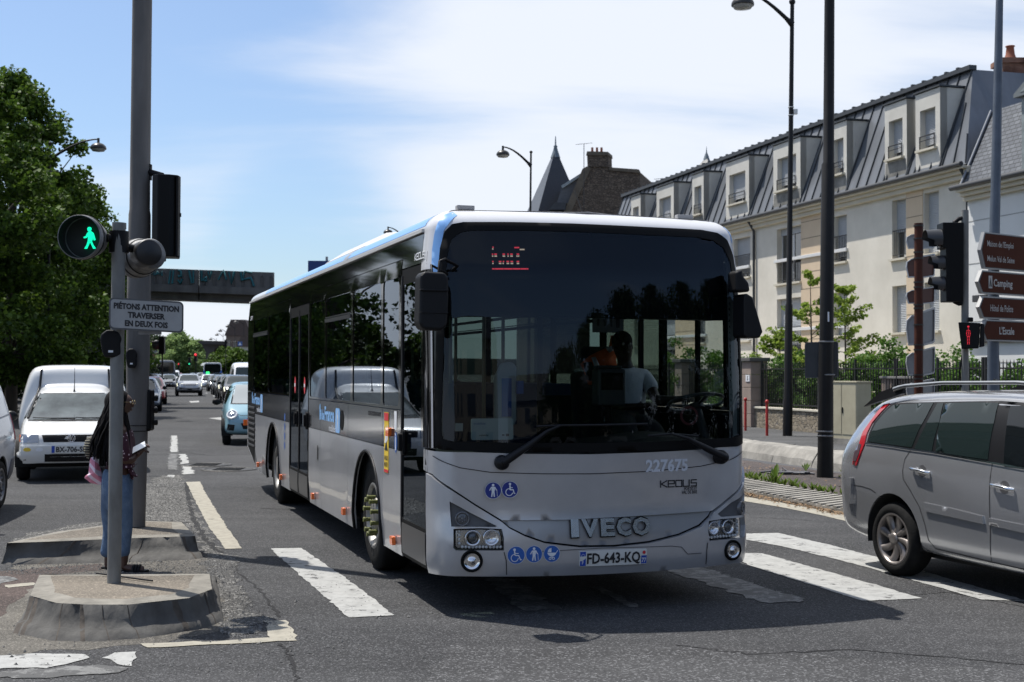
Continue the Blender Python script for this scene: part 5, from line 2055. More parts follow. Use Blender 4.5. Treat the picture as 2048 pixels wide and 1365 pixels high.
# ---------------------------------------------------------------- generic car maker
PAINTS = {}
def paint(name,col,metal=.0):
 return mat(name,col,.3,metal,coat=.8,var=.03,vscale=2)
def plate_on(parent,fn,yc,zc,text,hw=.26,hh=.055):
 o = patch('number_plate',rect(yc - hw,zc - hh,yc + hw,zc + hh,.006),fn,mat('plate_white',(.66,.66,.62),.35),parent,.02,.015,.2)
 for r_ in (rect(yc - hw + .003,zc - hh + .004,yc - hw + .05,zc + hh - .004),rect(yc + hw - .05,zc - hh + .004,yc + hw - .003,zc + .008)):
  mb = MB()
  sheet(mb,r_,fn,(),None,.022)
  mb.build('plate_band',mat('plate_blue',(.01,.06,.38),.4),o)
 if text:
  mb = MB()
  text_on(mb,text,yc - hw + .06,zc - .035,.072,fn,.023,width=2 * hw - .13,bold=.04)
  mb.build('plate_letters',DARKT,o)
 return o
SHAPES = {
 'hatch': dict(st=[(-2.05,.42,.84,.92,.62,.68,.55),(-2.0,.32,.95,1.05,.76,.78,.66),(-1.75,.28,.98,1.36,.82,.84,.60),(-1.3,.24,.97,1.47,.84,.86,.62),(-.3,.22,.95,1.5,.85,.87,.64),(.3,.22,.93,1.46,.85,.87,.62),(.75,.22,.92,1.22,.85,.86,.62),(1.15,.22,.90,.98,.84,.84,.68),(1.6,.24,.82,.88,.82,.78,.62),(1.88,.3,.66,.72,.74,.68,.52),(1.96,.38,.52,.56,.6,.56,.42)],
   wb=(-1.25,1.25),wr=.31,hw=.86,ws=[(-.62,.98),(.62,.98),(.50,1.42),(-.50,1.42)],hl=[(.42,.68),(.72,.72),(.72,.80),(.60,.80),(.40,.73)],gr=[(-.36,.62),(.36,.62),(.40,.72),(-.40,.72)],lg=[(-.5,.36),(.5,.36),(.42,.50),(-.42,.50)],pl=.50,
   sw=[(-1.6,1.0),(1.0,.97),(.45,1.36),(-.2,1.41),(-1.2,1.38)]),
 'suv': dict(st=[(-2.2,.5,.92,1.0,.68,.74,.6),(-2.12,.4,1.08,1.2,.82,.85,.7),(-1.75,.36,1.12,1.48,.88,.9,.62),(-1.2,.34,1.10,1.57,.90,.92,.66),(-.2,.32,1.07,1.6,.91,.93,.68),(.4,.32,1.05,1.56,.91,.93,.66),(.85,.32,1.04,1.32,.91,.92,.66),(1.25,.32,1.03,1.10,.90,.90,.76),(1.8,.34,.96,1.02,.88,.86,.72),(2.1,.38,.80,.86,.82,.78,.62),(2.2,.45,.62,.68,.68,.64,.5)],
   wb=(-1.35,1.35),wr=.36,hw=.91,ws=[(-.68,1.10),(.68,1.10),(.56,1.52),(-.56,1.52)],hl=[(.44,.80),(.80,.84),(.82,.93),(.70,.93),(.42,.86)],gr=[(-.42,.76),(.42,.76),(.48,.88),(-.48,.88)],lg=[(-.78,.44),(.78,.44),(.72,.62),(.4,.56),(-.4,.56),(-.72,.62)],pl=.66,
   sw=[(-1.7,1.13),(1.1,1.08),(.55,1.46),(-.2,1.52),(-1.4,1.46)]),
 'van': dict(st=[(-2.3,.45,1.2,1.8,.80,.86,.74),(-2.25,.36,1.2,2.2,.9,.95,.80),(-1.9,.34,1.2,2.32,.94,.98,.84),(0,.32,1.2,2.36,.95,.98,.86),(.7,.32,1.2,2.30,.95,.98,.84),(1.05,.32,1.2,2.05,.95,.97,.80),(1.55,.32,1.2,1.38,.94,.95,.82),(2.0,.34,1.0,1.1,.92,.9,.74),(2.3,.4,.8,.86,.82,.78,.6),(2.36,.46,.6,.66,.7,.66,.5)],
   wb=(-1.45,1.55),wr=.34,hw=.94,ws=[(-.78,1.30),(.78,1.30),(.70,2.04),(-.70,2.04)],hl=[(.5,.80),(.82,.82),(.82,1.0),(.62,1.0),(.5,.9)],gr=[(-.42,.76),(.42,.76),(.44,.90),(-.44,.90)],lg=[(-.6,.48),(.6,.48),(.55,.60),(-.55,.60)],pl=.66,
   sw=[(.1,1.28),(1.45,1.26),(1.0,1.9),(.1,2.0)])}
PROTO = {}
def car(shape,name,label,loc,rz,pm,text='',group='cars queuing down the street',glassm=None,hlm=None,lit=None):
 d_ = SHAPES[shape]
 key = shape
 gm = glassm or CGLASS2
 if key not in PROTO:
  root = thing(name,label,'van' if shape == 'van' else 'car',loc,rz,group)
  ar = [(x,d_['wr'],d_['wr'] + .05,s_,d_['hw'] - .26) for x in d_['wb'] for s_ in (-1,1)]
  b_ = loft_body('body',d_['st'],pm,root,ar,2)
  wells(root,ar)
  s_f = Surf(b_.data)
  fr = s_f.front(1)
  patch('windscreen',d_['ws'],fr,gm,root,.006,.01,.12)
  for s_ in (-1,1):
   patch('side_window',d_['sw'],s_f.side(s_),CGLASS,root,.006,.01,.15)
   patch('headlight',[(y * s_,z) for y,z in d_['hl']],fr,mat('far_headlight',(.5,.5,.5),.15,.6,coat=1),root,.008,.01,.08)
   mi = MB()
   mi.sphere((d_['ws'][0][1] * 0 + (.55 if shape != 'van' else .95),s_ * (d_['hw'] + .13),d_['ws'][0][1] + .06),.11,10,8,(.6,.95,.8 if shape != 'van' else 1.8))
   mi.build('wing_mirror',TRIM,root)
  patch('grille',d_['gr'],fr,TRIM,root,.008,.01,.1)
  patch('lower_grille',d_['lg'],fr,TRIM,root,.008,.01,.1)
  o = patch('number_plate',rect(-.26,d_['pl'] - .055,.26,d_['pl'] + .055),fr,mat('plate_white',(.66,.66,.62),.35),root,.02,.01,.2)
  for x in d_['wb']:
   for s_ in (-1,1):
    wheel_at(root,(x,s_ * (d_['hw'] + .005),d_['wr']),s_,d_['wr'],.2,d_['wr'] * .66,mat('far_alloy',(.3,.3,.31),.35,.7),('car',5,.0,.07,.12))
  mb = MB()
  mb.box((0,0,.3),(3.2,1.2,.16))
  mb.build('underbody',WELL,root)
  PROTO[key] = root
  return root
 c = copy_tree(PROTO[key])
 c.location = loc
 c.rotation_euler = (0,0,rz)
 c['label'] = label
 c['category'] = 'van' if shape == 'van' else 'car'
 c['group'] = group
 for ch in c.children:
  if ch.name.startswith('body'):
   ch.material_slots[0].link = 'OBJECT'
   ch.material_slots[0].material = pm
  if glassm and ch.name.startswith('windscreen'):
   ch.material_slots[0].link = 'OBJECT'
   ch.material_slots[0].material = glassm
 return c
YD = math.atan2(-.964,.2657)          # heading of traffic coming down the street
PSIL = paint('silver_grey_paint',(.42,.44,.47),.4)
PDGR = paint('dark_grey_paint',(.035,.036,.04),.3)
PBLK = paint('black_car_paint',(.012,.012,.013))
PRED = paint('red_car_paint',(.35,.015,.02))
PWHT = paint('white_car_paint',(.72,.73,.74))
PGRY = paint('mid_grey_paint',(.16,.17,.18),.4)
PBLU = paint('pale_blue_grey_paint',(.30,.36,.44),.3)
suv = car('suv','crossover_car','silver crossover car in the middle lane with daytime lights on',Gd(377,793) if False else G(377,792),YD,PSIL)
mb = MB()
sf = Surf(suv.children[0].data).front(1)
for s_ in (-1,1):
 sheet(mb,[(s_ * .84,.93),(s_ * .86,.93),(s_ * .84,.72),(s_ * .66,.70),(s_ * .66,.73),(s_ * .81,.75)],sf,(),None,.014,.004)
 sheet(mb,[(s_ * .50,.90),(s_ * .82,.95),(s_ * .82,.92),(s_ * .5,.87)],sf,(),None,.014,.004)
mb.build('daytime_lamp',mat('drl_lit',(.9,.9,.7),.3,emit=(1.0,.97,.72),estr=1.6),suv)
def gcar(shape,nm,label,px,py,pm,dz=0.0,**k):
 q = G(px,py)
 return car(shape,nm,label,q,YD + dz,pm,**k)
hatchp = gcar('hatch','hatchback_car','red hatchback car half hidden by the tall pole',300,808,PRED,group='cars queuing down the street')
gcar('hatch','hatchback_car','blue grey hatchback right behind the low black traffic light',283,822,PBLU)
gcar('suv','family_car','pale blue grey car behind the red hatchback',300,786,PBLU)
vanp = gcar('van','delivery_van','tall white van with rounded roof behind the light blue car',492,800,PWHT,group='vans queuing down the street')
gcar('van','delivery_van','low white van far down the street left of the crossover',345,770,PWHT,group='vans queuing down the street').scale = (1,1,.82)
gcar('hatch','hatchback_car','dark hatchback between the white van and the crossover',337,778,PGRY)
gcar('suv','family_car','black car directly behind the light blue car',462,800,PDGR)
gcar('hatch','hatchback_car','black hatchback second behind the light blue car',447,790,PBLK)
gcar('hatch','hatchback_car','dark car third behind the light blue car',434,783,PDGR)
gcar('hatch','hatchback_car','white and black small car right of the crossover',417,779,PWHT)
gcar('suv','family_car','grey car beyond the crossover, in front of the far blue bus',404,768,PSIL)
gcar('hatch','hatchback_car','farthest dark car left of the far blue bus',388,764,PGRY)
gcar('hatch','hatchback_car','farthest white car in the left lane',322,766,PWHT)
gcar('suv','family_car','dark car close behind the light blue car, half hidden by the bus',476,808,PBLK)
gcar('hatch','hatchback_car','small silver car in the left lane beyond the blue grey car',312,779,PSIL)
gcar('suv','family_car','dark car in the left lane before the farthest white car',317,772,PDGR)
gcar('hatch','hatchback_car','red car far off between the white van and the crossover',356,763,PRED)
gcar('suv','family_car','farthest silver car in the right lane',436,769,PSIL)
# ---------------------------------------------------------------- light blue small car behind the bus
twl = G(511,884)
tw = thing('small_car','light blue small city car with round headlights beside the back of the bus','car',(twl.x,twl.y,0),YD - .05)
LB = paint('light_blue_car_paint',(.20,.36,.43))
TST = [(-1.78,.42,.86,.96,.62,.68,.55),(-1.74,.32,.98,1.15,.76,.78,.64),(-1.5,.28,1.0,1.42,.80,.82,.60),(-1.0,.24,.99,1.5,.82,.83,.62),(-.2,.22,.97,1.53,.82,.83,.64),(.3,.22,.95,1.46,.82,.83,.62),(.7,.22,.94,1.24,.82,.82,.62),(1.1,.22,.93,1.02,.81,.80,.66),(1.5,.24,.84,.92,.79,.75,.60),(1.74,.28,.68,.74,.74,.70,.54),(1.82,.36,.52,.58,.60,.58,.44)]
TAR = [(x,.30,.35,s_,.58) for x in (-1.18,1.22) for s_ in (-1,1)]
tb = loft_body('body',TST,LB,tw,TAR)
wells(tw,TAR)
ts = Surf(tb.data)
tf = ts.front(1)
patch('windscreen',[(-.60,1.0),(.60,1.0),(.50,1.44),(-.50,1.44)],tf,mat('bright_screen',(.28,.30,.30),.08,coat=1.0),tw,.006,.01,.08)
patch('window_surround',[(-.64,.98),(.64,.98),(.53,1.47),(-.53,1.47)],tf,TRIM,tw,.003,.01,.08)
for s_ in (-1,1):
 side = ts.side(s_)
 patch('side_window',[(-1.35,1.02),(.85,.98),(.40,1.38),(-.2,1.42),(-1.0,1.40)],side,CGLASS,tw,.006,.01,.1)
 seam('panel_gap',[(.78,.95),(.80,.6),(.7,.3),(-.3,.27),(-.45,.6),(-.4,.99)],side,.012,SEAMM,tw)
 hlm = MB()
 c = tf(s_ * .60,.74,.012)
 nx = (tf(s_ * .60,.74,.1) - c)
 hlm.lathe([(.135,-.03),(.135,.012),(.115,.02),(.105,.01)],c,nx,28)
 ho = hlm.build('headlight',mat('white_ring',(.75,.76,.76),.25,coat=1),tw)
 hlm = MB()
 hlm.lathe([(.105,.008),(.08,.004),(.05,.01),(0,.02)],c,nx,24)
 hlm.build('headlight_lens',LAMPIN,ho)
 mi = MB()
 mi.sphere((.62,s_ * .97,1.03),.11,14,10,(.6,1.0,.75))
 mi.build('wing_mirror',BLACK,tw)
 for x in (-1.18,1.22):
  wheel_at(tw,(x,s_ * .815,.30),s_,.30,.19,.205,mat('far_alloy',(.3,.3,.31),.35,.7),('car',6,.0,.06,.09))
 hd = MB()
 hd.box(side(-.2,.8,.015),(.16,.02,.025))
 hd.build('door_handle',LB,tw)
patch('grille',[(-.34,.40),(.34,.40),(.40,.54),(-.40,.54)],tf,TRIM,tw,.006,.01,.08)
patch('fog_vent',[(-.72,.38),(-.56,.36),(-.54,.50),(-.70,.52)],tf,TRIM,tw,.006,.01,.05)
patch('fog_vent',[(.72,.38),(.56,.36),(.54,.50),(.70,.52)],tf,TRIM,tw,.006,.01,.05)
plate_on(tw,tf,0,.60,'')
seam('panel_gap',[(-.66,.86),(-.4,.72),(.4,.72),(.66,.86)],tf,.01,SEAMM,tw)
# ---------------------------------------------------------------- white box-backed van facing us (behind the woman)
cl_ = G(112,955)
cad = thing('delivery_van','old white delivery van with bulging box body facing us behind the woman','van',(cl_.x,cl_.y + .9,0),YD + .03)
VW_ = paint('aged_white_van_paint',(.68,.68,.66))
CST = [(-2.1,.5,1.0,1.55,.82,.90,.70),(-2.05,.36,1.05,1.78,.88,.95,.74),(-1.6,.3,1.08,1.87,.88,.96,.77),(-.65,.28,1.08,1.89,.88,.96,.77),(-.38,.28,1.08,1.86,.87,.95,.75),(-.28,.28,1.06,1.74,.86,.93,.68),(-.24,.28,1.0,1.54,.84,.845,.58),(-.16,.28,1.0,1.52,.84,.845,.58),(.25,.26,.98,1.46,.84,.845,.56),(.70,.26,.96,1.20,.84,.84,.60),(1.10,.26,.94,.99,.83,.82,.70),(1.6,.28,.86,.92,.82,.80,.70),(1.92,.30,.72,.80,.80,.78,.66),(1.99,.34,.60,.70,.76,.74,.62),(2.02,.42,.5,.56,.70,.68,.58)]
CAR_ = [(x,.30,.35,s_,.60) for x in (-1.25,1.28) for s_ in (-1,1)]
# the box stands wider than the cab
cb = loft_body('body',CST,VW_,cad,CAR_)
wells(cad,CAR_)
cs = Surf(cb.data)
cf = cs.front(1)
patch('windscreen_surround',[(-.70,.955),(.70,.955),(.56,1.40),(-.56,1.40)],cf,TRIM,cad,.004,.01,.08)
patch('windscreen',[(-.68,.97),(.68,.97),(.545,1.385),(-.545,1.385)],cf,mat('hazy_windscreen',(.08,.095,.095),.10,spec=.7,var=.6,vscale=2.5),cad,.008,.006,.06)
for s_ in (-1,1):
 side = cs.side(s_)
 patch('side_window',[(.0,1.0),(.92,.98),(.50,1.30),(.0,1.38)],side,CGLASS,cad,.006,.01,.08)
 patch('headlight',[(s_ * y,z) for y,z in ((.50,.635),(.76,.635),(.775,.70),(.76,.765),(.50,.755))],cf,LAMPIN,cad,.01,.012,.06)
 patch('indicator',[(s_ * y,z) for y,z in ((.775,.65),(.80,.66),(.80,.745),(.775,.75))],cf,ORANGE,cad,.01,.012,.06)
 patch('lower_vent',[(s_ * y,z) for y,z in ((.50,.36),(.72,.37),(.72,.46),(.50,.45))],cf,TRIM,cad,.012,.012,.06)
 mb = MB()                # rubber seam between cab and box
 L_ = [cf(s_ * .70,.99,.012),cf(s_ * .60,1.40,.012),cf(s_ * .58,1.52,.012),cf(s_ * .57,1.66,.012),cf(s_ * .56,1.80,.012)]
 mb.tube(L_,.02,6)
 mb.build('roof_seam',TRIM,cad)
 mi = MB()
 mi.sphere((.62,s_ * 1.0,1.02),.10,12,8,(.6,1.1,.9))
 mi.build('wing_mirror',TRIM,cad)
 for x in (-1.25,1.28):
  wheel_at(cad,(x,s_ * .845,.30),s_,.30,.19,.19,mat('steel_rim',(.12,.12,.12),.5,.6),('car',8,.0,.08,.10))
patch('grille',[(-.42,.645),(.42,.645),(.45,.755),(-.45,.755)],cf,TRIM,cad,.006,.01,.08)
mb = MB()
for k in range(4):
 L_ = [cf(-.42 + .84 * i / 8,.663 + k * .025,.014) for i in range(9)]
 mb.tube(L_,.004,4)
mb.build('grille_bars',BLACK,cad)
c = cf(0,.70,.012)
mb = MB()
mb.lathe([(.062,0),(.062,.012),(.052,.014),(.050,.008)],c,(1,0,0),28)
bd_ = mb.build('round_badge',CHROME,cad)
mb = MB()
def bst(L_):
 for (ya,za),(yb,zb) in zip(L_,L_[1:]):
  mb.tube([(c.x + .012,c.y + ya,c.z + za),(c.x + .012,c.y + yb,c.z + zb)],.0045,5)
bst([(-.024,.048),(0,.004),(.024,.048)])
bst([(-.046,.026),(-.018,-.044),(0,-.004),(.018,-.044),(.046,.026)])
mb.build('badge_strokes',CHROME,bd_)
patch('bumper',[(-.80,.34),(.80,.34),(.82,.58),(-.82,.58)],cf,VW_,cad,.035,.05,.08)
patch('lower_vent',[(-.40,.36),(.40,.36),(.40,.46),(-.40,.46)],cf,TRIM,cad,.042,.012,.08)
o = patch('number_plate',rect(-.30,.475,.33,.585,.006),cf,mat('plate_white',(.66,.66,.62),.35),cad,.05,.012,.2)
for r_ in (rect(-.297,.48,-.25,.58),rect(.275,.48,.325,.54)):
 mb = MB()
 sheet(mb,r_,cf,(),None,.053)
 mb.build('plate_band',mat('plate_blue',(.01,.06,.38),.4),o)
mb = MB()
text_on(mb,'BX-706-SM',-.23,.492,.075,cf,.054,width=.48,bold=.04)
mb.build('plate_letters',DARKT,o)
mb = MB()
sheet(mb,circ(.30,.56,.01,n=8),cf,(),None,.053)
mb.build('plate_emblem',mat('sticker_red',(.55,.02,.03),.4),o)
for y,m_ in ((-.66,mat('sticker_yellow',(.75,.52,.04),.5)),(-.48,STW),(.50,STW)):
 patch('bumper_sticker',circ(y,.53,.055,.03,16),cf,m_,cad,.038,.004,None)
for y0,y1 in ((-.62,.05),(.05,.5)):
 mb = MB()
 mb.tube([cf(y0 + .28 if y0 < 0 else y0 + .1,.965,.04),cf(y1,.975,.03)],.010,6)
 mb.tube([cf(y0,.985,.03),cf(y0 + (y1 - y0) * .98,.965,.025)],.008,6)
 mb.build('wiper',TRIM,cad)
mb = MB()
a0_ = cs.top()(.28,.0,0)
mb.tube([a0_,a0_ + Vector((-.02,0,.05)),a0_ + Vector((-.12,0,.42))],[.022,.008,.003],6)
mb.build('antenna',BLACK,cad)
mb = MB()
mb.box((0,0,.3),(3.4,1.2,.14))
mb.build('underbody',WELL,cad)
# ---------------------------------------------------------------- white van cut by the left edge of the photo
vl = G(15,1021)
pv_rz = math.atan2(-.99,.139)
van = thing('panel_van','white panel van with plain flank leaving at the left edge','van',(0,0,0),pv_rz)
VST = [(-2.20,.44,.98,1.55,.78,.84,.60),(-2.16,.34,1.0,1.72,.86,.89,.66),(-1.95,.28,1.0,1.81,.90,.915,.70),(-1.0,.26,1.0,1.84,.90,.92,.72),(0,.24,1.0,1.84,.90,.92,.72),(.6,.24,1.0,1.76,.90,.92,.70),(1.0,.24,1.0,1.5,.90,.91,.66),(1.4,.24,.98,1.16,.9,.9,.74),(1.9,.26,.86,.94,.86,.84,.68),(2.15,.32,.68,.74,.74,.7,.55)]
# rear axle at x=-1.33, right side (y<0) faces us
off_ = Matrix.Rotation(pv_rz,3,'Z') @ Vector((-1.33,.90,0))
van.location = (vl.x - off_.x - .10,vl.y - off_.y + .05,0)
VAR = [(x,.32,.37,s_,.62) for x in (-1.33,1.40) for s_ in (-1,1)]
vb = loft_body('body',VST,paint('white_panel_van_paint',(.74,.75,.77)),van,VAR)
wells(van,VAR)
vs_ = Surf(vb.data)
for s_ in (-1,1):
 side = vs_.side(s_)
 seam('panel_gap',[(-1.95,1.20),(-1.2,1.16),(.6,1.10)],side,.02,mat('crease_grey',(.45,.46,.48),.5),van)
 seam('panel_gap',[(-2.0,1.18),(-1.98,1.5),(-1.8,1.62),(-.9,1.66)],side,.012,mat('crease_grey',(.45,.46,.48),.5),van)
 patch('tail_lamp',[(-2.16,.86),(-2.09,.86),(-2.11,1.2),(-2.15,1.2)],side,RED,van,.012,.02,.05)
 seam('panel_gap',[(-1.55,.92),(-1.55,.80),(-1.45,.78),(-1.40,.86),(-1.45,.95),(-1.55,.92)],side,.008,mat('crease_grey',(.45,.46,.48),.5),van)
 patch('bumper',[(-2.17,.32),(-1.74,.30),(-1.72,.46),(-1.85,.62),(-2.15,.64)],side,mat('bumper_grey',(.10,.10,.11),.6),van,.014,.02,.06)
 for x in (-1.33,1.40):
  wheel_at(van,(x,s_ * .895,.32),s_,.32,.2,.21,mat('steel_rim_grey',(.22,.22,.225),.45,.6),('car',14,.0,.03,.055))
 patch('side_window',[(.35,1.05),(1.2,1.04),(.9,1.45),(.35,1.52)],side,CGLASS,van,.006,.01,.1)
 mi = MB()
 mi.sphere((1.0,s_ * 1.06,1.12),.12,12,8,(.6,1.0,1.0))
 mi.build('wing_mirror',TRIM,van)
patch('windscreen',[(-.66,1.16),(.66,1.16),(.58,1.62),(-.58,1.62)],vs_.front(1),CGLASS,van,.006,.01,.1)
mb = MB()
mb.box((0,0,.3),(3.4,1.3,.14))
mb.build('underbody',WELL,van)
# ---------------------------------------------------------------- far buses and train
def far_bus(name,label,px,py,mtop,mlow,wd=2.5,ht=3.0,dot=False):
 q = G(px,py)
 b = thing(name,label,'bus',(q.x,q.y,0),YD,'buses far down the street')
 mb = MB()
 prof = [(-wd / 2,.35),(wd / 2,.35),(wd / 2 + .02,1.2),(wd / 2 - .05,ht - .3),(wd / 2 - .3,ht),(-wd / 2 + .3,ht),(-wd / 2 + .05,ht - .3),(-wd / 2 - .02,1.2)]
 mb.prism(prof,-11,0,lambda x,y,h: (h,x,y))
 mb.build('body',mtop,b,bevel=.08)
 mb = MB()
 mb.prism([(-wd / 2 + .12,1.15),(wd / 2 - .12,1.15),(wd / 2 - .16,ht - .35),(wd / 2 - .3,ht - .2),(-wd / 2 + .3,ht - .2),(-wd / 2 + .16,ht - .35)],.0,.03,lambda x,y,h: (h,x,y))
 mb.build('windscreen',CGLASS,b)
 mb = MB()
 for s_ in (-1,1):
  mb.prism([(s_ * wd / 2,.36),(s_ * (wd / 2 - .5),.36),(s_ * (wd / 2 - .5),1.1),(s_ * (wd / 2 - .15),1.9),(s_ * (wd / 2 + .01),1.9)],.0,.05,lambda x,y,h: (h,x,y))
  mb.box((-5.5,s_ * (wd / 2 + .01),.8),(10.8,.03,.8))
 mb.build('livery_panel',mlow,b)
 for s_ in (-1,1):
  mb = MB()
  mb.box((.03,s_ * (wd / 2 - .35),.75),(.04,.35,.2))
  mb.build('headlight',LAMPIN,b)
  mb = MB()
  mb.box((-5.5,s_ * (wd / 2 + .0),2.0),(10.4,.05,1.1))
  mb.build('side_window',CGLASS,b)
  wheel_at(b,(-2.4,s_ * (wd / 2 - .02),.48),s_,.48,.3,.3,RIMB,'bus')
 if dot:
  mb = MB()
  mb.box((.035,.45 - 1.1,1.55),(.02,.45,.38))
  mb.build('destination_lamp',mat('green_lamp',(.05,.6,.2),.4,emit=(.05,1,.25),estr=1.2),b)
 return b
far_bus('city_bus','blue and white bus with a green sign far down the right lane',425,769,BWHITE,mat('bus_blue',(.03,.13,.42),.35,coat=.4),dot=True)
far_bus('coach','dark fronted coach far down the left lane',327,775,mat('coach_grey',(.3,.3,.31),.4),mat('coach_dark',(.06,.065,.08),.4))
# ================================================================ poles, signals, signs
CONCP = mat('weathered_pole_grey',(.15,.142,.134),.8,spec=.2,var=.35,vscale=3,bump=.25,bscale=18,stretch=(1,1,.25))
GALV = mat('galvanised_steel',(.30,.31,.33),.5,.3,var=.3,vscale=5,stretch=(1,1,.3))
GALV2 = mat('dirty_light_grey_paint',(.24,.24,.225),.65,var=.4,vscale=6,col2=(.12,.116,.105),stretch=(1,1,.4))
DARKP = mat('dark_brown_pole_paint',(.013,.012,.0115),.5,spec=.25,var=.3,vscale=6)
BLUP = mat('blue_grey_post_paint',(.10,.12,.15),.5,.2,var=.2,vscale=5)
BROWNP = mat('brown_post_paint',(.07,.022,.013),.6,spec=.2,var=.3,vscale=8)
SIGB = mat('sign_back_grey',(.30,.30,.30),.5,.5,var=.15,vscale=4)
SIGD = mat('sign_back_dark',(.045,.05,.055),.5,var=.2,vscale=4)
def view_basis(c):             # right/up/towards-camera directions at a point in the place, for things that face the road user
 f = (Vector((0,0,HC)) - Vector(c))
 f.z = 0
 f.normalize()
 r_ = Vector((-f.y,f.x,0))
 return r_,Vector((0,0,1)),f
def leaning(base,top):
 return Vector(base),Vector(top)
# --- small pole with two round pedestrian signals
YP = 9.86
pb,pt = G(228,1166,.22),P(239.5,447,YP)
pt.y = YP - .02
sp_ = thing('pedestrian_signal_pole','slim grey pole on the near island carrying two round pedestrian signals','signal pole',pb)
def rel(v,o):
 return Vector(v) - o.location
mb = MB()
top_ = P(238,500,YP)
mb.tube([Vector((0,0,0)),rel(pb.lerp(pt,.5),sp_),rel(pt,sp_)],.0495,24)
mb.build('pole',GALV2,sp_)
mb = MB()
c1,c2 = rel(P(238.5,458,YP),sp_),rel(P(239,446,YP),sp_)
mb.cyl(c1,c2,.052,.05,20)
mb.build('pole_cap',BLACK,sp_)
mb = MB()
mb.cyl(rel(P(237.5,506,YP),sp_),rel(P(238,463,YP),sp_),.073,.073,20)
mb.build('clamp_collar',BLACK,sp_)
DRUM = mat('signal_drum_grey',(.28,.28,.28),.5,.2,var=.5,vscale=9,col2=(.06,.06,.06))
def drum(name,label,cpx,depthY,face_dir,r_,L_,lit):
 c = P(*cpx,depthY)
 ax = Vector(face_dir).normalized()
 u = Vector((0,0,1)).cross(ax).normalized()      # to the right of the face as seen by its reader... keeps pictogram upright
 o = thing(name,label,'pedestrian signal',c,group='round pedestrian signals on the slim pole')
 mb = MB()
 mb.lathe([(0,-L_),(r_ * .72,-L_),(r_ * .80,-L_ + .02),(r_ * .84,-L_ * .55),(r_ * .98,-L_ * .42),(r_,-L_ * .2),(r_ * .985,0),(r_ * .95,.0)],(0,0,0),ax,48)
 mb.build('drum_housing',DRUM,o)
 mb = MB()
 mb.lathe([(r_ * .95,-.0),(r_ * .93,-L_ * .5),(0,-L_ * .5)],(0,0,0),ax,48)
 mb.build('signal_face',mat('signal_inside_black',(.004,.004,.004),.7),o)
 mb = MB()
 mb.lathe([(r_ * 1.005,-L_ * .30),(r_ * 1.02,-L_ * .28),(r_ * 1.02,-L_ * .24),(r_ * 1.005,-L_ * .22)],(0,0,0),ax,48)
 mb.build('clamp_ring',BLACK,o)
 if lit:
  def fm(x,y,off=0.0):
   return u * x + Vector((0,0,1)) * y + ax * (-L_ * .42 + off)
  mb = MB()
  k = r_ / 42.0
  def pl(L2):
   sheet(mb,[((x - 172) * k + .038,(473 - y) * k) for x,y in L2],fm,(),None,0,.004)
  px = lambda a,b_: (0 + a / 3.412,400 + b_ / 3.412)
  pl([px(570,190),px(575,180),px(587,178),px(597,184),px(598,196),px(592,206),px(580,208),px(572,202)])
  pl([px(578,209),px(596,206),px(612,218),px(618,236),px(626,262),px(614,267),px(606,244),px(606,262),px(600,272),px(574,270),px(576,240),px(564,250),px(548,252),px(546,243),px(560,238),px(568,220)])
  pl([px(574,270),px(590,274),px(580,298),px(570,320),px(552,320),px(556,312),px(566,296)])
  pl([px(588,274),px(602,272),px(612,296),px(626,314),px(626,320),px(610,320),px(600,298)])
  mb.build('walking_figure',mat('green_signal_light',(.0,.5,.25),.5,emit=(.0,.82,.42),estr=1.15),o)
 return o
fd = Vector((.163 * -1,-1,0))
tocam = (CAMP - P(163,473,YP)); tocam.z = 0; tocam.normalize()
ang = lambda v,d_: Matrix.Rotation(R(d_),3,'Z') @ v
dg_ = drum('round_pedestrian_signal','round signal head showing a lit green walking figure',(158,474),YP - .25,ang(tocam,-21) + Vector((0,0,-.03)),.163,.26,True)
df_ = drum('round_pedestrian_signal','round signal head turned away, seen from behind',(268,520),YP + .42,ang(tocam,205) + Vector((0,0,-.10)),.150,.30,False)
mb = MB()
q = P(299,505,YP + .02)
axb = (CAMP - q).normalized() + Vector((.35,0,.12))
mb.lathe([(0,.0),(.092,.0),(.100,-.012),(.100,-.16),(.0,-.16)],(0,0,0),axb,36)
o = mb.build('rear_cap',mat('cap_black',(.012,.012,.013),.45),df_)
o.location = q - df_.location
for q0,q1 in ((P(238,478,YP),P(215,476,YP - .05)),(P(238,492,YP),P(275,500,YP + .1))):
 mb = MB()
 mb.tube([rel(q0,sp_),rel(q1,sp_)],.032,10)
 mb.build('signal_bracket',BLACK,sp_)
# --- warning sign on the small pole
c = P(293,631,YP - .10)
r_,u_,f_ = view_basis(c)
sg = thing('pedestrian_notice_sign','white framed sign warning pedestrians to cross in two stages','sign',c)
kx = c.y / F
def sgm(x,y,off=0.0):
 return r_ * x + u_ * (y - .012 * x / .26) + f_ * off
W2,H2 = 72 * kx,31.5 * kx
mb = MB()
sheet(mb,rect(-W2,-H2,W2,H2,.035,5),sgm,(),.2,0,.018)
mb.build('sign_plate',mat('sign_frame_grey',(.10,.10,.10),.5),sg)
mb = MB()
sheet(mb,rect(-W2 + .012,-H2 + .012,W2 - .012,H2 - .012,.026,5),sgm,(),.2,.003)
mb.build('sign_face',mat('sign_face_off_white',(.36,.36,.35),.55,var=.15,vscale=6),sg)
mb = MB()
for t,yy,wd in (('PIÉTONS ATTENTION',10.5,126),('TRAVERSER',-6.3,72),('EN DEUX FOIS',-23.2,83)):
 text_on(mb,t,0,yy * kx,10.6 * kx,sgm,.005,width=wd * kx,bold=.07,align='CENTER')
mb.build('sign_lettering',DARKT,sg)
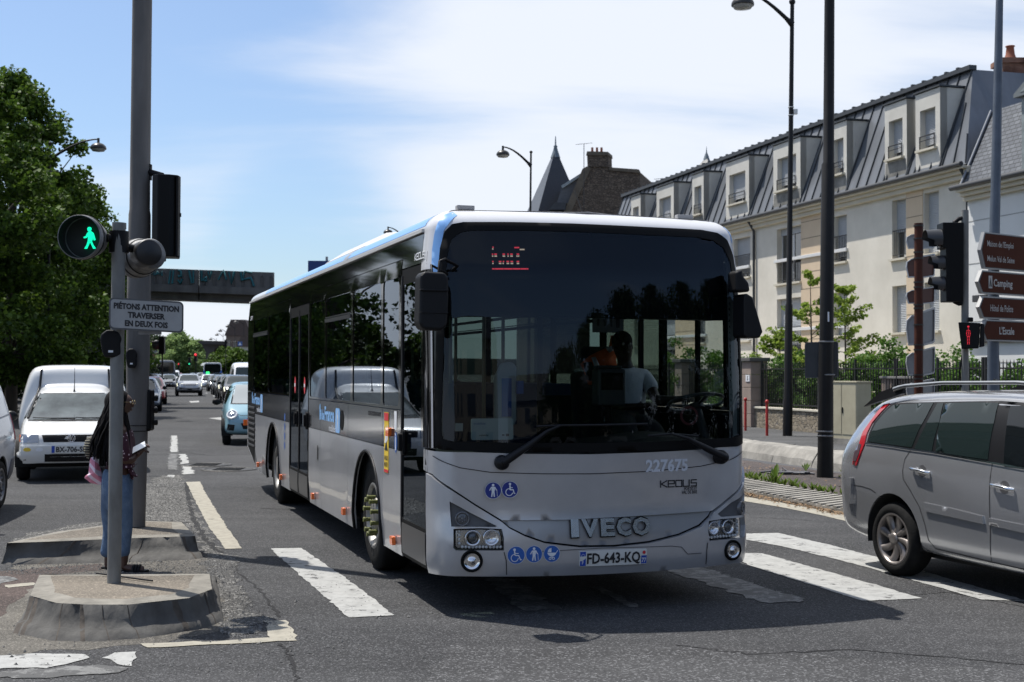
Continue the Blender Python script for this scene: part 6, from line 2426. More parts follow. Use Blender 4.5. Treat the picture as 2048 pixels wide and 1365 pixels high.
for q,d_ in ((P(300,666,YP),(.16,.05,.025)),(P(238,603,YP - .05),(.12,.05,.02))):
 mb = MB()
 mb.box(rel(q,sg),d_)
 mb.build('mounting_clamp',GALV,sg)
# --- push boxes
def pushbox(label,px,Y,w_,h):
 c = P(*px,Y)
 r_,u_,f_ = view_basis(c)
 o = thing('call_button_box',label,'call box',c,group='black call boxes on the poles')
 mb = MB()
 prof = [(-.28 * w_,-h * .5),(.28 * w_,-h * .5),(.46 * w_,-h * .38),(.44 * w_,0),(.5 * w_,h * .2),(.36 * w_,h * .42),(.1 * w_,h * .5),(-.2 * w_,h * .5),(-.46 * w_,h * .34),(-.5 * w_,h * .15),(-.40 * w_,-h * .3)]
 mb.prism(prof,-.04,.05,lambda x,y,z: r_ * x + u_ * y + f_ * z)
 mb.build('box_shell',BLACK,o,bevel=.015,seg=3)
 mb = MB()
 sheet(mb,rect(-.12 * w_,-h * .32,.10 * w_,-h * .24),lambda x,y,z=0: r_ * x + u_ * y + f_ * z,(),None,.053)
 mb.build('box_label',STW,o)
pushbox('large black call box strapped to the slim pole',(222,688),YP - .06,.155,.205)
# --- tall pole behind
YB = 13.4
bb,bt = G(271,1053,.205),P(285,-260,13.3)
bp_ = thing('tall_lamp_pole','tall grey pole standing on the long island, reaching out of the picture','pole',bb)
mb = MB()
pts,rr = [],[]
for py,wpx in ((1053,36),(880,41),(700,46),(600,46),(430,43),(420,40),(200,39),(0,38.5),(-260,36)):
 f = (1053 - py) / (1053 + 260)
 q = bb.lerp(bt,f)
 q = P(272 + (284.5 - 272) * (1053 - py) / 1053,py,YB)
 pts.append(rel(q,bp_)); rr.append(wpx / 2 * YB / F)
mb.tube(pts,rr,12)
mb.build('pole',CONCP,bp_)
mb = MB()
for py in (640,851,862):
 q = rel(P(276,py,YB),bp_)
 mb.lathe([(.118,-.004),(.122,0),(.118,.004)],q,(0,0,1),20)
mb.build('pole_band',SEAL,bp_)
pushbox('small black call box strapped to the tall pole',(263,717),YB - .16,.115,.195)
# --- three-light signal on the tall pole, seen from behind
def vehicle_signal(label,px0,px1,Y,depth,facing,name='traffic_light',visor=None):
 c = P((px0[0] + px1[0]) / 2,(px0[1] + px1[1]) / 2,Y)
 k = Y / F
 w_,h = abs(px1[0] - px0[0]) * k,abs(px1[1] - px0[1]) * k
 o = thing(name,label,'traffic light',c)
 return o,c,w_,h,k
o,c,w_,h,k = vehicle_signal('black signal head hung high on the tall pole, seen from behind',(305,352),(360,516),YB - .1,.2,None)
r_,u_,f_ = view_basis(c)
mb = MB()
mb.prism([(-w_ * .5,-.07),(-w_ * .30,-.14),(w_ * .1,-.14),(w_ * .42,-.10),(w_ * .5,-.02),(w_ * .5,.16),(-w_ * .5,.16)],-h / 2,h / 2,lambda x,y,z: r_ * x - f_ * y + u_ * z)
mb.build('signal_housing',mat('signal_black',(.003,.003,.0035),.45,spec=.18),o,bevel=.012)
mb = MB()
for i in range(3):
 mb.box(r_ * (w_ * .32) + f_ * .125 + u_ * (0),(.008,.01,h * .96))
mb.tube([f_ * .02 + r_ * (w_ * .5) + u_ * .02,f_ * .02 + r_ * (w_ * .53) + u_ * .02],.02,8)
mb.build('housing_rib',BLACK,o)
mb = MB()
mb.tube([rel(P(298,345,YB),o),rel(P(326,350,YB - .1),o)],[.035,.02],8)
mb.box(rel(P(300,345,YB),o),(.03,.05,.16))
mb.build('signal_bracket',BLACK,o)
mb = MB()
mb.tube([rel(P(290,520,YB),o),rel(P(330,520,YB - .1),o)],[.03,.02],8)
mb.build('signal_bracket',BLACK,o)
for i in range(3):
 mb = MB()
 q = -f_ * .16 + u_ * (h * (.33 - .33 * i))
 mb.lathe([(.095,0),(.10,.16),(.095,.16),(.09,0)],q,-f_,24)
 mb.build('visor',BLACK,o)
# --- low repeater signal on the far side of the tall pole
o,c,w_,h,k = vehicle_signal('low black repeater light on the side of the tall pole',(289,779),(306,862),YB + .05,.1,None)
r_,u_,f_ = view_basis(c)
mb = MB()
mb.box((0,0,0),(w_,.16,h))
mb.build('signal_housing',mat('signal_black',(.003,.003,.0035),.45,spec=.18),o,bevel=.025,seg=3)
for i in range(3):
 mb = MB()
 q = r_ * (w_ * .4) - f_ * .04 + u_ * (h * (.28 - .29 * i))
 mb.lathe([(.03,0),(.032,.05),(.028,.05)],q,(r_ - f_ * .4),16)
 mb.build('visor',BLACK,o)
# --- street lamps
LAMPH = mat('lamp_head_dark',(.035,.032,.030),.35,.3)
LAMPG = mat('lamp_bowl_glass',(.35,.35,.34),.2)
def lamp_tree(label,base,top,head_dir,head_len,thick=.10,r_=.30,grp='curved arm street lamps',drop=.12,hz=0.0,box=False):
 o = thing('street_lamp',label,'street lamp',base,group=grp)
 t = rel(top,o)
 H_ = t.length
 mb = MB()
 mb.tube([Vector((0,0,0)),t * .08,t * .085,t * .3,t * .305,t],[thick,thick,thick * .88,thick * .78,thick * .6,thick * .42],12)
 mb.sphere(tuple(t + Vector((0,0,.05))),thick * .7,8,6)
 mb.build('pole',DARKP,o)
 d_ = Vector(head_dir).normalized()
 mb = MB()
 pts,rr = [],[]
 for i in range(9):
  f = i / 8
  pts.append(t + d_ * head_len * f + Vector((0,0,-.55 + .72 * math.sin(f * math.pi * .5) + (.05 * f))) + Vector((0,0,hz * f)))
  rr.append(.06 - .035 * f if f > .1 else .09)
 mb.tube(pts,rr,8)
 mb.build('curved_arm',DARKP,o)
 e = pts[-1]
 mb = MB()
 mb.tube([e + Vector((0,0,.04)),e - Vector((0,0,.14))],.05,8)
 c = e - Vector((0,0,.14 + r_ * .72))
 prof = [(.03,r_ * .74)]
 for i in range(9):
  a = R(80 - 10 * i * 1.05)
  prof.append((r_ * math.cos(a),r_ * .72 * math.sin(a) * 1.0))
 prof.append((r_ * .97,-.03))
 mb.lathe(prof,c,(0,0,1),24)
 hd = mb.build('lamp_head',LAMPH,o)
 mb = MB()
 mb.lathe([(r_ * .92,-.02),(r_ * .75,-.10),(0,-.14)],c,(0,0,1),20)
 mb.build('lamp_glass',LAMPG,hd)
 return o
u_mid = -SN
bA = G(1575,883,.0)
bA = SF(31.6,16.1,.13)
bA = P(1575,884,bA.y); bA.z = .13
tA = P(1584.5,8,bA.y)
lpA = lamp_tree('nearest dark street lamp, its head cut by the top of the picture',bA,tA,u_mid,1.43,.125,.30)
mb = MB()
q = rel(P(1587,224,bA.y),lpA)
mb.box(q + Vector((.05,0,0)),(.10,.1,.13))
mb.build('sensor_box',PLASTW,lpA)
for z in (215,231):
 mb = MB()
 mb.lathe([(.075,-.01),(.08,0),(.075,.01)],rel(P(1582,z,bA.y),lpA),(0,0,1),16)
 mb.build('steel_band',PLASTW,lpA)
bB = SF(55.2,15.95,.13)
lamp_tree('street lamp left of the pyramid roof with its head against the sky',bB,P(1062,307,bB.y),u_mid,1.27,.10,.29)
bC = SF(83.6,16,.13)
lamp_tree('street lamp whose head shows just above the bus roof',bC,P(813,463,bC.y),u_mid,1.2,.10,.30)
lastlamp = None
names_ = ['nearest of the far lamps, its arm touching the bus edge','second of the far street lamps left of the bus','third of the far street lamps left of the bus','fourth of the far street lamps left of the bus','farthest street lamp, leftmost of the far row']
for (px,py),Yd,lb in zip(((488,643),(470,652),(454,661),(446.5,669),(433,678)),(226,250,272,290,318),names_):
 t = P(px,py,Yd)
 lamp_tree('far ' + lb if not lb.startswith('far') else lb,Vector((t.x,t.y,.13)),t,u_mid,1.35,.11,.42)
# lamp on the left, pole hidden by the tree
Yl = 50
hd_ = P(197,262,Yl)
pole_t = P(100,290,Yl)
lamp_tree('dark street lamp head poking out of the big tree at the left',Vector((pole_t.x,pole_t.y,0)),pole_t,(hd_ - pole_t) * Vector((1,1,0)),(hd_.x - pole_t.x),.10,.30)
# --- thick dark pole on the median
YD_ = 22.5
o = thing('dark_pole','thick dark brown pole on the weedy median, reaching out of the picture','pole',G(1650,955,.085))
YD_ = o.location.y
mb = MB()
pts,rr = [],[]
for x,y,wpx in ((1650,955,33),(1651,900,31),(1652,700,29),(1653,685,28),(1656,330,26),(1657,325,22),(1659,0,20),(1661,-200,19)):
 pts.append(rel(P(x,y,YD_),o)); rr.append(wpx / 2 * YD_ / F)
mb.tube(pts,rr,20)
mb.build('pole',DARKP,o)
mb = MB()
for x,y,wpx in ((1650,863,32),(1653,684,29),(1654,750,30),(1650,872,32)):
 mb.lathe([(wpx / 2 * YD_ / F + .001,-.012),(wpx / 2 * YD_ / F + .008,0),(wpx / 2 * YD_ / F + .001,.012)],rel(P(x,y,YD_),o),(0,0,1),20)
mb.build('steel_band',mat('band_grey',(.22,.22,.22),.4,.5),o)
mb = MB()
mb.box(rel(P(1657,634,YD_ - .13),o),(.025,.004,.16))
mb.build('pole_number_sticker',STW,o)
c = P(1643,720,YD_ + .12)
r_,u_,f_ = view_basis(c)
s_ = thing('sign_back','dark square sign seen from behind on the thick dark pole','sign',c)
k = c.y / F
mb = MB()
sheet(mb,rect(-32 * k,-35 * k,32 * k,35 * k,.04,5),lambda x,y,z=0: r_ * (x) + u_ * (y + (x) * .03) + f_ * z,(),None,0,.02)
mb.build('sign_panel',SIGD,s_)
mb = MB()
sheet(mb,rect(-32.8 * k,-35.8 * k,32.8 * k,35.8 * k,.045,5),lambda x,y,z=0: r_ * (x) + u_ * (y + (x) * .03) + f_ * z,[rect(-31 * k,-34 * k,31 * k,34 * k,.035,5)],None,.012,.03)
mb.build('sign_rim',mat('rim_grey',(.10,.10,.11),.4,.4),s_)
# --- brown post with the backs of direction signs
YQ = 19.0
bq = P(1837,960,YQ); bq.z = .08
o = thing('brown_sign_post','rusty brown post carrying a stack of sign backs at the right','sign post',bq)
mb = MB()
mb.cyl(Vector((0,0,0)),rel(P(1837.5,447,YQ),o),.062,.062,16)
mb.build('post',BROWNP,o)
mb = MB()
for py in (452,478,505,517,565,575,610,617,650,690,700,750,758):
 mb.cyl(rel(P(1837,py - 1.5,YQ),o),rel(P(1837,py + 1.5,YQ),o),.07,.07,16)
mb.build('clamp_band',mat('clamp_dark',(.04,.038,.036),.5,.4),o)
k = YQ / F
BRP = mat('brown_sign_back',(.11,.045,.03),.5,var=.15,vscale=5)
lab = {0: 'brown backed sign, topmost on the rusty post',1: 'brown backed sign, second from the top on the rusty post',2: 'brown backed sign, third from the top on the rusty post',3: 'grey backed sign, highest grey one on the rusty post',4: 'grey backed sign, middle grey one on the rusty post',5: 'grey backed sign, lowest one just above the car roof'}
for i,(yt,yb_,m_) in enumerate(((465,498,SIGB),(512,556,BRP),(577,608,BRP),(623,692,SIGB),(700,752,SIGB),(762,800,SIGB))):
 c = P(1837,(yt + yb_) / 2,YQ + .09)
 s_ = thing('reversed_road_sign',lab[i],'sign',c,group='sign backs on the rusty post')
 hh = (yb_ - yt) / 2 * k
 def L_(x,y,z=0):
  return Vector((x,.20 * abs(x) * 2.2 - z,y))
 lf = [(-.004,-hh * .93),(-.004,hh * .80),(-.09,hh * .74),(-.15,hh * .45),(-.158,0),(-.13,-hh * .95)]
 rt = [(.05,-hh),(.24,-hh * .80),(.26,-hh * .7),(.27,hh * 1.15),(.255,hh * 1.22),(.05,hh * .95)]
 for nm,poly in (('left_board',lf),('right_board',rt)):
  mb = MB()
  sheet(mb,poly,L_,(),None,0,.01)
  b_ = mb.build(nm,SIGB if i != 1 and i != 2 else BRP,s_)
  mb = MB()
  cx = sum(p_[0] for p_ in poly) / len(poly); cy = sum(p_[1] for p_ in poly) / len(poly)
  big = [(cx + (x - cx) * 1.06,cy + (y - cy) * 1.05) for x,y in poly]
  sm = [(cx + (x - cx) * .90,cy + (y - cy) * .92) for x,y in poly]
  sheet(mb,big,L_,[sm],None,.02,.035)
  mb.build('board_rim',mat('rim_light',(.42,.42,.42),.4,.3),b_)
# --- signal mast with three lights and a red pedestrian signal
YM = 14.8
bm_ = P(1930,1060,YM); bm_.z = .08
o = thing('signal_mast','light grey mast at the right carrying the black traffic lights','signal mast',bm_)
mb = MB()
mb.cyl(Vector((0,0,0)),rel(P(1930,421,YM),o),.04,.04,16)
mb.build('mast',GALV2,o)
mb = MB()
mb.tube([rel(P(1925,707,YM),o),rel(P(1919,745,YM),o),rel(P(1922,775,YM),o)],.01,6)
mb.build('cable',SEAL,o)
c = P(1901,526,YM)
t = thing('traffic_light','black three lamp traffic light facing left on the light grey mast','traffic light',c)
k = YM / F
SBK = mat('signal_black',(.003,.003,.0035),.45,spec=.18)
mb = MB()
hh = 79 * k
prof = [(-20 * k,-hh * .98),(19 * k,-hh),(21 * k,hh),(-20 * k,hh),(-20 * k,hh * .36),(-15 * k,hh * .32),(-15 * k,-hh * .97)]
mb.prism([(-15 * k,-hh),(19 * k,-hh),(21 * k,hh),(-21 * k,hh),(-21 * k,hh * .35),(-15 * k,hh * .35)],-.11,.11,lambda x,y,z: (x,z,y))
mb.build('signal_housing',SBK,t,bevel=.008)
for i,(py,rr) in enumerate(((480,.12),(528,.095),(570,.095))):
 mb = MB()
 q = rel(P(1886 if i else 1880,py,YM - .02),t)
 N = 18
 vs = []
 for j in range(N + 1):
  a = R(-35 + 250 * j / N)
  for (dx,rs) in ((0,1),(-.17 if i == 0 else -.145,.92)):
   vs.append((q.x + dx * (1 if math.sin(a) > 0 else .55),q.y + rr * rs * math.cos(a),q.z + rr * rs * math.sin(a)))
 mb.add(vs,[(2 * j,2 * j + 1,2 * j + 3,2 * j + 2) for j in range(N)],True)
 mb.build('visor',mat('visor_grey',(.03,.031,.034),.4),t)
 mb = MB()
 mb.lathe([(rr * .8,0),(0,.01)],q + Vector((-.005,0,0)),(-1,0,0),20)
 mb.build('lamp_lens',mat('dark_lens',(.03,.01,.01),.2),t)
for L_ in (((1908,446),(1918,438),(1928,436)),((1908,603),(1918,608),(1928,606))):
 mb = MB()
 mb.tube([rel(P(*q,YM),t) for q in L_],.025,8)
 mb.build('signal_bracket',BLACK,t)
c = P(1940,671,YM - .16)
t = thing('red_pedestrian_signal','small black box signal showing a red standing figure','pedestrian signal',c)
r_,u_,f_ = view_basis(c)
mb = MB()
mb.prism([(-16 * k,-27 * k),(16 * k,-26 * k),(20 * k,24 * k),(-22 * k,26 * k)],-.10,.02,lambda x,y,z: r_ * x + u_ * y + f_ * z)
mb.box(u_ * (31 * k),(.06,.06,.05))
mb.build('signal_housing',SBK,t,bevel=.01)
mb = MB()
mb.prism([(17 * k,-24 * k),(27 * k,-22 * k),(27 * k,22 * k),(20 * k,24 * k)],-.10,.0,lambda x,y,z: r_ * x + u_ * y + f_ * z)
mb.build('signal_hood',BLACK,t,bevel=.01)
mb = MB()
def fm(x,y,z=0):
 return r_ * x + u_ * y + f_ * z
for dx,dy,n_ in [(-4,18,1)]:
 sheet(mb,circ(-3 * k,17 * k,1.9 * k,n=10),fm,(),None,.023)
for j,(xs) in enumerate([(-3,),(-5.5,-3,-.5),(-6,-3,0),(-6.5,-3,.5),(-6,-3,0),(-5,-3,-1),(-4.6,-1.4),(-4.6,-1.4),(-4.6,-1.4),(-4.6,-1.4),(-4.6,-1.4)]):
 for x in xs:
  sheet(mb,circ(x * k,(12 - j * 2.9) * k,.9 * k,n=8),fm,(),None,.023)
t2 = mb.build('standing_figure',mat('red_signal_light',(.6,.02,.03),.5,emit=(1,.03,.06),estr=.6),t)
# --- blue-grey post with brown direction signs
YR = 17.0
bp2 = P(1985,1000,YR); bp2.z = .08
o = thing('direction_sign_post','tall blue grey post at the right edge carrying brown direction signs','sign post',bp2)
mb = MB()
pts,rr = [],[]
for x,y,wpx in ((1985.5,1000,26),(1987,560,23),(1993,300,19.5),(1999,0,15),(2003,-220,13)):
 pts.append(rel(P(x,y,YR),o)); rr.append(wpx / 2 * YR / F)
mb.tube(pts,rr,8)
mb.build('post',BLUP,o)
BROWN = mat('brown_sign_face',(.075,.024,.014),.6,spec=.06,var=.12,vscale=3)
RIMW = mat('sign_rim_white',(.27,.27,.265),.4,.2)
k = YR / F
dirR = Vector((.80,.60,0)).normalized()       # the boards recede to the right
nrmS = Vector((.60,-.80,0)).normalized()
items = [('large brown arrow sign, topmost of the stack at the right edge',463,537,'Maison de l\'Emploi','Melun Val de Seine'),
         ('brown arrow sign for a campsite, second of the stack at the right edge',540,587,'Camping',None),
         ('brown arrow sign naming a police station, third of the stack at the right edge',592,637,'Hôtel de Police',None),
         ('plain brown arrow sign, lowest of the stack at the right edge',639,682,'L\'Escale',None)]
tips = [1961,1956,1958,1964]
for (lb,yt,yb_,t1,t2_),tip in zip(items,tips):
 Y0 = YR - .35
 c = P(tip,(yt + yb_) / 2,Y0)
 s_ = thing('direction_sign',lb,'direction sign',c,group='brown direction signs at the right edge')
 hh = (yb_ - yt) / 2 * Y0 / F
 LEN = 1.5
 def fm(x,y,z=0):
  return dirR * x + Vector((0,0,1)) * y - Vector((0,0,0)) - nrmS * -z
 def fm(x,y,z=0):
  return dirR * x + Vector((0,0,y)) + nrmS * z
 def arrow(d_):
  return [(0 + d_ * 1.2,0),(.09 + d_ * .6,-hh + d_),(LEN - d_,-hh + d_),(LEN - d_,hh - d_),(.09 + d_ * .6,hh - d_)]
 mb = MB()
 sheet(mb,arrow(0),fm,(),None,0,.05)
 mb.build('sign_board',RIMW,s_)
 mb = MB()
 sheet(mb,arrow(.022),fm,(),None,.004)
 mb.build('sign_face',BROWN,s_)
 mb = MB()
 sheet(mb,arrow(.016),fm,[arrow(.022)],None,.006)
 mb.build('sign_border',DARKT,s_)
 mb = MB()
 cap = .073 if t2_ else .085
 if t2_:
  text_on(mb,t1,.14,.055,cap,fm,.007,width=.58,bold=.01)
  text_on(mb,t2_,.14,-.135,cap,fm,.007,width=.60,bold=.01)
 elif t1 == 'Camping':
  text_on(mb,t1,.33,-.045,cap * 1.05,fm,.007,width=.42,bold=.03)
 elif t1.startswith('H'):
  text_on(mb,t1,.24,-.045,cap,fm,.007,width=.50,bold=.01)
 else:
  text_on(mb,t1,.37,-.045,cap * 1.05,fm,.007,width=.33,bold=.03)
 mb.build('sign_lettering',mat('sign_letter_white',(.42,.41,.39),.5),s_)
 if t1 == 'Camping':
  mb = MB()
  sheet(mb,rect(.22,-.075,.30,.085),fm,(),None,.007)
  ic = mb.build('tent_pictogram',mat('sign_letter_white',(.42,.41,.39),.5),s_)
  mb = MB()
  sheet(mb,[(.23,-.055),(.255,-.055),(.26,.0),(.265,-.055),(.29,-.055),(.262,.06),(.258,.06)],fm,(),None,.009)
  mb.build('tent_shape',DARKT,ic)
# --- red bollards, cabinets
RB = mat('red_bollard_paint',(.42,.022,.015),.4,var=.2,vscale=9)
for i,(px,py) in enumerate(((1534,872),(1491,862))):
 q = G(px,py,.13)
 mb = MB()
 mb.lathe([(.036,0),(.036,.80),(.028,.82),(.03,.84),(.05,.87),(.05,.91),(.03,.94),(0,.95)],(0,0,0),(0,0,1),16)
 b_ = mb.build('red_bollard',RB,loc=q)
 tag(b_,['red bollard in front of the stone wall, left of the near street lamp','red bollard half hidden behind the right side of the bus'][i],'bollard','red bollards on the pavement')
CREAM = mat('cream_cabinet_paint',(.50,.46,.33),.55,var=.12,vscale=2.5,col2=(.40,.36,.25))
def cabinet(label,u0,u1,w0,w1,h,m_,name='utility_cabinet'):
 base = SF((u0 + u1) / 2,(w0 + w1) / 2,.13)
 o = thing(name,label,'cabinet',base,YS)
 return o
cx_ = onplane(1662,880,14.6)
q0,q1 = onplane(1662,892,14.4),onplane(1731,892,14.4)
zt_ = onplane(1690,762,14.4)[1]
o = cabinet('cream metal utility cabinet with two doors on the pavement',q0[0],q1[0],14.4,14.9,zt_,CREAM)
LU = abs(q0[0] - q1[0])
fr_ = P(1662,890,31.0)
# front faces the camera: place by its near face corners
ca,cb_ = G(1662,886,.13),G(1714,890,.13)
dv = (cb_ - ca); Lc_ = dv.length; dv.normalize()
nv = Vector((dv.y,-dv.x,0))
dd = .42
o.location = (ca + cb_) / 2 - nv * dd * .5
o.rotation_euler = (0,0,math.atan2(dv.y,dv.x))
hc = (P(1690,764,ca.y).z - .13)
mb = MB()
mb.box((0,0,.04 + hc / 2),(Lc_,dd,hc - .06))
mb.build('cabinet_body',CREAM,o,bevel=.01)
mb = MB()
mb.box((0,0,hc + .0),(Lc_ + .05,dd + .05,.035))
mb.build('cabinet_lid',CREAM,o,bevel=.006)
mb = MB()
mb.box((0,0,.06),(Lc_ + .01,dd + .01,.12))
mb.build('plinth',KERB,o)
for s_,w_ in ((-1,.40),(1,.58)):
 mb = MB()
 x0 = -Lc_ / 2 + .02 if s_ < 0 else -Lc_ / 2 + .02 + Lc_ * .42
 x1 = -Lc_ / 2 + Lc_ * .42 if s_ < 0 else Lc_ / 2 - .02
 mb.box(((x0 + x1) / 2,-dd / 2 - .004,hc / 2 + .09),(x1 - x0 - .012,.012,hc - .26))
 mb.build('cabinet_door',CREAM,o,bevel=.003)
mb = MB()
mb.box((-Lc_ * .03,-dd / 2 - .016,hc * .54),(.03,.02,.14))
mb.build('door_handle',BLACK,o)
# brown cabinet with scribble
TAUPE = mat('taupe_cabinet',(.20,.155,.125),.8,var=.2,vscale=3,bump=.3,bscale=12)
ca,cb_ = P(1763,800,33.5),P(1812,800,32.5)
ca.z = cb_.z = .13
dv = (cb_ - ca); Lc_ = dv.length * 1.3; dv.normalize()
nv = Vector((dv.y,-dv.x,0))
o = thing('utility_cabinet','taupe cabinet with dark scribbled graffiti behind the silver car','cabinet',ca + dv * Lc_ / 2 - nv * .25,math.atan2(dv.y,dv.x))
hc = P(1780,757,33).z - .13
mb = MB()
mb.box((0,0,hc / 2),(Lc_,.5,hc))
mb.build('cabinet_body',TAUPE,o,bevel=.01)
mb = MB()
mb.box((0,0,hc + .02),(Lc_ + .08,.58,.06))
mb.build('cabinet_lid',mat('lid_grey',(.20,.19,.18),.8,var=.2),o,bevel=.01)
rnd = random.Random(12)
mb = MB()
gl = [[(1768,778),(1775,768),(1776,800)],[(1768,790),(1784,784)],[(1786,768),(1782,800),(1800,790)],[(1770,806),(1790,772),(1800,774),(1790,786),(1802,792),(1782,808)],[(1800,768),(1808,780),(1796,800)],[(1766,800),(1806,778)],[(1774,772),(1792,766),(1797,800),(1788,812)]]
OW = W(o).inverted()
for L_ in gl:
 pts = []
 for i,p_ in enumerate(L_):
  v = OW @ P(p_[0],p_[1],33)
  pts.append(Vector((v.x,-.262,v.z)))
 sm_ = []
 for a,b_ in zip(pts,pts[1:]):
  for t in range(5):
   sm_.append(a.lerp(b_,t / 5) + Vector((rnd.gauss(0,.012),0,rnd.gauss(0,.012))))
 sm_.append(pts[-1])
 mb.tube(sm_,.011,5)
gr = mb.build('graffiti_scribble',mat('spray_black',(.02,.02,.022),.7),o)
# --- footbridge with graffiti
YF = 64.5
fb = thing('footbridge','grey concrete footbridge with blue green graffiti crossing over the street','footbridge',(0,0,0))
FBC = mat('bridge_concrete',(.13,.126,.12),.85,var=.45,vscale=1.3,stretch=(1,1,.3),bump=.2,bscale=6)
def fbp(px,py,dy=0):
 return P(px,py,YF + dy)
for x0,x1 in ((180,396),(398.6,547)):
 mb = MB()
 yt = lambda x: 536.5 + (x - 300) * .036
 for (ta,tb_,d0,d1) in ((0,32,0,.25),(32,46,-.35,2.6),(46,61,.2,2.2)):
  a,b_ = fbp(x0,yt(x0) + ta,d0),fbp(x1,yt(x1) + ta,d0)
  c,d_ = fbp(x1,yt(x1) + tb_,d0),fbp(x0,yt(x0) + tb_,d0)
  bk = Vector((0,d1 - d0,0))
  mb.add([a,b_,c,d_,a + bk,b_ + bk,c + bk,d_ + bk],[(0,1,2,3),(5,4,7,6),(0,4,5,1),(3,2,6,7),(0,3,7,4),(1,5,6,2)])
 mb.build('bridge_deck',FBC,fb)
mb = MB()
for x in list(range(312,392,17)) + list(range(410,545,19)):
 yt_ = yt(x)
 for dx in (-2.5,2.5):
  mb.tube([fbp(x + dx,yt_ + 10,-.02),fbp(x + dx,yt_ + 30,-.02)],.025,4)
 mb.tube([fbp(x - 2.5,yt_ + 10,-.02),fbp(x,yt_ + 7,-.02),fbp(x + 2.5,yt_ + 10,-.02)],.025,4)
mb.build('cast_panel_relief',mat('bridge_relief',(.11,.108,.104),.85),fb)
TEAL = mat('teal_spray_paint',(.015,.13,.15),.7,var=.3,vscale=4)
mb = MB()
def gst(L_,r_=.045):
 pts = [fbp(280 + (x) / 1.0,y,-.05) for x,y in L_]
 mb.tube(pts,r_,4)
X = lambda a: a / 3.412 - 280
gst([(X(1070),545),(X(1080),549)],.05)
for L_,r_ in (([(1020,545),(1035,549),(1050,543),(1050,551)],.035),([(1060,551),(1075,543),(1090,549),(1105,543),(1105,552)],.04),
               ([(1165,541),(1152,568)],.05),([(1185,541),(1175,568)],.05),([(1215,541),(1235,543),(1235,553),(1215,553)],.07),([(1215,560),(1230,568),(1245,558)],.06),
               ([(1290,541),(1310,567)],.06),([(1320,541),(1320,566)],.05),([(1375,542),(1375,560),(1410,555),(1410,562),(1370,560)],.07),([(1420,543),(1430,558),(1445,543)],.05),
               ([(1490,560),(1525,541),(1545,560)],.06),([(1560,543),(1580,568),(1600,543)],.06),([(1655,561),(1670,543),(1720,546)],.05)):
 gst([(X(x),y) for x,y in L_],r_)
for L_ in ([(480 + 5 / 3.412 - 280,544),(480 + 10 / 3.412 - 280,561),(480 + 75 / 3.412 - 280,556),(480 + 95 / 3.412 - 280,573)],):
 gst(L_,.07)
mb.build('graffiti_lettering',TEAL,fb)
for px in (196,556):
 mb = MB()
 q = P(px,600,YF + .8)
 mb.box((q.x,q.y,q.z / 2),(.7 if px < 300 else .35,1.2,q.z))
 mb.build('bridge_pier',FBC,fb)
# blue road sign above the bus roof
c = P(640,552,62)
s_ = thing('blue_gantry_sign','dark blue road sign back showing over the bus roof','sign',c)
k = 62 / F
mb = MB()
mb.box((0,0,0),(48 * k,.08,60 * k))
mb.build('sign_panel',mat('sign_blue_dark',(.012,.045,.19),.4),s_)
mb = MB()
mb.cyl((.3,.1,-c.z),(.3,.1,30 * k + .2),.06,.06,10)
mb.build('post',GALV,s_)
# fence bracket debris: broken metal frame on the median
mb = MB()
a,b_ = G(1520,945,.10),G(1630,948,.10)
mb.tube([a,a.lerp(b_,.3) + Vector((0,.1,.03)),b_],.018,6)
mb.tube([a + Vector((.1,-.15,0)),b_ + Vector((-.2,-.12,.02))],.015,6)
mb.tube([a.lerp(b_,.4),a.lerp(b_,.42) + Vector((0,.1,.09)),a.lerp(b_,.55)],.012,6)
mb.box(tuple(a.lerp(b_,.6) + Vector((0,-.05,.02))),(.5,.22,.02),rz=.1)
tag(mb.build('broken_metal_frame',mat('debris_grey',(.10,.10,.11),.5,.4)),'broken dark metal frame lying on the dirt beside the thick pole','debris')
# --- far signals and small signs down the street
def far_signal(label,px,py,Y,col=None,arm=None,big=False):
 t = P(px,py,Y)
 o = thing('traffic_light',label,'traffic light',(t.x,t.y,0),group='traffic lights far down the street')
 k = Y / F
 mb = MB()
 mb.cyl((0,0,0),(0,0,t.z),.05,.05,8)
 if arm:
  e = P(*arm,Y)
  mb.tube([(0,0,t.z),(e.x - t.x,0,t.z + .1)],.05,6)
 mb.build('mast',DARKP,o)
 mb = MB()
 mb.box((0,-.1,t.z - .1),(.32,.25,1.0))
 mb.build('signal_housing',SBK,o,bevel=.02)
 if col:
  mb = MB()
  e_ = {'red': (1,.05,.06),'green': (.05,1,.45)}[col]
  z_ = .18 if col == 'red' else -.38
  mb.sphere((0,-.26,t.z - .1 + z_ + .1),.14 if big else .09,12,8,(1,.4,1))
  mb.build('lit_lamp',mat('far_%s_light' % col,tuple(x * .6 for x in e_),.5,emit=e_,estr=.9),o)
 return o
far_signal('far traffic light glowing red in front of the round green tree',392,713,150,'red',big=True)
far_signal('far traffic light glowing green beside the crossover car roof',379.5,722,160,'green')
far_signal('small far red light above the white van',358,731,190,'red')
far_signal('far black signal on an arm against the sky at the left',325,688,75,None,arm=(303,690))
far_signal('black signal on the far mast in front of the dark canopy roof',452,686,170,None,arm=(480,689))
c = P(313,690,75)
mb = MB()
mb.lathe([(.0,.02),(.27,.02),(.27,-.02),(0,-.02)],(0,0,0),(0,1,0),24)
tag(mb.build('round_road_sign',SIGD,loc=c),'round sign back hanging from the far signal arm','sign')
c = P(480,688,165)
mb = MB()
mb.box((0,0,0),(.55,.06,.55))
sq = mb.build('crossing_sign',mat('sign_blue',(.02,.09,.30),.4),loc=c)
tag(sq,'small square blue crossing sign hanging far down the street','sign')
mb = MB()
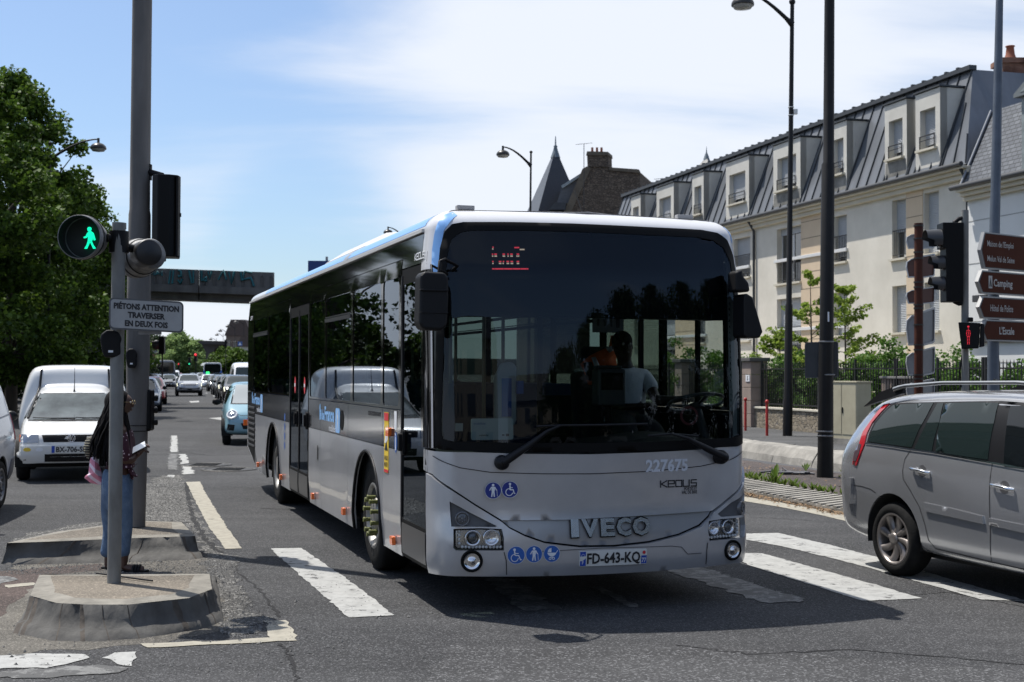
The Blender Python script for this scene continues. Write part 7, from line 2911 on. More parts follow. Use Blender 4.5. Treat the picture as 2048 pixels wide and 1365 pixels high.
mb.add([(-.2,-.04,-.18),(.2,-.04,-.18),(0,-.04,.2)],[(0,1,2)])
mb.build('sign_triangle',STW,sq)
# ================================================================ people
def skin(name,nodes,edges,mat_,parent=None,lvl=2,root=0,loc=None):
 me = bpy.data.meshes.new(name)
 me.from_pydata([n_[0] for n_ in nodes],edges,[])
 o = bpy.data.objects.new(name,me)
 COL.objects.link(o)
 md = o.modifiers.new('k','SKIN')
 md.use_smooth_shade = True
 for i,n_ in enumerate(nodes):
  r_ = n_[1]
  me.skin_vertices[0].data[i].radius = (r_,r_) if not isinstance(r_,tuple) else r_
  me.skin_vertices[0].data[i].use_root = (i == root)
 s2 = o.modifiers.new('u','SUBSURF')
 s2.levels = s2.render_levels = lvl
 evaluate(o)
 o.data.materials.clear()
 o.data.materials.append(mat_)
 for p_ in o.data.polygons:
  p_.use_smooth = True
 if parent:
  o.parent = parent
 if loc is not None:
  o.location = loc
 return o
def chain(nodes,edges,pts,start=None):
 prev = start
 for p_,r_ in pts:
  nodes.append((Vector(p_),r_))
  i = len(nodes) - 1
  if prev is not None:
   edges.append((prev,i))
  prev = i
 return prev
def hand(nodes,edges,wrist,palm_dir,up,side,curl,sc=1.0):
 """wrist: index; fingers spread along side, bend towards -up"""
 w_ = nodes[wrist][0]
 pd,up,sd = Vector(palm_dir).normalized(),Vector(up).normalized(),Vector(side).normalized()
 pc = w_ + pd * .045 * sc
 nodes.append((pc,(.034 * sc,.016 * sc)))
 pi_ = len(nodes) - 1
 edges.append((wrist,pi_))
 for k,(off,ln) in enumerate(((-.030,.070),(-.010,.080),(.010,.075),(.029,.058))):
  b_ = pc + pd * .035 * sc + sd * off * sc
  m1 = b_ + (pd * math.cos(curl * .5) - up * math.sin(curl * .5)) * ln * .45 * sc
  m2 = m1 + (pd * math.cos(curl * 1.1) - up * math.sin(curl * 1.1)) * ln * .32 * sc
  m3 = m2 + (pd * math.cos(curl * 1.6) - up * math.sin(curl * 1.6)) * ln * .26 * sc
  chain(nodes,edges,[(b_,.0095 * sc),(m1,.0088 * sc),(m2,.008 * sc),(m3,.0066 * sc)],pi_)
 t0 = w_ + pd * .022 * sc - sd * .03 * sc
 chain(nodes,edges,[(t0,.011 * sc),(t0 + (pd * .6 - sd * .6 - up * .3) * .035 * sc,.0105 * sc),(t0 + (pd * 1.1 - sd * .7 - up * .7) * .045 * sc,.008 * sc)],pi_)
SKIN_D = mat('dark_skin',(.070,.032,.020),.5,var=.12,vscale=10)
SKIN_DR = mat('deep_dark_skin',(.035,.019,.014),.45)
DENIM = mat('blue_denim',(.15,.21,.30),.9,var=.35,vscale=9,spec=.2,bump=.5,bscale=35,col2=(.07,.115,.19))
HAIRM = mat('black_braids',(.006,.005,.005),.75,spec=.15)
def dotted(name,base,dot,sc):
 m = mat(name,base,.8)
 t = m.node_tree
 b_ = t.nodes['Principled BSDF']
 co = [n_ for n_ in t.nodes if n_.bl_idname == 'ShaderNodeTexCoord'][0]
 v = t.nodes.new('ShaderNodeTexVoronoi')
 v.inputs['Scale'].default_value = sc
 v.inputs['Randomness'].default_value = .5
 t.links.new(co.outputs['Object'],v.inputs['Vector'])
 c_ = t.nodes.new('ShaderNodeMath')
 c_.operation = 'LESS_THAN'
 c_.inputs[1].default_value = .22
 t.links.new(v.outputs['Distance'],c_.inputs[0])
 x_ = t.nodes.new('ShaderNodeMix')
 x_.data_type = 'RGBA'
 x_.inputs[6].default_value = (*base,1)
 x_.inputs[7].default_value = (*dot,1)
 t.links.new(c_.outputs[0],x_.inputs[0])
 t.links.new(x_.outputs[2],b_.inputs['Base Color'])
 return m
BLOUSE = dotted('maroon_dotted_cloth',(.045,.008,.018),(.55,.42,.45),26)
YWm = G(240,1141).y
w0 = G(240,1141)
woman = thing('person','woman with long dark braids, dotted maroon blouse and light jeans looking at her phone','person',w0)
KW = YWm / F
def wp(px,py,d_=0.0):             # point in her own frame from outline pixels, d_ metres behind her mid plane
 return P(px,py,YWm + d_) - w0
# body: one continuous figure, facing right in the picture
N_,E_ = [],[]
pel = chain(N_,E_,[(wp(232,985),(.15,.13))])
wai = chain(N_,E_,[(wp(241,945),(.115,.10)),(wp(238,905),(.125,.115)),(wp(238,870),(.13,.13)),(wp(240,845),(.07,.07)),(wp(243,832),(.05,.05)),(wp(241,815),(.08,.085)),(wp(241,798),(.075,.08))],pel)
# arms
sh = 3
far = chain(N_,E_,[(wp(246,866,.15),.055),(wp(254,915,.17),.040),(wp(266,905,.10),.032),(wp(274,898,.03),.024)],sh)
near = chain(N_,E_,[(wp(240,866,-.15),.058),(wp(246,922,-.17),.042),(wp(264,922,-.10),.033),(wp(272,912,-.04),.025)],sh)
hand(N_,E_,near,(.6,.3,.5),(-.4,.1,.9),(.2,.95,-.1),.9,.9)
hand(N_,E_,far,(.8,-.2,.45),(-.4,.1,.9),(-.2,.95,.1),.8,.9)
# legs
for d_,xs in ((.09,((226,1010),(224,1065),(216,1125),(214,1134))),(-.09,((243,1010),(250,1065),(248,1125),(247,1134)))):
 k_ = chain(N_,E_,[(wp(*xs[0],d_),.095),(wp(*xs[1],d_),.062),(wp(*xs[2],d_),.036),(wp(*xs[3],d_) + Vector((0,0,-.005)),.036)],pel)
 base = N_[k_][0]
 chain(N_,E_,[(Vector((base.x + .07,base.y,.035)),(.038,.024)),(Vector((base.x + .15,base.y,.028)),(.04,.016)),(Vector((base.x + .185,base.y,.025)),(.03,.012))],k_)
skin('body',N_,E_,SKIN_D,woman,2,0)
# face details on the head (turned right, partly hidden)
hc_ = wp(248,806)
mb = MB()
mb.sphere((hc_.x - .005,hc_.y,hc_.z - .01),.085,16,12,(1,.85,1.12))
mb.sphere((hc_.x + .078,hc_.y,hc_.z - .02),.016,8,6,(1,.8,1.3))
mb.sphere((hc_.x + .065,hc_.y,hc_.z - .062),.016,8,6,(1,1.4,.6))
mb.sphere((hc_.x - .01,hc_.y - .075,hc_.z - .02),.022,8,6,(.7,.4,1.2))
hd = mb.build('head',SKIN_D,woman)
mb = MB()
for s_ in (-1,1):
 mb.sphere((hc_.x + .066,hc_.y + s_ * .03,hc_.z + .005),.011,8,6)
mb.build('eyes',mat('eye_white',(.5,.48,.45),.3),hd)
mb = MB()
for s_ in (-1,1):
 pts = [(hc_.x + .088,hc_.y + s_ * .035 + .022 * math.cos(R(a)),hc_.z + .005 + .018 * math.sin(R(a))) for a in range(0,361,30)]
 mb.tube(pts,.0018,4,caps=False)
 mb.tube([(hc_.x + .088,hc_.y + s_ * .057,hc_.z + .008),(hc_.x + .0,hc_.y + s_ * .08,hc_.z + .008)],.0018,4)
mb.build('glasses',mat('thin_gold',(.4,.3,.15),.3,.8),hd)
# jeans: waist to above the ankles
N_,E_ = [],[]
p0 = chain(N_,E_,[(wp(232,980),.185)])
chain(N_,E_,[(wp(235,952),.15),(wp(238,935),.135)],p0)
for d_,xs in ((.085,((224,1015),(222,1062),(216,1098),(213,1117))),(-.085,((242,1015),(250,1058),(246,1098),(245,1117)))):
 chain(N_,E_,[(wp(*xs[0],d_),.112),(wp(*xs[1],d_),.072),(wp(*xs[2],d_),.066),(wp(*xs[3],d_),.070)],p0)
skin('jeans',N_,E_,DENIM,woman,2,0)
# blouse with tied hem
N_,E_ = [],[]
p0 = chain(N_,E_,[(wp(239,905),(.145,.135))])
chain(N_,E_,[(wp(240,932),(.135,.125)),(wp(241,941),(.132,.12))],p0)
top_ = chain(N_,E_,[(wp(238,874),(.15,.15)),(wp(240,858),(.10,.11)),(wp(241,850),(.065,.07))],p0)
chain(N_,E_,[(wp(246,868,.15),.072),(wp(255,908,.17),.062),(wp(260,912,.14),.058)],3)
chain(N_,E_,[(wp(240,868,-.15),.075),(wp(247,912,-.17),.066),(wp(256,920,-.13),.06)],3)
skin('blouse',N_,E_,BLOUSE,woman,2,0)
N_,E_ = [],[]
chain(N_,E_,[(wp(258,936,-.05),.03),(wp(264,945,-.05),(.045,.02)),(wp(271,953,-.05),(.05,.015)),(wp(276,951,-.05),(.02,.012))])
skin('blouse_tie',N_,E_,BLOUSE,woman,2,0)
N_,E_ = [],[]
chain(N_,E_,[(wp(259,936,-.02),.03),(wp(262,950,-.02),(.03,.015)),(wp(266,960,-.02),(.028,.012))])
skin('blouse_tie',N_,E_,BLOUSE,woman,2,0)
# braids
rnd = random.Random(21)
mb = MB()
hc_ = wp(236,808)
mb.sphere(tuple(hc_ + Vector((-.005,0,.015))),.115,18,12,(1.0,.98,1.05))
mb.build('hair_cap',HAIRM,woman)
mb = MB()
for i in range(190):
 a = rnd.uniform(R(60),R(300))
 r0 = .10
 st_ = hc_ + Vector((math.cos(a) * r0 * .8,math.sin(a) * r0,.06 - rnd.uniform(0,.08)))
 endx = rnd.uniform(184,238) - (8 if rnd.random() < .3 else 0)
 endy = rnd.uniform(905,935) if endx > 200 else rnd.uniform(885,920)
 yo = math.sin(a) * .17 + rnd.gauss(0,.02) - .06
 e = wp(endx,endy,yo)
 m1 = st_ + Vector((math.cos(a) * .035 - .01,math.sin(a) * .05,-.12))
 m2 = m1.lerp(e,.5) + Vector((-.045,rnd.gauss(0,.02),0))
 pts = []
 for j in range(13):
  t = j / 12
  q = st_ * (1 - t) ** 3 + m1 * 3 * t * (1 - t) ** 2 + m2 * 3 * t * t * (1 - t) + e * t ** 3
  pts.append(q + Vector((.004 * math.sin(j * 2.4 + i),.004 * math.cos(j * 2.4),0)))
 mb.tube(pts,[.010] * 12 + [.006],5)
for i in range(10):       # strands over the front shoulder
 e = wp(rnd.uniform(256,263),rnd.uniform(890,915),rnd.uniform(-.16,.12))
 st_ = hc_ + Vector((.06,rnd.uniform(-.09,.09),.02))
 mb.tube([st_,st_.lerp(e,.3) + Vector((.0,0,-.02)),st_.lerp(e,.7) + Vector((.01,0,0)),e],.010,5)
mb.build('long_braids',HAIRM,woman)
# sandals
for x in (215,248):
 d_ = .09 if x == 215 else -.09
 b_ = wp(x,1134,d_)
 mb = MB()
 mb.prism([(-.05,-.03),(.0,-.04),(.1,-.042),(.2,-.035),(.225,0),(.2,.035),(.1,.042),(0,.04),(-.05,.03)],.0,.018,lambda X_,Y_,h: (b_.x + X_,b_.y + Y_,h))
 sd = mb.build('sandal',BLACK,woman)
 mb = MB()
 for k in range(3):
  pts = [(b_.x + .09 + k * .025,b_.y + .045 * math.cos(R(a)),.016 + .042 * math.sin(R(a))) for a in range(0,181,20)]
  mb.tube(pts,.012,6)
 mb.build('sandal_strap',BLACK,sd)
# phone in her hands, bags behind her
c = wp(277,896,-.03)
ph = MB()
a_ = R(-28)
ph.box((0,0,0),(.150,.074,.009),ry=R(-28),rx=R(48))
o = ph.build('phone',mat('phone_body',(.02,.02,.022),.3),None,loc=w0 + c,bevel=.002)
tag(o,'smartphone with bright screen held in the woman\'s hands','phone')
ph = MB()
q = (Matrix.Rotation(R(-28),3,'Y') @ Matrix.Rotation(R(48),3,'X')) @ Vector((0,0,.0055))
ph.box(tuple(q),(.140,.066,.001),ry=R(-28),rx=R(48))
ph.build('phone_screen',mat('phone_screen_bright',(.75,.78,.82),.15,emit=(.8,.85,.9),estr=.25),o)
# pink bag
mb = MB()
def bagp(px,py,d_):
 return P(px,py,YWm + d_)
out_ = [(180,917),(189,912),(197,925),(203,945),(208,965),(205,971),(194,969),(180,966),(176,962),(169,957),(170,953),(177,948),(178,935)]
vs = [bagp(x,y,.02) for x,y in out_] + [bagp(x,y,.14) for x,y in out_]
cx,cy = 190,945
n = len(out_)
mb.add(vs + [bagp(cx,cy,-.04),bagp(cx,cy,.20)],[(i,(i + 1) % n,2 * n) for i in range(n)] + [(n + (i + 1) % n,n + i,2 * n + 1) for i in range(n)] + [(i,n + i,n + (i + 1) % n,(i + 1) % n) for i in range(n)])
PINK = mat('pink_printed_plastic',(.68,.20,.30),.4,var=.1,vscale=5)
t = PINK.node_tree
b_ = t.nodes['Principled BSDF']
co = [n_ for n_ in t.nodes if n_.bl_idname == 'ShaderNodeTexCoord'][0]
wv = t.nodes.new('ShaderNodeTexWave')
wv.inputs['Scale'].default_value = 4.5
wv.inputs['Distortion'].default_value = 1.5
mp_ = t.nodes.new('ShaderNodeMapping')
mp_.inputs['Rotation'].default_value = (0,R(50),0)
t.links.new(co.outputs['Object'],mp_.inputs[0])
t.links.new(mp_.outputs[0],wv.inputs['Vector'])
x_ = t.nodes.new('ShaderNodeMix')
x_.data_type = 'RGBA'
x_.inputs[6].default_value = (.72,.25,.34,1)
x_.inputs[7].default_value = (.78,.62,.70,1)
cr_ = t.nodes.new('ShaderNodeMath'); cr_.operation = 'GREATER_THAN'; cr_.inputs[1].default_value = .6
t.links.new(wv.outputs['Fac'],cr_.inputs[0])
t.links.new(cr_.outputs[0],x_.inputs[0])
t.links.new(x_.outputs[2],b_.inputs['Base Color'])
tag(mb.build('carrier_bag',PINK),'pink and white patterned plastic bag hanging behind the woman','bag')
# round woven bag behind her back
c = P(183,896,YWm + .10)
mb = MB()
mb.sphere((0,0,0),.10,16,10,(.62,.9,1.1))
bg_ = mb.build('woven_bag',mat('dark_woven',(.03,.027,.022),.7),loc=c)
tag(bg_,'small dark woven shoulder bag with pale stitching at the woman\'s back','bag')
mb = MB()
for k in range(-4,5):
 z = k * .022
 rr = math.sqrt(max(0,1 - (z / .11) ** 2))
 pts = [(.064 * rr * math.cos(R(a)),.092 * rr * math.sin(R(a)),z) for a in range(0,361,30)]
 mb.tube(pts,.003,4,caps=False)
mb.build('bag_stitching',mat('pale_cord',(.35,.32,.22),.6),bg_)
# ---------------------------------------------------------------- bus driver
def bp3(px,py,s_):       # world point s_ metres behind the bus front
 return BW @ fp(px,py,s_)
rt_ = BW.to_3x3()
dloc = BW @ Vector((-1.28,fp(1248,740,1.25).y,0))
drv = thing('person','bus driver in a white polo shirt sitting behind the wheel','person',dloc,BUSYAW)
DI = W(drv).inverted()
def dp(px,py,s_):
 return DI @ bp3(px,py,s_)
N_,E_ = [],[]
pv = chain(N_,E_,[(dp(1248,850,1.25),(.16,.13))])
chain(N_,E_,[(dp(1248,810,1.28),(.15,.12)),(dp(1250,765,1.30),(.17,.12)),(dp(1250,738,1.30),(.12,.09)),(dp(1249,722,1.28),(.055,.055)),(dp(1247,706,1.24),(.072,.085)),(dp(1245,690,1.23),(.085,.10)),(dp(1245,676,1.24),(.07,.085))],pv)
lf = chain(N_,E_,[(dp(1292,752,1.28),.062),(dp(1312,800,1.10),.045),(dp(1345,800,.85),.034),(dp(1362,798,.72),.026)],2)
rg_ = chain(N_,E_,[(dp(1212,752,1.28),.062),(dp(1205,805,1.10),.045),(dp(1250,815,.90),.034),(dp(1290,812,.78),.026)],2)
hand(N_,E_,lf,(.8,.0,.1),(0,0,1),(0,1,0),1.2,.95)
hand(N_,E_,rg_,(.7,.4,.1),(0,0,1),(-.3,1,0),1.2,.95)
for y in (-.12,.12):
 k_ = chain(N_,E_,[(N_[0][0] + Vector((.32,y,-.02)),.085),(N_[0][0] + Vector((.46,y,-.10)),.07),(N_[0][0] + Vector((.50,y,-.5)),.045),(N_[0][0] + Vector((.62,y,-.52)),(.045,.03))],pv)
skin('body',N_,E_,SKIN_DR,drv,2,0)
hcv = dp(1245,690,1.2)
mb = MB()
mb.sphere((hcv.x + .115,hcv.y,hcv.z - .02),.018,8,6,(1,.8,1.2))
mb.sphere((hcv.x + .09,hcv.y,hcv.z - .065),.022,8,6,(.8,1.3,.5))
for s_ in (-1,1):
 mb.sphere((hcv.x + .0,hcv.y + s_ * .088,hcv.z - .015),.022,8,6,(.6,.4,1.2))
fd_ = mb.build('face_features',SKIN_DR,drv)
mb = MB()
for s_ in (-1,1):
 mb.sphere((hcv.x + .092,hcv.y + s_ * .032,hcv.z + .005),.012,8,6)
mb.build('eyes',mat('eye_white',(.5,.48,.45),.3),fd_)
mb = MB()
mb.sphere((hcv.x - .012,hcv.y,hcv.z + .03),.098,16,10,(1.0,.92,.95))
mb.build('short_hair',HAIRM,drv)
POLO = mat('white_polo_cloth',(.80,.82,.84),.8,var=.12,vscale=8,bump=.2,bscale=30)
N_,E_ = [],[]
pv = chain(N_,E_,[(dp(1248,812,1.28),(.175,.145))])
chain(N_,E_,[(dp(1248,838,1.26),(.175,.145))],pv)
chain(N_,E_,[(dp(1250,768,1.30),(.195,.14)),(dp(1250,742,1.30),(.14,.10)),(dp(1250,729,1.28),(.066,.066))],pv)
chain(N_,E_,[(dp(1290,752,1.28),.085),(dp(1306,785,1.16),.072)],3 - 1)
chain(N_,E_,[(dp(1212,752,1.28),.085),(dp(1207,785,1.16),.072)],3 - 1)
skin('polo_shirt',N_,E_,POLO,drv,2,0)
N_,E_ = [],[]
pv = chain(N_,E_,[(dp(1248,850,1.25),(.17,.15))])
for y in (-.12,.12):
 chain(N_,E_,[(N_[0][0] + Vector((.32,y,-.02)),.10),(N_[0][0] + Vector((.46,y,-.10)),.085),(N_[0][0] + Vector((.50,y,-.45)),.07)],pv)
skin('trousers',N_,E_,mat('dark_trousers',(.02,.022,.03),.85),drv,2,0)
# orange vest hung over the seat back
vl_ = BW @ Vector((-1.45,fp(1205,720,1.45).y,0))
vest = thing('safety_vest','orange hi-vis vest with grey bands hung over the driver seat','vest',vl_,BUSYAW)
VI = W(vest).inverted()
def vp(px,py,s_=1.45):
 return VI @ bp3(px,py,s_)
VO = mat('hi_vis_orange',(.75,.13,.02),.7,var=.15,vscale=10)
def vsheet(L_,m_,nm,off=0.0,th=.03):
 mb = MB()
 pts = [vp(x,y) for x,y in L_]
 cx = sum(x for x,y in L_) / len(L_); cy = sum(y for x,y in L_) / len(L_)
 n = len(pts)
 c = vp(cx,cy)
 fr = [p_ + Vector((off,0,0)) for p_ in pts] + [c + Vector((off + th,0,0))]
 bk = [p_ - Vector((.02,0,0)) for p_ in pts]
 mb.add(fr + bk,[(i,(i + 1) % n,n) for i in range(n)] + [(i,n + 1 + i,n + 1 + (i + 1) % n,(i + 1) % n) for i in range(n)] + [tuple(range(n + 1,2 * n + 1))],True)
 return mb.build(nm,m_,vest)
vsheet([(1222,671),(1256,674),(1262,684),(1240,690),(1232,720),(1236,742),(1210,742),(1190,740),(1200,762),(1192,770),(1178,770),(1170,745),(1162,728),(1180,712),(1205,700),(1228,690)],VO,'vest_cloth')
vsheet([(1212,696),(1222,692),(1226,700),(1216,706)],mat('reflective_grey',(.45,.45,.45),.3,.3),'reflective_band',.04,.01)
vsheet([(1182,716),(1188,714),(1199,738),(1197,748),(1191,745)],mat('reflective_grey',(.45,.45,.45),.3,.3),'reflective_band',.04,.01)
vsheet([(1166,726),(1180,724),(1190,748),(1180,762),(1174,760)],BLACK,'dark_side_panel',.035,.01)
# ================================================================ buildings along the street; local x runs up the street, local +y faces the road
def wallmat(name,c,c2,sc=.8,bump=.15):
 return mat(name,c,.85,var=.4,vscale=sc,col2=c2,bump=bump,bscale=60,detail=8)
RENDER_ = wallmat('cream_render',(.69,.65,.565),(.55,.515,.44),.7)
RENDER2 = wallmat('dormer_render',(.62,.60,.54),(.50,.48,.43),.9)
STAIN = wallmat('weather_stained_render',(.30,.29,.26),(.08,.08,.075),1.6)
BEIGE = wallmat('beige_stone_panel',(.64,.51,.36),(.56,.44,.31),.8)
WHITEW = wallmat('white_render',(.72,.72,.70),(.64,.64,.62),.6)
ZINC = mat('zinc_roofing',(.17,.18,.195),.45,.45,var=.25,vscale=1.2,stretch=(1,1,.2))
ZINCD = mat('zinc_seam_dark',(.05,.055,.06),.5,.4)
SHUT = mat('grey_roller_shutter',(.40,.415,.43),.55,var=.06)
WINF = mat('window_frame_white',(.55,.55,.54),.5)
WGL = mat('window_glass_dark',(.02,.024,.026),.05,coat=1.0)
IRONR = mat('wrought_iron',(.03,.03,.032),.5,.4)
WBAR = mat('white_bar_paint',(.62,.62,.61),.5)
CORN = wallmat('cornice_stone',(.60,.56,.46),(.50,.46,.37),1.2)
SLATE = mat('slate_tiles',(.045,.05,.058),.55,var=.4,vscale=10,bump=.5,bscale=25,stretch=(1,1,3))
GUTT = mat('dark_gutter',(.06,.062,.066),.5,.3)
def add_courses(m,axis_scale=(9,9,9)):
 return m
W0 = 23.4
def ulabel():
 pass
bld = thing('apartment_building','long cream apartment building with a zinc mansard roof and rows of grey shutters','building',SF(0,W0),YS)
def fp_(u,z,off=0.0):        # facade plane: off is towards the road
 return Vector((u,off,z))
U0,U1 = 33.95,66.0
cols = [(35.55,36.35,'n'),(37.38,38.2,'n'),(41.1,42.0,'n'),(44.45,46.4,'w'),(48.75,50.3,'m'),(53.2,54.1,'n'),(56.6,58.4,'w'),(60.9,61.9,'n')]
holes = []
wins = []
for (a,b_,k) in cols:
 for (zt_,zn,zw) in ((7.32,5.68,5.2),(4.62,3.1,2.6),(1.95,.6,.6)):
  zb_ = zw if k == 'w' else zn
  if a < 40 and zt_ > 7:
   zt_,zb_ = 7.42,5.5
  holes.append(rect(a,zb_,b_,zt_))
  wins.append((a,b_,zb_,zt_,k))
mb = MB()
sheet(mb,[(U0,0),(U1,0),(U1,7.60),(U0,7.60)],fp_,holes,None,0,.28,False)
mb.add([(U0,0,0),(U0,0,7.6),(U0,-11,7.6),(U0,-11,0),(U1,0,0),(U1,0,7.6),(U1,-11,7.6),(U1,-11,0)],[(0,1,2,3),(4,7,6,5),(3,2,6,7)])
mb.build('wall',RENDER_,bld)
def panel(u0,u1,z0,z1,off,m,name,holes_=(),th=.03,parent=None):
 mb = MB()
 sheet(mb,[(u0,z0),(u1,z0),(u1,z1),(u0,z1)],fp_,holes_,None,off,th,False)
 return mb.build(name,m,parent or bld)
for u0,u1 in ((42.05,44.4),(36.4,37.33),(54.15,56.55)):
 pn = panel(u0,u1,.0,7.56,.025,BEIGE,'stone_panel')
 mb = MB()
 for k in range(12):
  mb.box(((u0 + u1) / 2,.027,.55 + k * .62),(u1 - u0 - .01,.006,.022))
 mb.build('panel_joints',mat('joint_brown',(.22,.18,.13),.9),pn)  # brown lines for the joints between stone courses
rnd = random.Random(2)
for i,(a,b_,zb_,zt_,k) in enumerate(wins):
 f = .30 if k == 'w' else rnd.choice([.0,.0,.12])
 if zt_ < 2.5:
  f = .0
 if k == 'n' and a < 40 and zt_ > 7:
  f = .45 if a > 37 else 0
 if k == 'w' and zt_ > 7: f = .88
 if k == 'w' and 4 < zt_ < 5: f = .12
 d_ = -.2
 mb = MB()
 zs = zb_ + (zt_ - zb_) * f
 n = max(3,int((zt_ - zs) / .055))
 vs = []
 for j in range(n + 1):
  z = zs + (zt_ - zs) * j / n
  vs += [(a,d_ + .01,z),(b_,d_ + .01,z),(a,d_ + .022,z + .03),(b_,d_ + .022,z + .03)]
 mb.add(vs,[(4 * j,4 * j + 1,4 * j + 3,4 * j + 2) for j in range(n)] + [(4 * j + 2,4 * j + 3,4 * j + 5,4 * j + 4) for j in range(n)])
 wo_ = MB()
 fr = rect(a,zb_,b_,zt_)
 hs = []
 nl = 2 if b_ - a > .7 else 1
 for q in range(nl):
  x0,x1 = a + (b_ - a) * q / nl + .05,a + (b_ - a) * (q + 1) / nl - .05
  hs.append(rect(x0,zb_ + .06,x1,zt_ - .06))
 sheet(wo_,fr,fp_,hs,None,d_ - .02,.05,False)
 w_ = wo_.build('window',WINF if f > .2 else mat('window_frame_grey',(.25,.26,.27),.5),bld)
 g_ = MB()
 sheet(g_,fr,fp_,(),None,d_ - .045,0)
 g_.build('pane',WGL,w_)
 mb.build('roller_shutter',SHUT,w_)
 sl_ = MB()
 sl_.box(((a + b_) / 2,-.06,zb_ - .03),(b_ - a + .16,.34,.07))
 sl_.build('sill',CORN,w_)
 if f > 0 or k == 'w':
  rl = MB()
  zr = min(zt_ - .3,zb_ + .92)
  rl.box(((a + b_) / 2,-.03,zr),(b_ - a,.03,.03))
  rl.box(((a + b_) / 2,-.03,zb_ + .12),(b_ - a,.025,.025))
  nb = int((b_ - a) / .11)
  for j in range(1,nb):
   rl.box((a + (b_ - a) * j / nb,-.03,(zr + zb_ + .12) / 2),(.016,.016,zr - zb_ - .12))
  rl.build('railing',IRONR,w_)
for z in (6.08,3.42):
 for (a,b_) in ((41.02,46.5),(48.7,50.35),(53.0,58.5)):
  mb = MB()
  mb.box(((a + b_) / 2,.045,z),(b_ - a,.09,.12))
  mb.build('balcony_bar',WBAR,bld,bevel=.01)
# base plinth, cornice, downpipes, gutters
mb = MB()
for (y0,z0,y1,z1) in ((0,7.55,.16,7.70),(0,7.70,.26,7.82),(0,7.82,.40,7.90)):
 mb.box(((U0 + U1) / 2 - .1,y1 / 2 - .03,(z0 + z1) / 2),(U1 - U0 + .25,y1 + .06,z1 - z0 - .002))
mb.build('cornice',CORN,bld,bevel=.015)
mb = MB()
mb.tube([(U0 - .2,.43,7.95),(U1,.43,7.95)],.075,8)
mb.build('gutter',GUTT,bld)
for u in (48.25,33.95):
 mb = MB()
 mb.tube([(u,.36,7.9),(u,.08,7.45),(u,.08,.2)],.055,8)
 mb.build('downpipe',GUTT,bld)
# mansard
MZ0,MZ1,MY0,MY1 = 7.96,11.12,.20,-.95
def mans(u,t,off=0.0):
 return Vector((u,MY0 + (MY1 - MY0) * t + off * .87,MZ0 + (MZ1 - MZ0) * t + off * .49))
RL_,RR_ = U0 - .1,U1
mb = MB()
mb.add([mans(RL_,0),mans(RR_,0),mans(RR_,1),mans(RL_ + 1.3,1),(RL_,-11,7.96),(RR_,-11,7.96),(RR_,-9.6,11.12),(RL_ + 1.3,-9.6,11.12)],
       [(0,1,2,3),(3,2,6,7),(5,4,7,6),(0,3,7,4),(1,5,6,2)])
rf = mb.build('roof',ZINC,bld)
mb = MB()
n = int((RR_ - RL_) / .62)
for i in range(n + 1):
 u = RL_ + .02 + (RR_ - RL_ - .04) * i / n
 a,b_ = mans(u,.01,.0),mans(max(u,min(u + .4,RL_ + 1.32)),1.0 if u > RL_ + .9 else .3 + (u - RL_) / 1.3 * .7,.0)
 vs = []
 for p_ in (a,b_):
  for du,o in ((-.02,0),(.02,0),(.012,.045),(-.012,.045)):
   vs.append(p_ + Vector((du,o * .87,o * .49)))
 mb.add(vs,[(0,1,5,4),(1,2,6,5),(2,3,7,6),(3,0,4,7)])
mb.build('roof_seams',ZINCD,rf)
mb = MB()
mb.box(((RL_ + 1.3 + RR_) / 2,MY1 + .03,MZ1 + .06),(RR_ - RL_ - 1.2,.26,.14))
for i in range(3,n + 1):
 u = RL_ + (RR_ - RL_) * i / n
 mb.box((u,MY1 + .02,MZ1 + .15),(.10,.30,.06))
mb.build('roof_edge',ZINCD,rf)
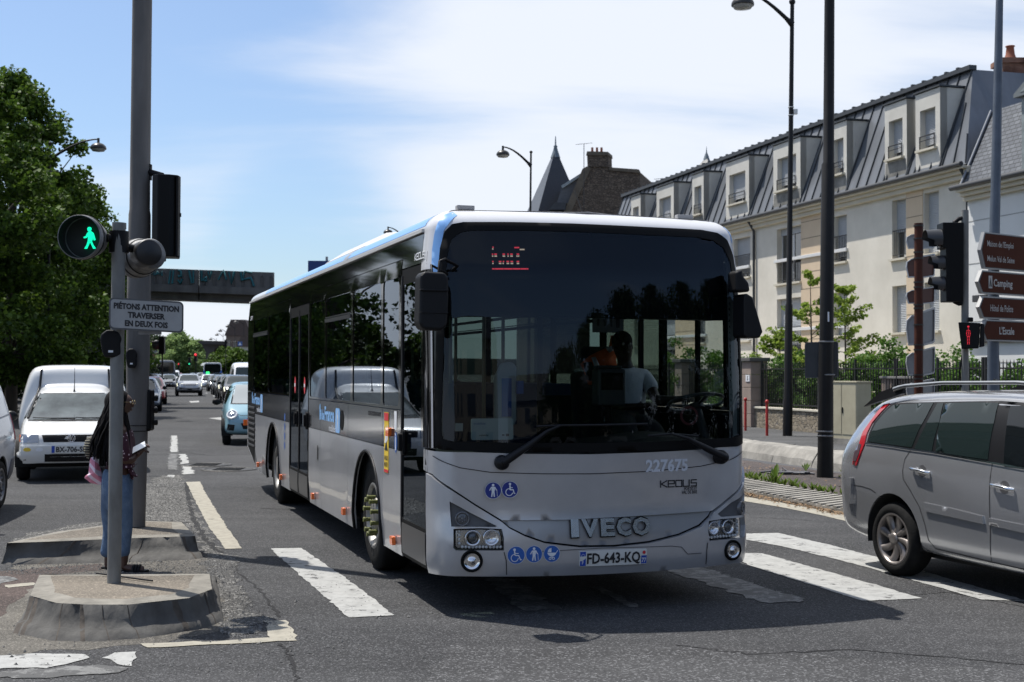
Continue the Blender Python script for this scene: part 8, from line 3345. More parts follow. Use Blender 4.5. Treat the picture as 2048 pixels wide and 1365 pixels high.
# dormers
dorm = [(35.28,36.62),(37.12,38.42),(40.88,42.05),(44.25,46.45),(48.6,50.8),(53.1,54.35),(56.5,58.62),(60.75,62.05)]
for i,(a,b_) in enumerate(dorm):
 wide = b_ - a > 1.6
 x0,x1 = (a + .42 * (b_ - a) * .45,b_ - .42 * (b_ - a) * .45) if not wide else (a + .34,b_ - .34)
 zb_,zt_ = (8.75,10.0)
 dz = 10.55
 hole = rect(x0,zb_,x1,zt_)
 mb = MB()
 Y_ = .12
 def dfp(u,z,off=0.0):
  return Vector((u,Y_ + off,z))
 sheet(mb,[(a,7.98),(b_,7.98),(b_,dz),(a,dz)],dfp,[hole],None,0,.25,False)
 for u in (a,b_):
  mb.add([(u,Y_,7.98),(u,Y_,dz),(u,-.85,dz),(u,-.0,7.98)],[(0,1,2,3)])
 mb.add([(a,Y_,dz),(b_,Y_,dz),(b_,-.85,dz + .02),(a,-.85,dz + .02)],[(0,1,2,3)])
 d_ = mb.build('dormer',RENDER2,bld)
 mb = MB()
 mb.box(((a + b_) / 2,-.32,dz + .045),(b_ - a + .10,1.0,.05))
 mb.build('dormer_roof',ZINCD,d_)
 for u in (a - .02,b_ + .02):
  mb = MB()
  mb.tube([(u,.19,8.05),(u,-.76,10.52)],.03,5)
  mb.build('flashing',ZINCD,d_)
 f = .16 if wide or i in (1,) else (.12 if i == 0 else .2)
 wm_ = MB()
 sheet(wm_,hole,dfp,[rect(x0 + .05,zb_ + .05,(x0 + x1) / 2 - .03,zt_ - .05),rect((x0 + x1) / 2 + .03,zb_ + .05,x1 - .05,zt_ - .05)],None,-.24,.05,False)
 w_ = wm_.build('dormer_window',WINF,d_)
 g_ = MB()
 sheet(g_,hole,dfp,(),None,-.27,0)
 g_.build('pane',WGL,w_) if False else g_.build('dormer_pane',WGL,d_)
 sh = MB()
 zs = zb_ + (zt_ - zb_) * f
 nn = 22
 vs = []
 for j in range(nn + 1):
  z = zs + (zt_ - zs) * j / nn
  vs += [(x0,Y_ - .20,z),(x1,Y_ - .20,z),(x0,Y_ - .188,z + .03),(x1,Y_ - .188,z + .03)]
 sh.add(vs,[(4 * j,4 * j + 1,4 * j + 3,4 * j + 2) for j in range(nn)] + [(4 * j + 2,4 * j + 3,4 * j + 5,4 * j + 4) for j in range(nn)])
 sh.build('dormer_shutter',SHUT,d_)
 sl_ = MB()
 sl_.box(((x0 + x1) / 2,Y_ - .02,zb_ - .03),(x1 - x0 + .22,.30,.07))
 sl_.build('dormer_sill',CORN,d_)
 rl = MB()
 rl.box(((x0 + x1) / 2,Y_ + .03,zb_ + .42),(x1 - x0,.025,.03))
 rl.box(((x0 + x1) / 2,Y_ + .03,zb_ + .28),(x1 - x0,.025,.02))
 rl.box((x0 + .02,Y_ + .03,zb_ + .2),(.025,.025,.44))
 rl.box((x1 - .02,Y_ + .03,zb_ + .2),(.025,.025,.44))
 rl.build('dormer_rail',IRONR,d_)
 st = MB()
 if i in (1,2,3,5,6):
  sheet(st,dens([(a + .03,8.0),(b_ - .03,8.0),(b_ - .05,zb_ - .1),(a + .05,zb_ - .1)],.2),dfp,(),None,.006)
  st.build('stain',STAIN,d_)
# terrace step in front of the ground floor
mb = MB()
mb.box(((U0 + U1) / 2,1.6,.95),(U1 - U0,3.2,1.5))
tr = mb.build('terrace',wallmat('garden_wall_render',(.42,.39,.33),(.34,.31,.26),.7),bld)
# TV aerial
mb = MB()
q = P(1331,372,58)
def aerial(name,label,px,py,Y,base_h,w_=.9):
 t = P(px,py,Y)
 o = MB()
 o.tube([(0,0,-base_h),(0,0,0)],.022,5)
 o.tube([(-w_ / 2,0,-.05),(w_ / 2,0,.05)],.014,4)
 for k in range(7):
  x = -w_ / 2 + w_ * k / 6
  o.tube([(x,-.15,-.05 + .1 * k / 6),(x,.15,-.05 + .1 * k / 6)],.009,4)
 a = o.build(name,IRONR,loc=t)
 a['label'] = label
 a['category'] = 'aerial'
 return a
aerial('tv_aerial','small horizontal TV aerial on the roof of the long cream building',1331,357,66,3,1.1)
aerial('tv_aerial','tall TV aerial beside the stone chimney',1168,288,82,4,1.0)
# ---------------------------------------------------------------- right neighbour: white house
hs_ = thing('white_house','white rendered house with a slate mansard and pedimented dormer at the right edge','house',SF(0,W0),YS)
UH0,UH1 = 18.0,33.9
mb = MB()
wl = [rect(28.6,3.6,30.4,5.9),rect(31.0 - 6,3.6,32.4 - 6,5.9),rect(28.6,.6,30.4,2.6)]
wl = [rect(29.0,4.0,30.2,6.0),rect(25.0,4.0,26.2,6.0),rect(29.0,.9,30.2,2.6)]
sheet(mb,[(UH0,0),(UH1,0),(UH1,6.85),(UH0,6.85)],fp_,wl,None,.12,.3,False)
mb.add([(UH0,.12,0),(UH0,.12,6.85),(UH0,-9,6.85),(UH0,-9,0),(UH1,.12,0),(UH1,.12,6.85),(UH1,-9,6.85),(UH1,-9,0)],[(0,1,2,3),(4,7,6,5),(3,2,6,7)])
mb.build('wall',WHITEW,hs_)
for L_ in wl:
 x0,z0 = L_[0]; x1,z1 = L_[2]
 mb = MB()
 sheet(mb,L_,fp_,[rect(x0 + .06,z0 + .06,(x0 + x1) / 2 - .04,z1 - .06),rect((x0 + x1) / 2 + .04,z0 + .06,x1 - .06,z1 - .06)],None,-.08,.05,False)
 w_ = mb.build('window',WINF,hs_)
 mb = MB()
 sheet(mb,L_,fp_,(),None,-.12)
 mb.build('pane',WGL,w_)
 mb = MB()
 for s_ in (-1,1):
  mb.box(((x0 + x1) / 2 + s_ * (x1 - x0) * .25,.0,(z0 + z1) / 2),((x1 - x0) * .47,.05,z1 - z0 - .1))
  for k in range(5):
   mb.box(((x0 + x1) / 2 + s_ * (x1 - x0) * .25,.03,z0 + .3 + k * (z1 - z0 - .5) / 4),((x1 - x0) * .40,.02,.03))
 mb.build('shutter',mat('house_shutter_white',(.50,.51,.52),.6),w_)
for z in (6.25,5.0,3.3,2.1):
 mb = MB()
 mb.box(((UH0 + UH1) / 2,.122,z),(UH1 - UH0 - .02,.01,.025))
 mb.build('render_line',mat('render_line_grey',(.32,.32,.31),.9),hs_)
mb = MB()
for (y1,z0,z1) in ((.24,6.85,6.98),(.36,6.98,7.10),(.50,7.10,7.2)):
 mb.box(((UH0 + UH1) / 2 - .05,y1 / 2 - .02,(z0 + z1) / 2),(UH1 - UH0 + .1,y1 + .1,z1 - z0 - .002))
mb.build('cornice',CORN,hs_,bevel=.015)
mb = MB()
mb.box(((UH0 + UH1) / 2,.12,2.75),(UH1 - UH0 + .1,.24,.16))
mb.box((33.0,.22,3.95),(.7,.3,.2))
mb.build('string_course',GUTT,hs_,bevel=.02)
mb = MB()
mb.tube([(UH0,.55,7.25),(UH1 + .2,.55,7.25)],.08,8)
mb.build('gutter',GUTT,hs_)
def mans2(u,t):
 return Vector((u,.42 - 1.1 * t,7.22 + 2.35 * t))
mb = MB()
mb.add([mans2(UH0,0),mans2(UH1 - .1,0),mans2(UH1 - .1,1),mans2(UH0,1),(UH0,-9,7.22),(UH1 - .1,-9,7.22),(UH1 - .1,-8,9.9),(UH0,-8,9.9)],[(0,1,2,3),(3,2,6,7),(5,4,7,6),(0,3,7,4),(1,5,6,2)])
SLB = bpy.data.materials.new('slate_courses')
SLB.use_nodes = True
t = SLB.node_tree
b_ = t.nodes['Principled BSDF']
b_.inputs['Roughness'].default_value = .55
co = t.nodes.new('ShaderNodeTexCoord')
mp_ = t.nodes.new('ShaderNodeMapping')
mp_.inputs['Rotation'].default_value = (R(90),0,0)
br = t.nodes.new('ShaderNodeTexBrick')
br.inputs['Scale'].default_value = 2.0
br.inputs['Color1'].default_value = (.085,.092,.105,1)
br.inputs['Color2'].default_value = (.14,.15,.165,1)
br.inputs['Mortar'].default_value = (.03,.032,.036,1)
br.inputs['Mortar Size'].default_value = .03
t.links.new(co.outputs['Object'],mp_.inputs[0])
t.links.new(mp_.outputs[0],br.inputs['Vector'])
t.links.new(br.outputs['Color'],b_.inputs['Base Color'])
mb.build('roof',SLB,hs_)
# zinc party strip and dormer with pediment
mb = MB()
mb.tube([mans2(UH1 - .12,0) + Vector((0,.06,0)),mans2(UH1 - .12,1) + Vector((0,.06,0))],.045,6)
mb.build('hip_flashing',mat('hip_zinc',(.22,.23,.25),.5,.4),hs_)
a,b_ = 29.35,31.0
mb = MB()
DW = mat('dormer_green_grey',(.22,.25,.25),.6,var=.3,vscale=4)
hole = rect(a + .28,7.55,b_ - .28,9.15)
def dfp2(u,z,off=0.0):
 return Vector((u,.40 + off,z))
sheet(mb,[(a,7.3),(b_,7.3),(b_,9.35),(a,9.35)],dfp2,[hole],None,0,.2,False)
mb.add([(a,.4,7.3),(a,.4,9.35),(a,-.8,9.35),(b_,.4,7.3),(b_,.4,9.35),(b_,-.8,9.35)],[(0,1,2),(3,4,5)])
d_ = mb.build('dormer',DW,hs_)
mb = MB()
mb.prism([(a - .15,9.35),(b_ + .15,9.35),(b_ + .15,9.45),((a + b_) / 2,10.0),(a - .15,9.45)],-.9,.55,lambda x,y,h: (x,h,y))
mb.build('pediment',mat('pediment_grey',(.14,.155,.16),.6),d_)
mb = MB()
mb.prism([(a + .15,9.45),(b_ - .15,9.45),((a + b_) / 2,9.86)],.5,.56,lambda x,y,h: (x,h,y))
mb.build('pediment_panel',DW,d_)
mb = MB()
sheet(mb,hole,dfp2,[rect(a + .36,7.63,(a + b_) / 2 - .05,8.3),rect((a + b_) / 2 + .05,7.63,b_ - .36,8.3),rect(a + .36,8.38,(a + b_) / 2 - .05,9.08),rect((a + b_) / 2 + .05,8.38,b_ - .36,9.08)],None,-.1,.05,False)
mb.build('dormer_window',mat('lilac_white_frame',(.50,.50,.56),.5),d_)
mb = MB()
sheet(mb,hole,dfp2,(),None,-.14)
mb.build('dormer_pane',WGL,d_)
# brick chimney
def brickmat(name,c1,c2,mortar,scale=6.0,rot=(R(90),0,0)):
 m = bpy.data.materials.new(name)
 m.use_nodes = True
 t = m.node_tree
 b_ = t.nodes['Principled BSDF']
 b_.inputs['Roughness'].default_value = .9
 co = t.nodes.new('ShaderNodeTexCoord')
 mp_ = t.nodes.new('ShaderNodeMapping')
 mp_.inputs['Rotation'].default_value = rot
 br = t.nodes.new('ShaderNodeTexBrick')
 br.inputs['Scale'].default_value = scale
 br.inputs['Color1'].default_value = (*c1,1)
 br.inputs['Color2'].default_value = (*c2,1)
 br.inputs['Mortar'].default_value = (*mortar,1)
 br.inputs['Mortar Size'].default_value = .025
 t.links.new(co.outputs['Object'],mp_.inputs[0])
 t.links.new(mp_.outputs[0],br.inputs['Vector'])
 n_ = t.nodes.new('ShaderNodeTexNoise')
 n_.inputs['Scale'].default_value = 2.5
 n_.inputs['Detail'].default_value = 8
 t.links.new(co.outputs['Object'],n_.inputs['Vector'])
 r_ = t.nodes.new('ShaderNodeMapRange')
 r_.inputs['From Min'].default_value = .42
 r_.inputs['From Max'].default_value = .62
 r_.inputs['To Max'].default_value = .75
 t.links.new(n_.outputs['Fac'],r_.inputs['Value'])
 x_ = t.nodes.new('ShaderNodeMix')
 x_.data_type = 'RGBA'
 t.links.new(r_.outputs[0],x_.inputs[0])
 t.links.new(br.outputs['Color'],x_.inputs[6])
 x_.inputs[7].default_value = (*[c * .35 for c in c1],1)
 t.links.new(x_.outputs[2],b_.inputs['Base Color'])
 MATS[name] = m
 return m
BRICK = brickmat('sooty_brick',(.22,.085,.05),(.28,.13,.075),(.16,.14,.12))
YCH = 41.0
qa,qb = P(2006,190,YCH),P(2060,190,YCH)
chx = thing('brick_chimney','sooty red brick chimney with a clay pot at the top right corner','chimney',(0,0,0))
zt_ = P(2030,118,YCH).z
mb = MB()
mb.box(((qa.x + qb.x) / 2,YCH + .4,zt_ - 2.6),(qb.x - qa.x,.8,5.2))
mb.box(((qa.x + qb.x) / 2,YCH + .4,zt_ - .05),(qb.x - qa.x + .14,.94,.16))
mb.build('chimney_stack',BRICK,chx)
mb = MB()
mb.lathe([(.22,0),(.19,.05),(.14,.2),(.115,.42),(.15,.45),(.14,.47),(.1,.47)],(P(2030,100,YCH).x,YCH + .4,zt_ + .03),n=20)
mb.build('clay_pot',mat('terracotta',(.26,.09,.05),.8,var=.2),chx)
# ---------------------------------------------------------------- old stone house with turret behind the bus
YT = 84
stn = thing('stone_house','old rubble stone house gable with slanted roof and chimney behind the bus','house',(0,0,0))
def rubble(name,c1,c2,c3,sc):
 m = bpy.data.materials.new(name)
 m.use_nodes = True
 t = m.node_tree
 b_ = t.nodes['Principled BSDF']
 b_.inputs['Roughness'].default_value = .95
 co = t.nodes.new('ShaderNodeTexCoord')
 nz = t.nodes.new('ShaderNodeTexNoise')
 nz.inputs['Scale'].default_value = sc * .6
 nz.inputs['Detail'].default_value = 3
 ad = t.nodes.new('ShaderNodeMix')
 ad.data_type = 'RGBA'
 ad.blend_type = 'ADD'
 ad.inputs[0].default_value = .25
 mp_ = t.nodes.new('ShaderNodeMapping')
 mp_.inputs['Scale'].default_value = (1,1,1.7)
 t.links.new(co.outputs['Object'],mp_.inputs[0])
 t.links.new(mp_.outputs[0],nz.inputs['Vector'])
 t.links.new(mp_.outputs[0],ad.inputs[6])
 t.links.new(nz.outputs['Color'],ad.inputs[7])
 v = t.nodes.new('ShaderNodeTexVoronoi')
 v.inputs['Scale'].default_value = sc
 t.links.new(ad.outputs[2],v.inputs['Vector'])
 v2 = t.nodes.new('ShaderNodeTexVoronoi')
 v2.feature = 'DISTANCE_TO_EDGE'
 v2.inputs['Scale'].default_value = sc
 t.links.new(ad.outputs[2],v2.inputs['Vector'])
 sp = t.nodes.new('ShaderNodeSeparateColor')
 t.links.new(v.outputs['Color'],sp.inputs[0])
 x1 = t.nodes.new('ShaderNodeMix')
 x1.data_type = 'RGBA'
 x1.inputs[6].default_value = (*c1,1)
 x1.inputs[7].default_value = (*c2,1)
 t.links.new(sp.outputs[0],x1.inputs[0])
 r_ = t.nodes.new('ShaderNodeMapRange')
 r_.inputs['From Max'].default_value = .09
 t.links.new(v2.outputs['Distance'],r_.inputs['Value'])
 x2 = t.nodes.new('ShaderNodeMix')
 x2.data_type = 'RGBA'
 x2.inputs[6].default_value = (*c3,1)
 t.links.new(x1.outputs[2],x2.inputs[7])
 t.links.new(r_.outputs[0],x2.inputs[0])
 t.links.new(x2.outputs[2],b_.inputs['Base Color'])
 bp = t.nodes.new('ShaderNodeBump')
 bp.inputs['Strength'].default_value = .9
 bp.inputs['Distance'].default_value = .04
 t.links.new(r_.outputs[0],bp.inputs['Height'])
 t.links.new(bp.outputs[0],b_.inputs['Normal'])
 MATS[name] = m
 return m
RUB = rubble('dark_rubble_stone',(.085,.065,.05),(.16,.125,.095),(.05,.042,.035),5.0)
RUBM = mat('mortar_brown',(.12,.10,.075),.9,var=.3,vscale=3)
def pxpoly(L_,Y):
 return [P(x,y,Y) for x,y in L_]
def slab(name,L_,Y,depth,m,parent):
 pts = pxpoly(L_,Y)
 n = len(pts)
 mb = MB()
 mb.add(pts + [p_ + Vector((depth * .27,depth,0)) for p_ in pts],[tuple(range(n)),tuple(range(n,2 * n))[::-1]] + [(i,n + i,n + (i + 1) % n,(i + 1) % n) for i in range(n)])
 return mb.build(name,m,parent)
slab('gable_wall',[(1060,620),(1130,420),(1173,335),(1218,335),(1218,337),(1276,341),(1280,346),(1279,620)],YT,9,RUB,stn)
slab('gable_coping',[(1119,445),(1165,338),(1174,333),(1182,336),(1140,430),(1132,446)],YT - .12,.4,RUBM,stn)
slab('wall_coping',[(1218,335),(1277,339),(1281,348),(1275,346),(1218,341)],YT - .12,.4,RUBM,stn)
st = slab('chimney',[(1175,334),(1174,310),(1180,304),(1216,305),(1217,334)],YT - .1,1.2,RUB,stn)
slab('chimney_cap',[(1172,311),(1174,303),(1216,304),(1217,311)],YT - .2,1.4,RUBM,st)
mb = MB()
for x in (1184.5,1194,1203):
 q = P(x,306,YT + .4)
 mb.cyl(q,q + Vector((0,0,.34)),.085,.075,10)
mb.build('chimney_pots',mat('terracotta',(.26,.09,.05),.8,var=.2),st)
SLD = mat('dark_slate',(.030,.033,.040),.5,var=.35,vscale=5,bump=.5,bscale=12,stretch=(1,1,4))
SLL = mat('lighter_slate',(.085,.09,.10),.5,var=.3,vscale=5,bump=.5,bscale=12,stretch=(1,1,4))
# mansard slope behind the gable, small dormer
mb = MB()
a = pxpoly([(1110,420),(1124,372),(1164,346),(1134,420)],YT + .5)
mb.add(a + [p_ + Vector((0,6,0)) for p_ in a],[(0,1,2,3),(0,4,5,1),(1,5,6,2)])
mb.build('side_roof',SLL,stn)
slab('ridge_band',[(1122,372),(1160,348),(1164,346),(1163,352),(1125,377)],YT + .3,.5,mat('lead_band',(.25,.28,.29),.5,.3),stn)
slab('dormer',[(1096,420),(1110,405),(1132,406),(1130,420)],YT - .3,1.5,SLD,stn)
# turret with pyramid roof
tur = thing('turret','tall dark slate pyramid roofed turret behind the bus','tower',(0,0,0))
apex = P(1111,297,YT + 4)
k = (YT + 4) / F
base_z = P(1111,425,YT + 4).z - 1.2
wL,wR = (1111 - 1046) * k,(1172 - 1111) * k
cx_,cy_ = apex.x,YT + 4
edge = Vector((P(1066,425,YT + 2).x,YT + 2.2,base_z))
b1 = Vector((P(1034,440,YT + 6.5).x,YT + 6.5,base_z))
b2 = Vector((P(1069,440,YT + 1).x,YT + .8,base_z))
b3 = Vector((P(1180,440,YT + 2.5).x,YT + 2.5,base_z))
b4 = b1 + (b3 - b2)
mb = MB()
mb.add([b1,b2,apex],[(0,1,2)])
mb.add([b3,b4,apex,b1],[(0,1,2),(1,3,2)])
mb.build('roof',SLL,tur)
mb = MB()
mb.add([b2,b3,apex],[(0,1,2)])
mb.build('roof',SLD,tur)  # same slate on the face away from the sun, shade put into its colour
mb = MB()
mb.lathe([(.34,-.5),(.2,-.1),(.11,.2),(.14,.28),(.06,.36),(.03,.9),(0,1.0)],tuple(apex + Vector((0,0,-.15))),n=10)
mb.build('finial',mat('finial_lead',(.12,.15,.17),.5,.3),tur)
mb = MB()
c4 = [b1,b2,b3,b4]
mb.add([p_ * 1.0 for p_ in c4] + [Vector((p_.x,p_.y,0)) for p_ in c4],[(0,1,5,4),(1,2,6,5),(2,3,7,6),(3,0,4,7)])
mb.build('wall',RUB,tur)
# second spire behind the roof
sp2 = thing('spire','small dark spire rising behind the zinc roof','tower',(0,0,0))
ap = P(1413,313,92)
k = 92 / F
mb = MB()
h_ = 60 * k
mb.add([ap,ap + Vector((-50 * k,-.6,-h_)),ap + Vector((4 * k,-2.4,-h_)),ap + Vector((54 * k,0,-h_)),ap + Vector((5 * k,2.5,-h_))],[(0,1,2),(0,2,3),(0,3,4),(0,4,1)])
mb.build('roof',SLD,sp2)
mb = MB()
mb.lathe([(.30,-.45),(.16,0),(.05,.25),(0,.75)],tuple(ap),n=10)
mb.build('finial',mat('finial_lead',(.12,.15,.17),.5,.3),sp2)
mb = MB()
mb.cyl((ap.x,ap.y,0),(ap.x,ap.y,ap.z - h_),1.3,1.3,8)
mb.build('wall',RUB,sp2)
# ---------------------------------------------------------------- rubble wall with iron fence, pillars
RUBL = rubble('pale_rubble_stone',(.22,.18,.125),(.32,.27,.20),(.13,.125,.115),5.5)
WF = 17.8
gw = thing('garden_wall','low rubble stone garden wall with pale coping along the pavement','wall',SF(0,WF),YS)
mb = MB()
mb.box((50,-.15,.38),(72,.3,.66))
mb.build('stone_wall',RUBL,gw)
mb = MB()
mb.box((50,-.15,.735),(72.05,.38,.06))
mb.build('coping',CORN,gw,bevel=.01)
def fence(label,u0,u1):
 o = thing('iron_fence',label,'fence',SF(0,WF),YS,'iron fence sections on the stone wall')
 mb = MB()
 n = int((u1 - u0) / .125)
 for i in range(n + 1):
  u = u0 + (u1 - u0) * i / n
  mb.box((u,-.15,1.38),(.020,.020,1.24))
  mb.add([(u - .018,-.15,2.0),(u,-.132,2.0),(u + .018,-.15,2.0),(u,-.168,2.0),(u,-.15,2.11)],[(0,1,4),(1,2,4),(2,3,4),(3,0,4)])
 o_ = mb.build('fence_bars',IRONR,o)
 for z in (.86,1.90):
  mb = MB()
  mb.box(((u0 + u1) / 2,-.15,z),(u1 - u0,.045,.035))
  mb.build('rail',IRONR,o)
 for u in (u0,(u0 + u1) / 2,u1):
  mb = MB()
  mb.box((u,-.15,1.45),(.05,.05,1.4))
  mb.build('fence_post',IRONR,o)
fence('iron fence left of the street lamp, against the entrance',33.1,36.6)
fence('iron fence between the street lamp and the cream cabinet',29.2,33.0)
fence('iron fence behind the cream and taupe cabinets',25.6,29.1)
fence('iron fence at the right edge, in front of the dark hedge',19.0,25.5)
fence('iron fence seen through the bus windows',38.0,50.0)
PIL = mat('pinkish_pillar_stone',(.30,.235,.195),.85,var=.2,vscale=2)
for u,lb in ((37.1,'pinkish stone gate pillar with number plaque beside the bus mirror'),(42.5,'pinkish stone gate pillar hidden behind the bus')):
 o = thing('gate_pillar',lb,'pillar',SF(u,WF),YS)
 mb = MB()
 for k in range(5):
  mb.box((0,-.15,.13 + .2 + k * .40),(.62,.55,.392))
 mb.build('pillar_blocks',PIL,o,bevel=.012)
 mb = MB()
 mb.box((0,-.15,2.19),(.78,.70,.12))
 mb.build('pillar_cap',mat('pillar_cap_grey',(.10,.095,.09),.8),o,bevel=.02)
 if u < 40:
  mb = MB()
  mb.box((-.12,.135,1.62),(.26,.02,.20))
  pq = mb.build('number_plaque',STW,o)
  mb = MB()
  text_on(mb,'5',.0,1.56,.12,lambda x,y,z=0: Vector((-.08 - x,.147 + z,y)),0.0,bold=.05)
  mb.build('plaque_number',DARKT,pq)
# small gates and dark door panels behind the fence
mb = MB()
mb.box((35.7,-1.9,1.1),(3.2,.1,2.1))
g1 = mb.build('entrance_recess',mat('recess_grey',(.24,.22,.18),.9,var=.2),bld,loc=(0,WF - W0 + 5.6 - 1.9 + 1.6,0))
# ---------------------------------------------------------------- far right-hand houses, canopy, tower block
def box_house(name,label,px0,px1,ytop,Y,depth,m,cat='building',roofm=None,rise=0,wins=None,wm2=None):
 a,b_ = P(px0,ytop,Y),P(px1,ytop,Y)
 o = thing(name,label,cat,((a.x + b_.x) / 2,Y,0))
 w_ = b_.x - a.x
 mb = MB()
 mb.box((0,depth / 2,a.z / 2),(w_,depth,a.z))
 mb.build('wall',m,o)
 if roofm:
  mb = MB()
  mb.prism([(-w_ / 2 - .3,a.z),(w_ / 2 + .3,a.z),(w_ * .30,a.z + rise),(-w_ * .30,a.z + rise)],-.2,depth + .2,lambda x,y,h: (x,h,y))
  mb.build('roof',roofm,o)
 if wins:
  nx,nz = wins
  for i in range(nx):
   for j in range(nz):
    mb = MB()
    mb.box((-w_ / 2 + w_ * (i + .5) / nx,-.02,a.z * (j + .55) / nz),(w_ / nx * .45,.08,a.z / nz * .5))
    mb.build('window',wm2 or WGL,o)
 return o
BROWNW = mat('brown_rendered_wall',(.16,.12,.095),.9,var=.2)
CANO = mat('canopy_dark',(.05,.045,.042),.7)
box_house('terraced_house','brown walled house behind the far lamps, right of the canopy',452,500,672,262,20,BROWNW,'house',mat('roof_brown',(.085,.06,.05),.8),3.2,(4,2))
box_house('terraced_house','small pale house beneath the far tower block',478,500,694,200,12,mat('pale_far_wall',(.45,.42,.36),.9),'house',mat('roof_brown',(.085,.06,.05),.8),1.6,(2,2))
box_house('tower_block','distant glassy blue tower block behind the far street lamps',458,500,664,640,40,mat('tower_glass',(.17,.23,.26),.35,var=.1,vscale=.1),'building',None,0,(8,5),mat('tower_window',(.07,.10,.12),.1,coat=1))
cn = thing('station_canopy','dark flared canopy roof on a lattice support far down the street','canopy',(0,0,0))
YC = 270
def slab2(nm,L_,Y,dpt,m,par):
 return slab(nm,L_,Y,dpt,m,par)
slab2('canopy_roof',[(393,684),(402,681.5),(450,683),(450,690),(404,689)],YC,14,CANO,cn)
slab2('lattice_support',[(402,687),(445,689),(430,698),(424,712),(424,735),(410,735),(412,705)],YC + 1,8,mat('lattice_dark',(.07,.065,.06),.8),cn)
slab2('side_wall',[(421,690),(450,690),(450,740),(421,740)],YC + 4,10,mat('pale_grey_far_wall',(.17,.155,.135),.9),cn)
# red brick building and train at the end of the street
box_house('brick_building','long low red brick building closing the street, behind the yellow train',285,362,707,420,20,mat('far_red_brick',(.26,.10,.08),.9,var=.2,vscale=.5),'building',mat('far_roof_grey',(.2,.2,.2),.8),1.0,(7,1),mat('far_dark_window',(.05,.04,.05),.4))
trn = thing('passenger_train','yellow and white train standing across the far end of the street','train',(0,0,0))
YT2 = 380
for x0,x1,nm in ((296,360,'carriage'),(361,384,'carriage'),(386,424,'carriage')):
 a,b_ = P(x0,724,YT2),P(x1,724,YT2)
 w_ = b_.x - a.x
 ztop,zbot = P(300,721,YT2).z,P(300,739,YT2).z
 mb = MB()
 mb.box(((a.x + b_.x) / 2,YT2 + 1.4,(ztop + zbot) / 2),(w_,2.8,ztop - zbot))
 c_ = mb.build(nm,mat('train_yellow' if x0 != 361 else 'train_blue',(.62,.36,.03) if x0 != 361 else (.03,.08,.22),.4),trn)
 mb = MB()
 mb.box(((a.x + b_.x) / 2,YT2 + 1.4,ztop + .05),(w_,2.9,.35))
 mb.build('carriage_roof',PLASTW,c_)
 mb = MB()
 n = int(w_ / 2.2)
 for i in range(n):
  mb.box((a.x + w_ * (i + .5) / n,YT2 - .02,zbot + (ztop - zbot) * .62),(w_ / n * .6,.06,(ztop - zbot) * .35))
 mb.build('carriage_windows',WGL,c_)
mb = MB()
mb.box((P(340,740,YT2).x,YT2 + 1,P(340,739,YT2).z / 2),(40,6,P(340,739,YT2).z))
struct(mb.build('railway_embankment',mat('embankment_dark',(.035,.04,.03),.95,var=.3,vscale=.4)))
# ---------------------------------------------------------------- behind the camera: a street corner that the windscreen mirrors
def rear_house(label,cx,cy,rz,w_,d_,h_,roofh,m,nx,nz):
 o = thing('corner_building',label,'building',(cx,cy,0),rz)
 mb = MB()
 mb.box((0,0,h_ / 2),(w_,d_,h_))
 mb.build('wall',m,o)
 mb = MB()
 mb.prism([(-d_ / 2 - .3,h_),(d_ / 2 + .3,h_),(d_ * .30,h_ + roofh),(-d_ * .30,h_ + roofh)],-w_ / 2,w_ / 2,lambda x,y,h: (h,x,y))
 mb.build('roof',SLD,o)
 for i in range(nx):
  for j in range(nz):
   for s_ in (-1,1):
    mb = MB()
    mb.box((-w_ / 2 + w_ * (i + .5) / nx,s_ * (d_ / 2 + .01),h_ * (j + .5) / nz),(w_ / nx * .38,.06,h_ / nz * .55))
    mb.build('window',WGL,o)
 return o
def refl(px,py,dist):        # where the windscreen mirrors a point: walk along the mirrored ray
 o = BWI @ CAMP
 d_ = (BWI.to_3x3() @ raydir(px,py)).normalized()
 loc,nrm,idx,t = HB.ray_cast(o,d_)
 if nrm.dot(d_) > 0:
  nrm = -nrm
 r_ = d_ - nrm * 2 * d_.dot(nrm)
 r_ = (BW.to_3x3() @ r_)
 p_ = BW @ loc
 r2 = Vector((r_.x,r_.y,0)).normalized()
 return p_ + r_ * (dist / Vector((r_.x,r_.y)).length)
for i,(px,dist,w_,d_,h_,lb) in enumerate(((1120,62,26,12,6.6,'beige corner building with dark roof behind the viewpoint'),(925,60,14,30,10.5,'tall grey building far behind the viewpoint'))):
 c = refl(px,820,dist)
 rear_house(lb,c.x,c.y,math.atan2(c.y - 10,c.x) + math.pi / 2,w_,d_,h_,3.0,wallmat('rear_wall_%d' % i,(.36,.31,.24),(.30,.26,.2)),8 if i == 0 else 4,2 if i == 0 else 3)
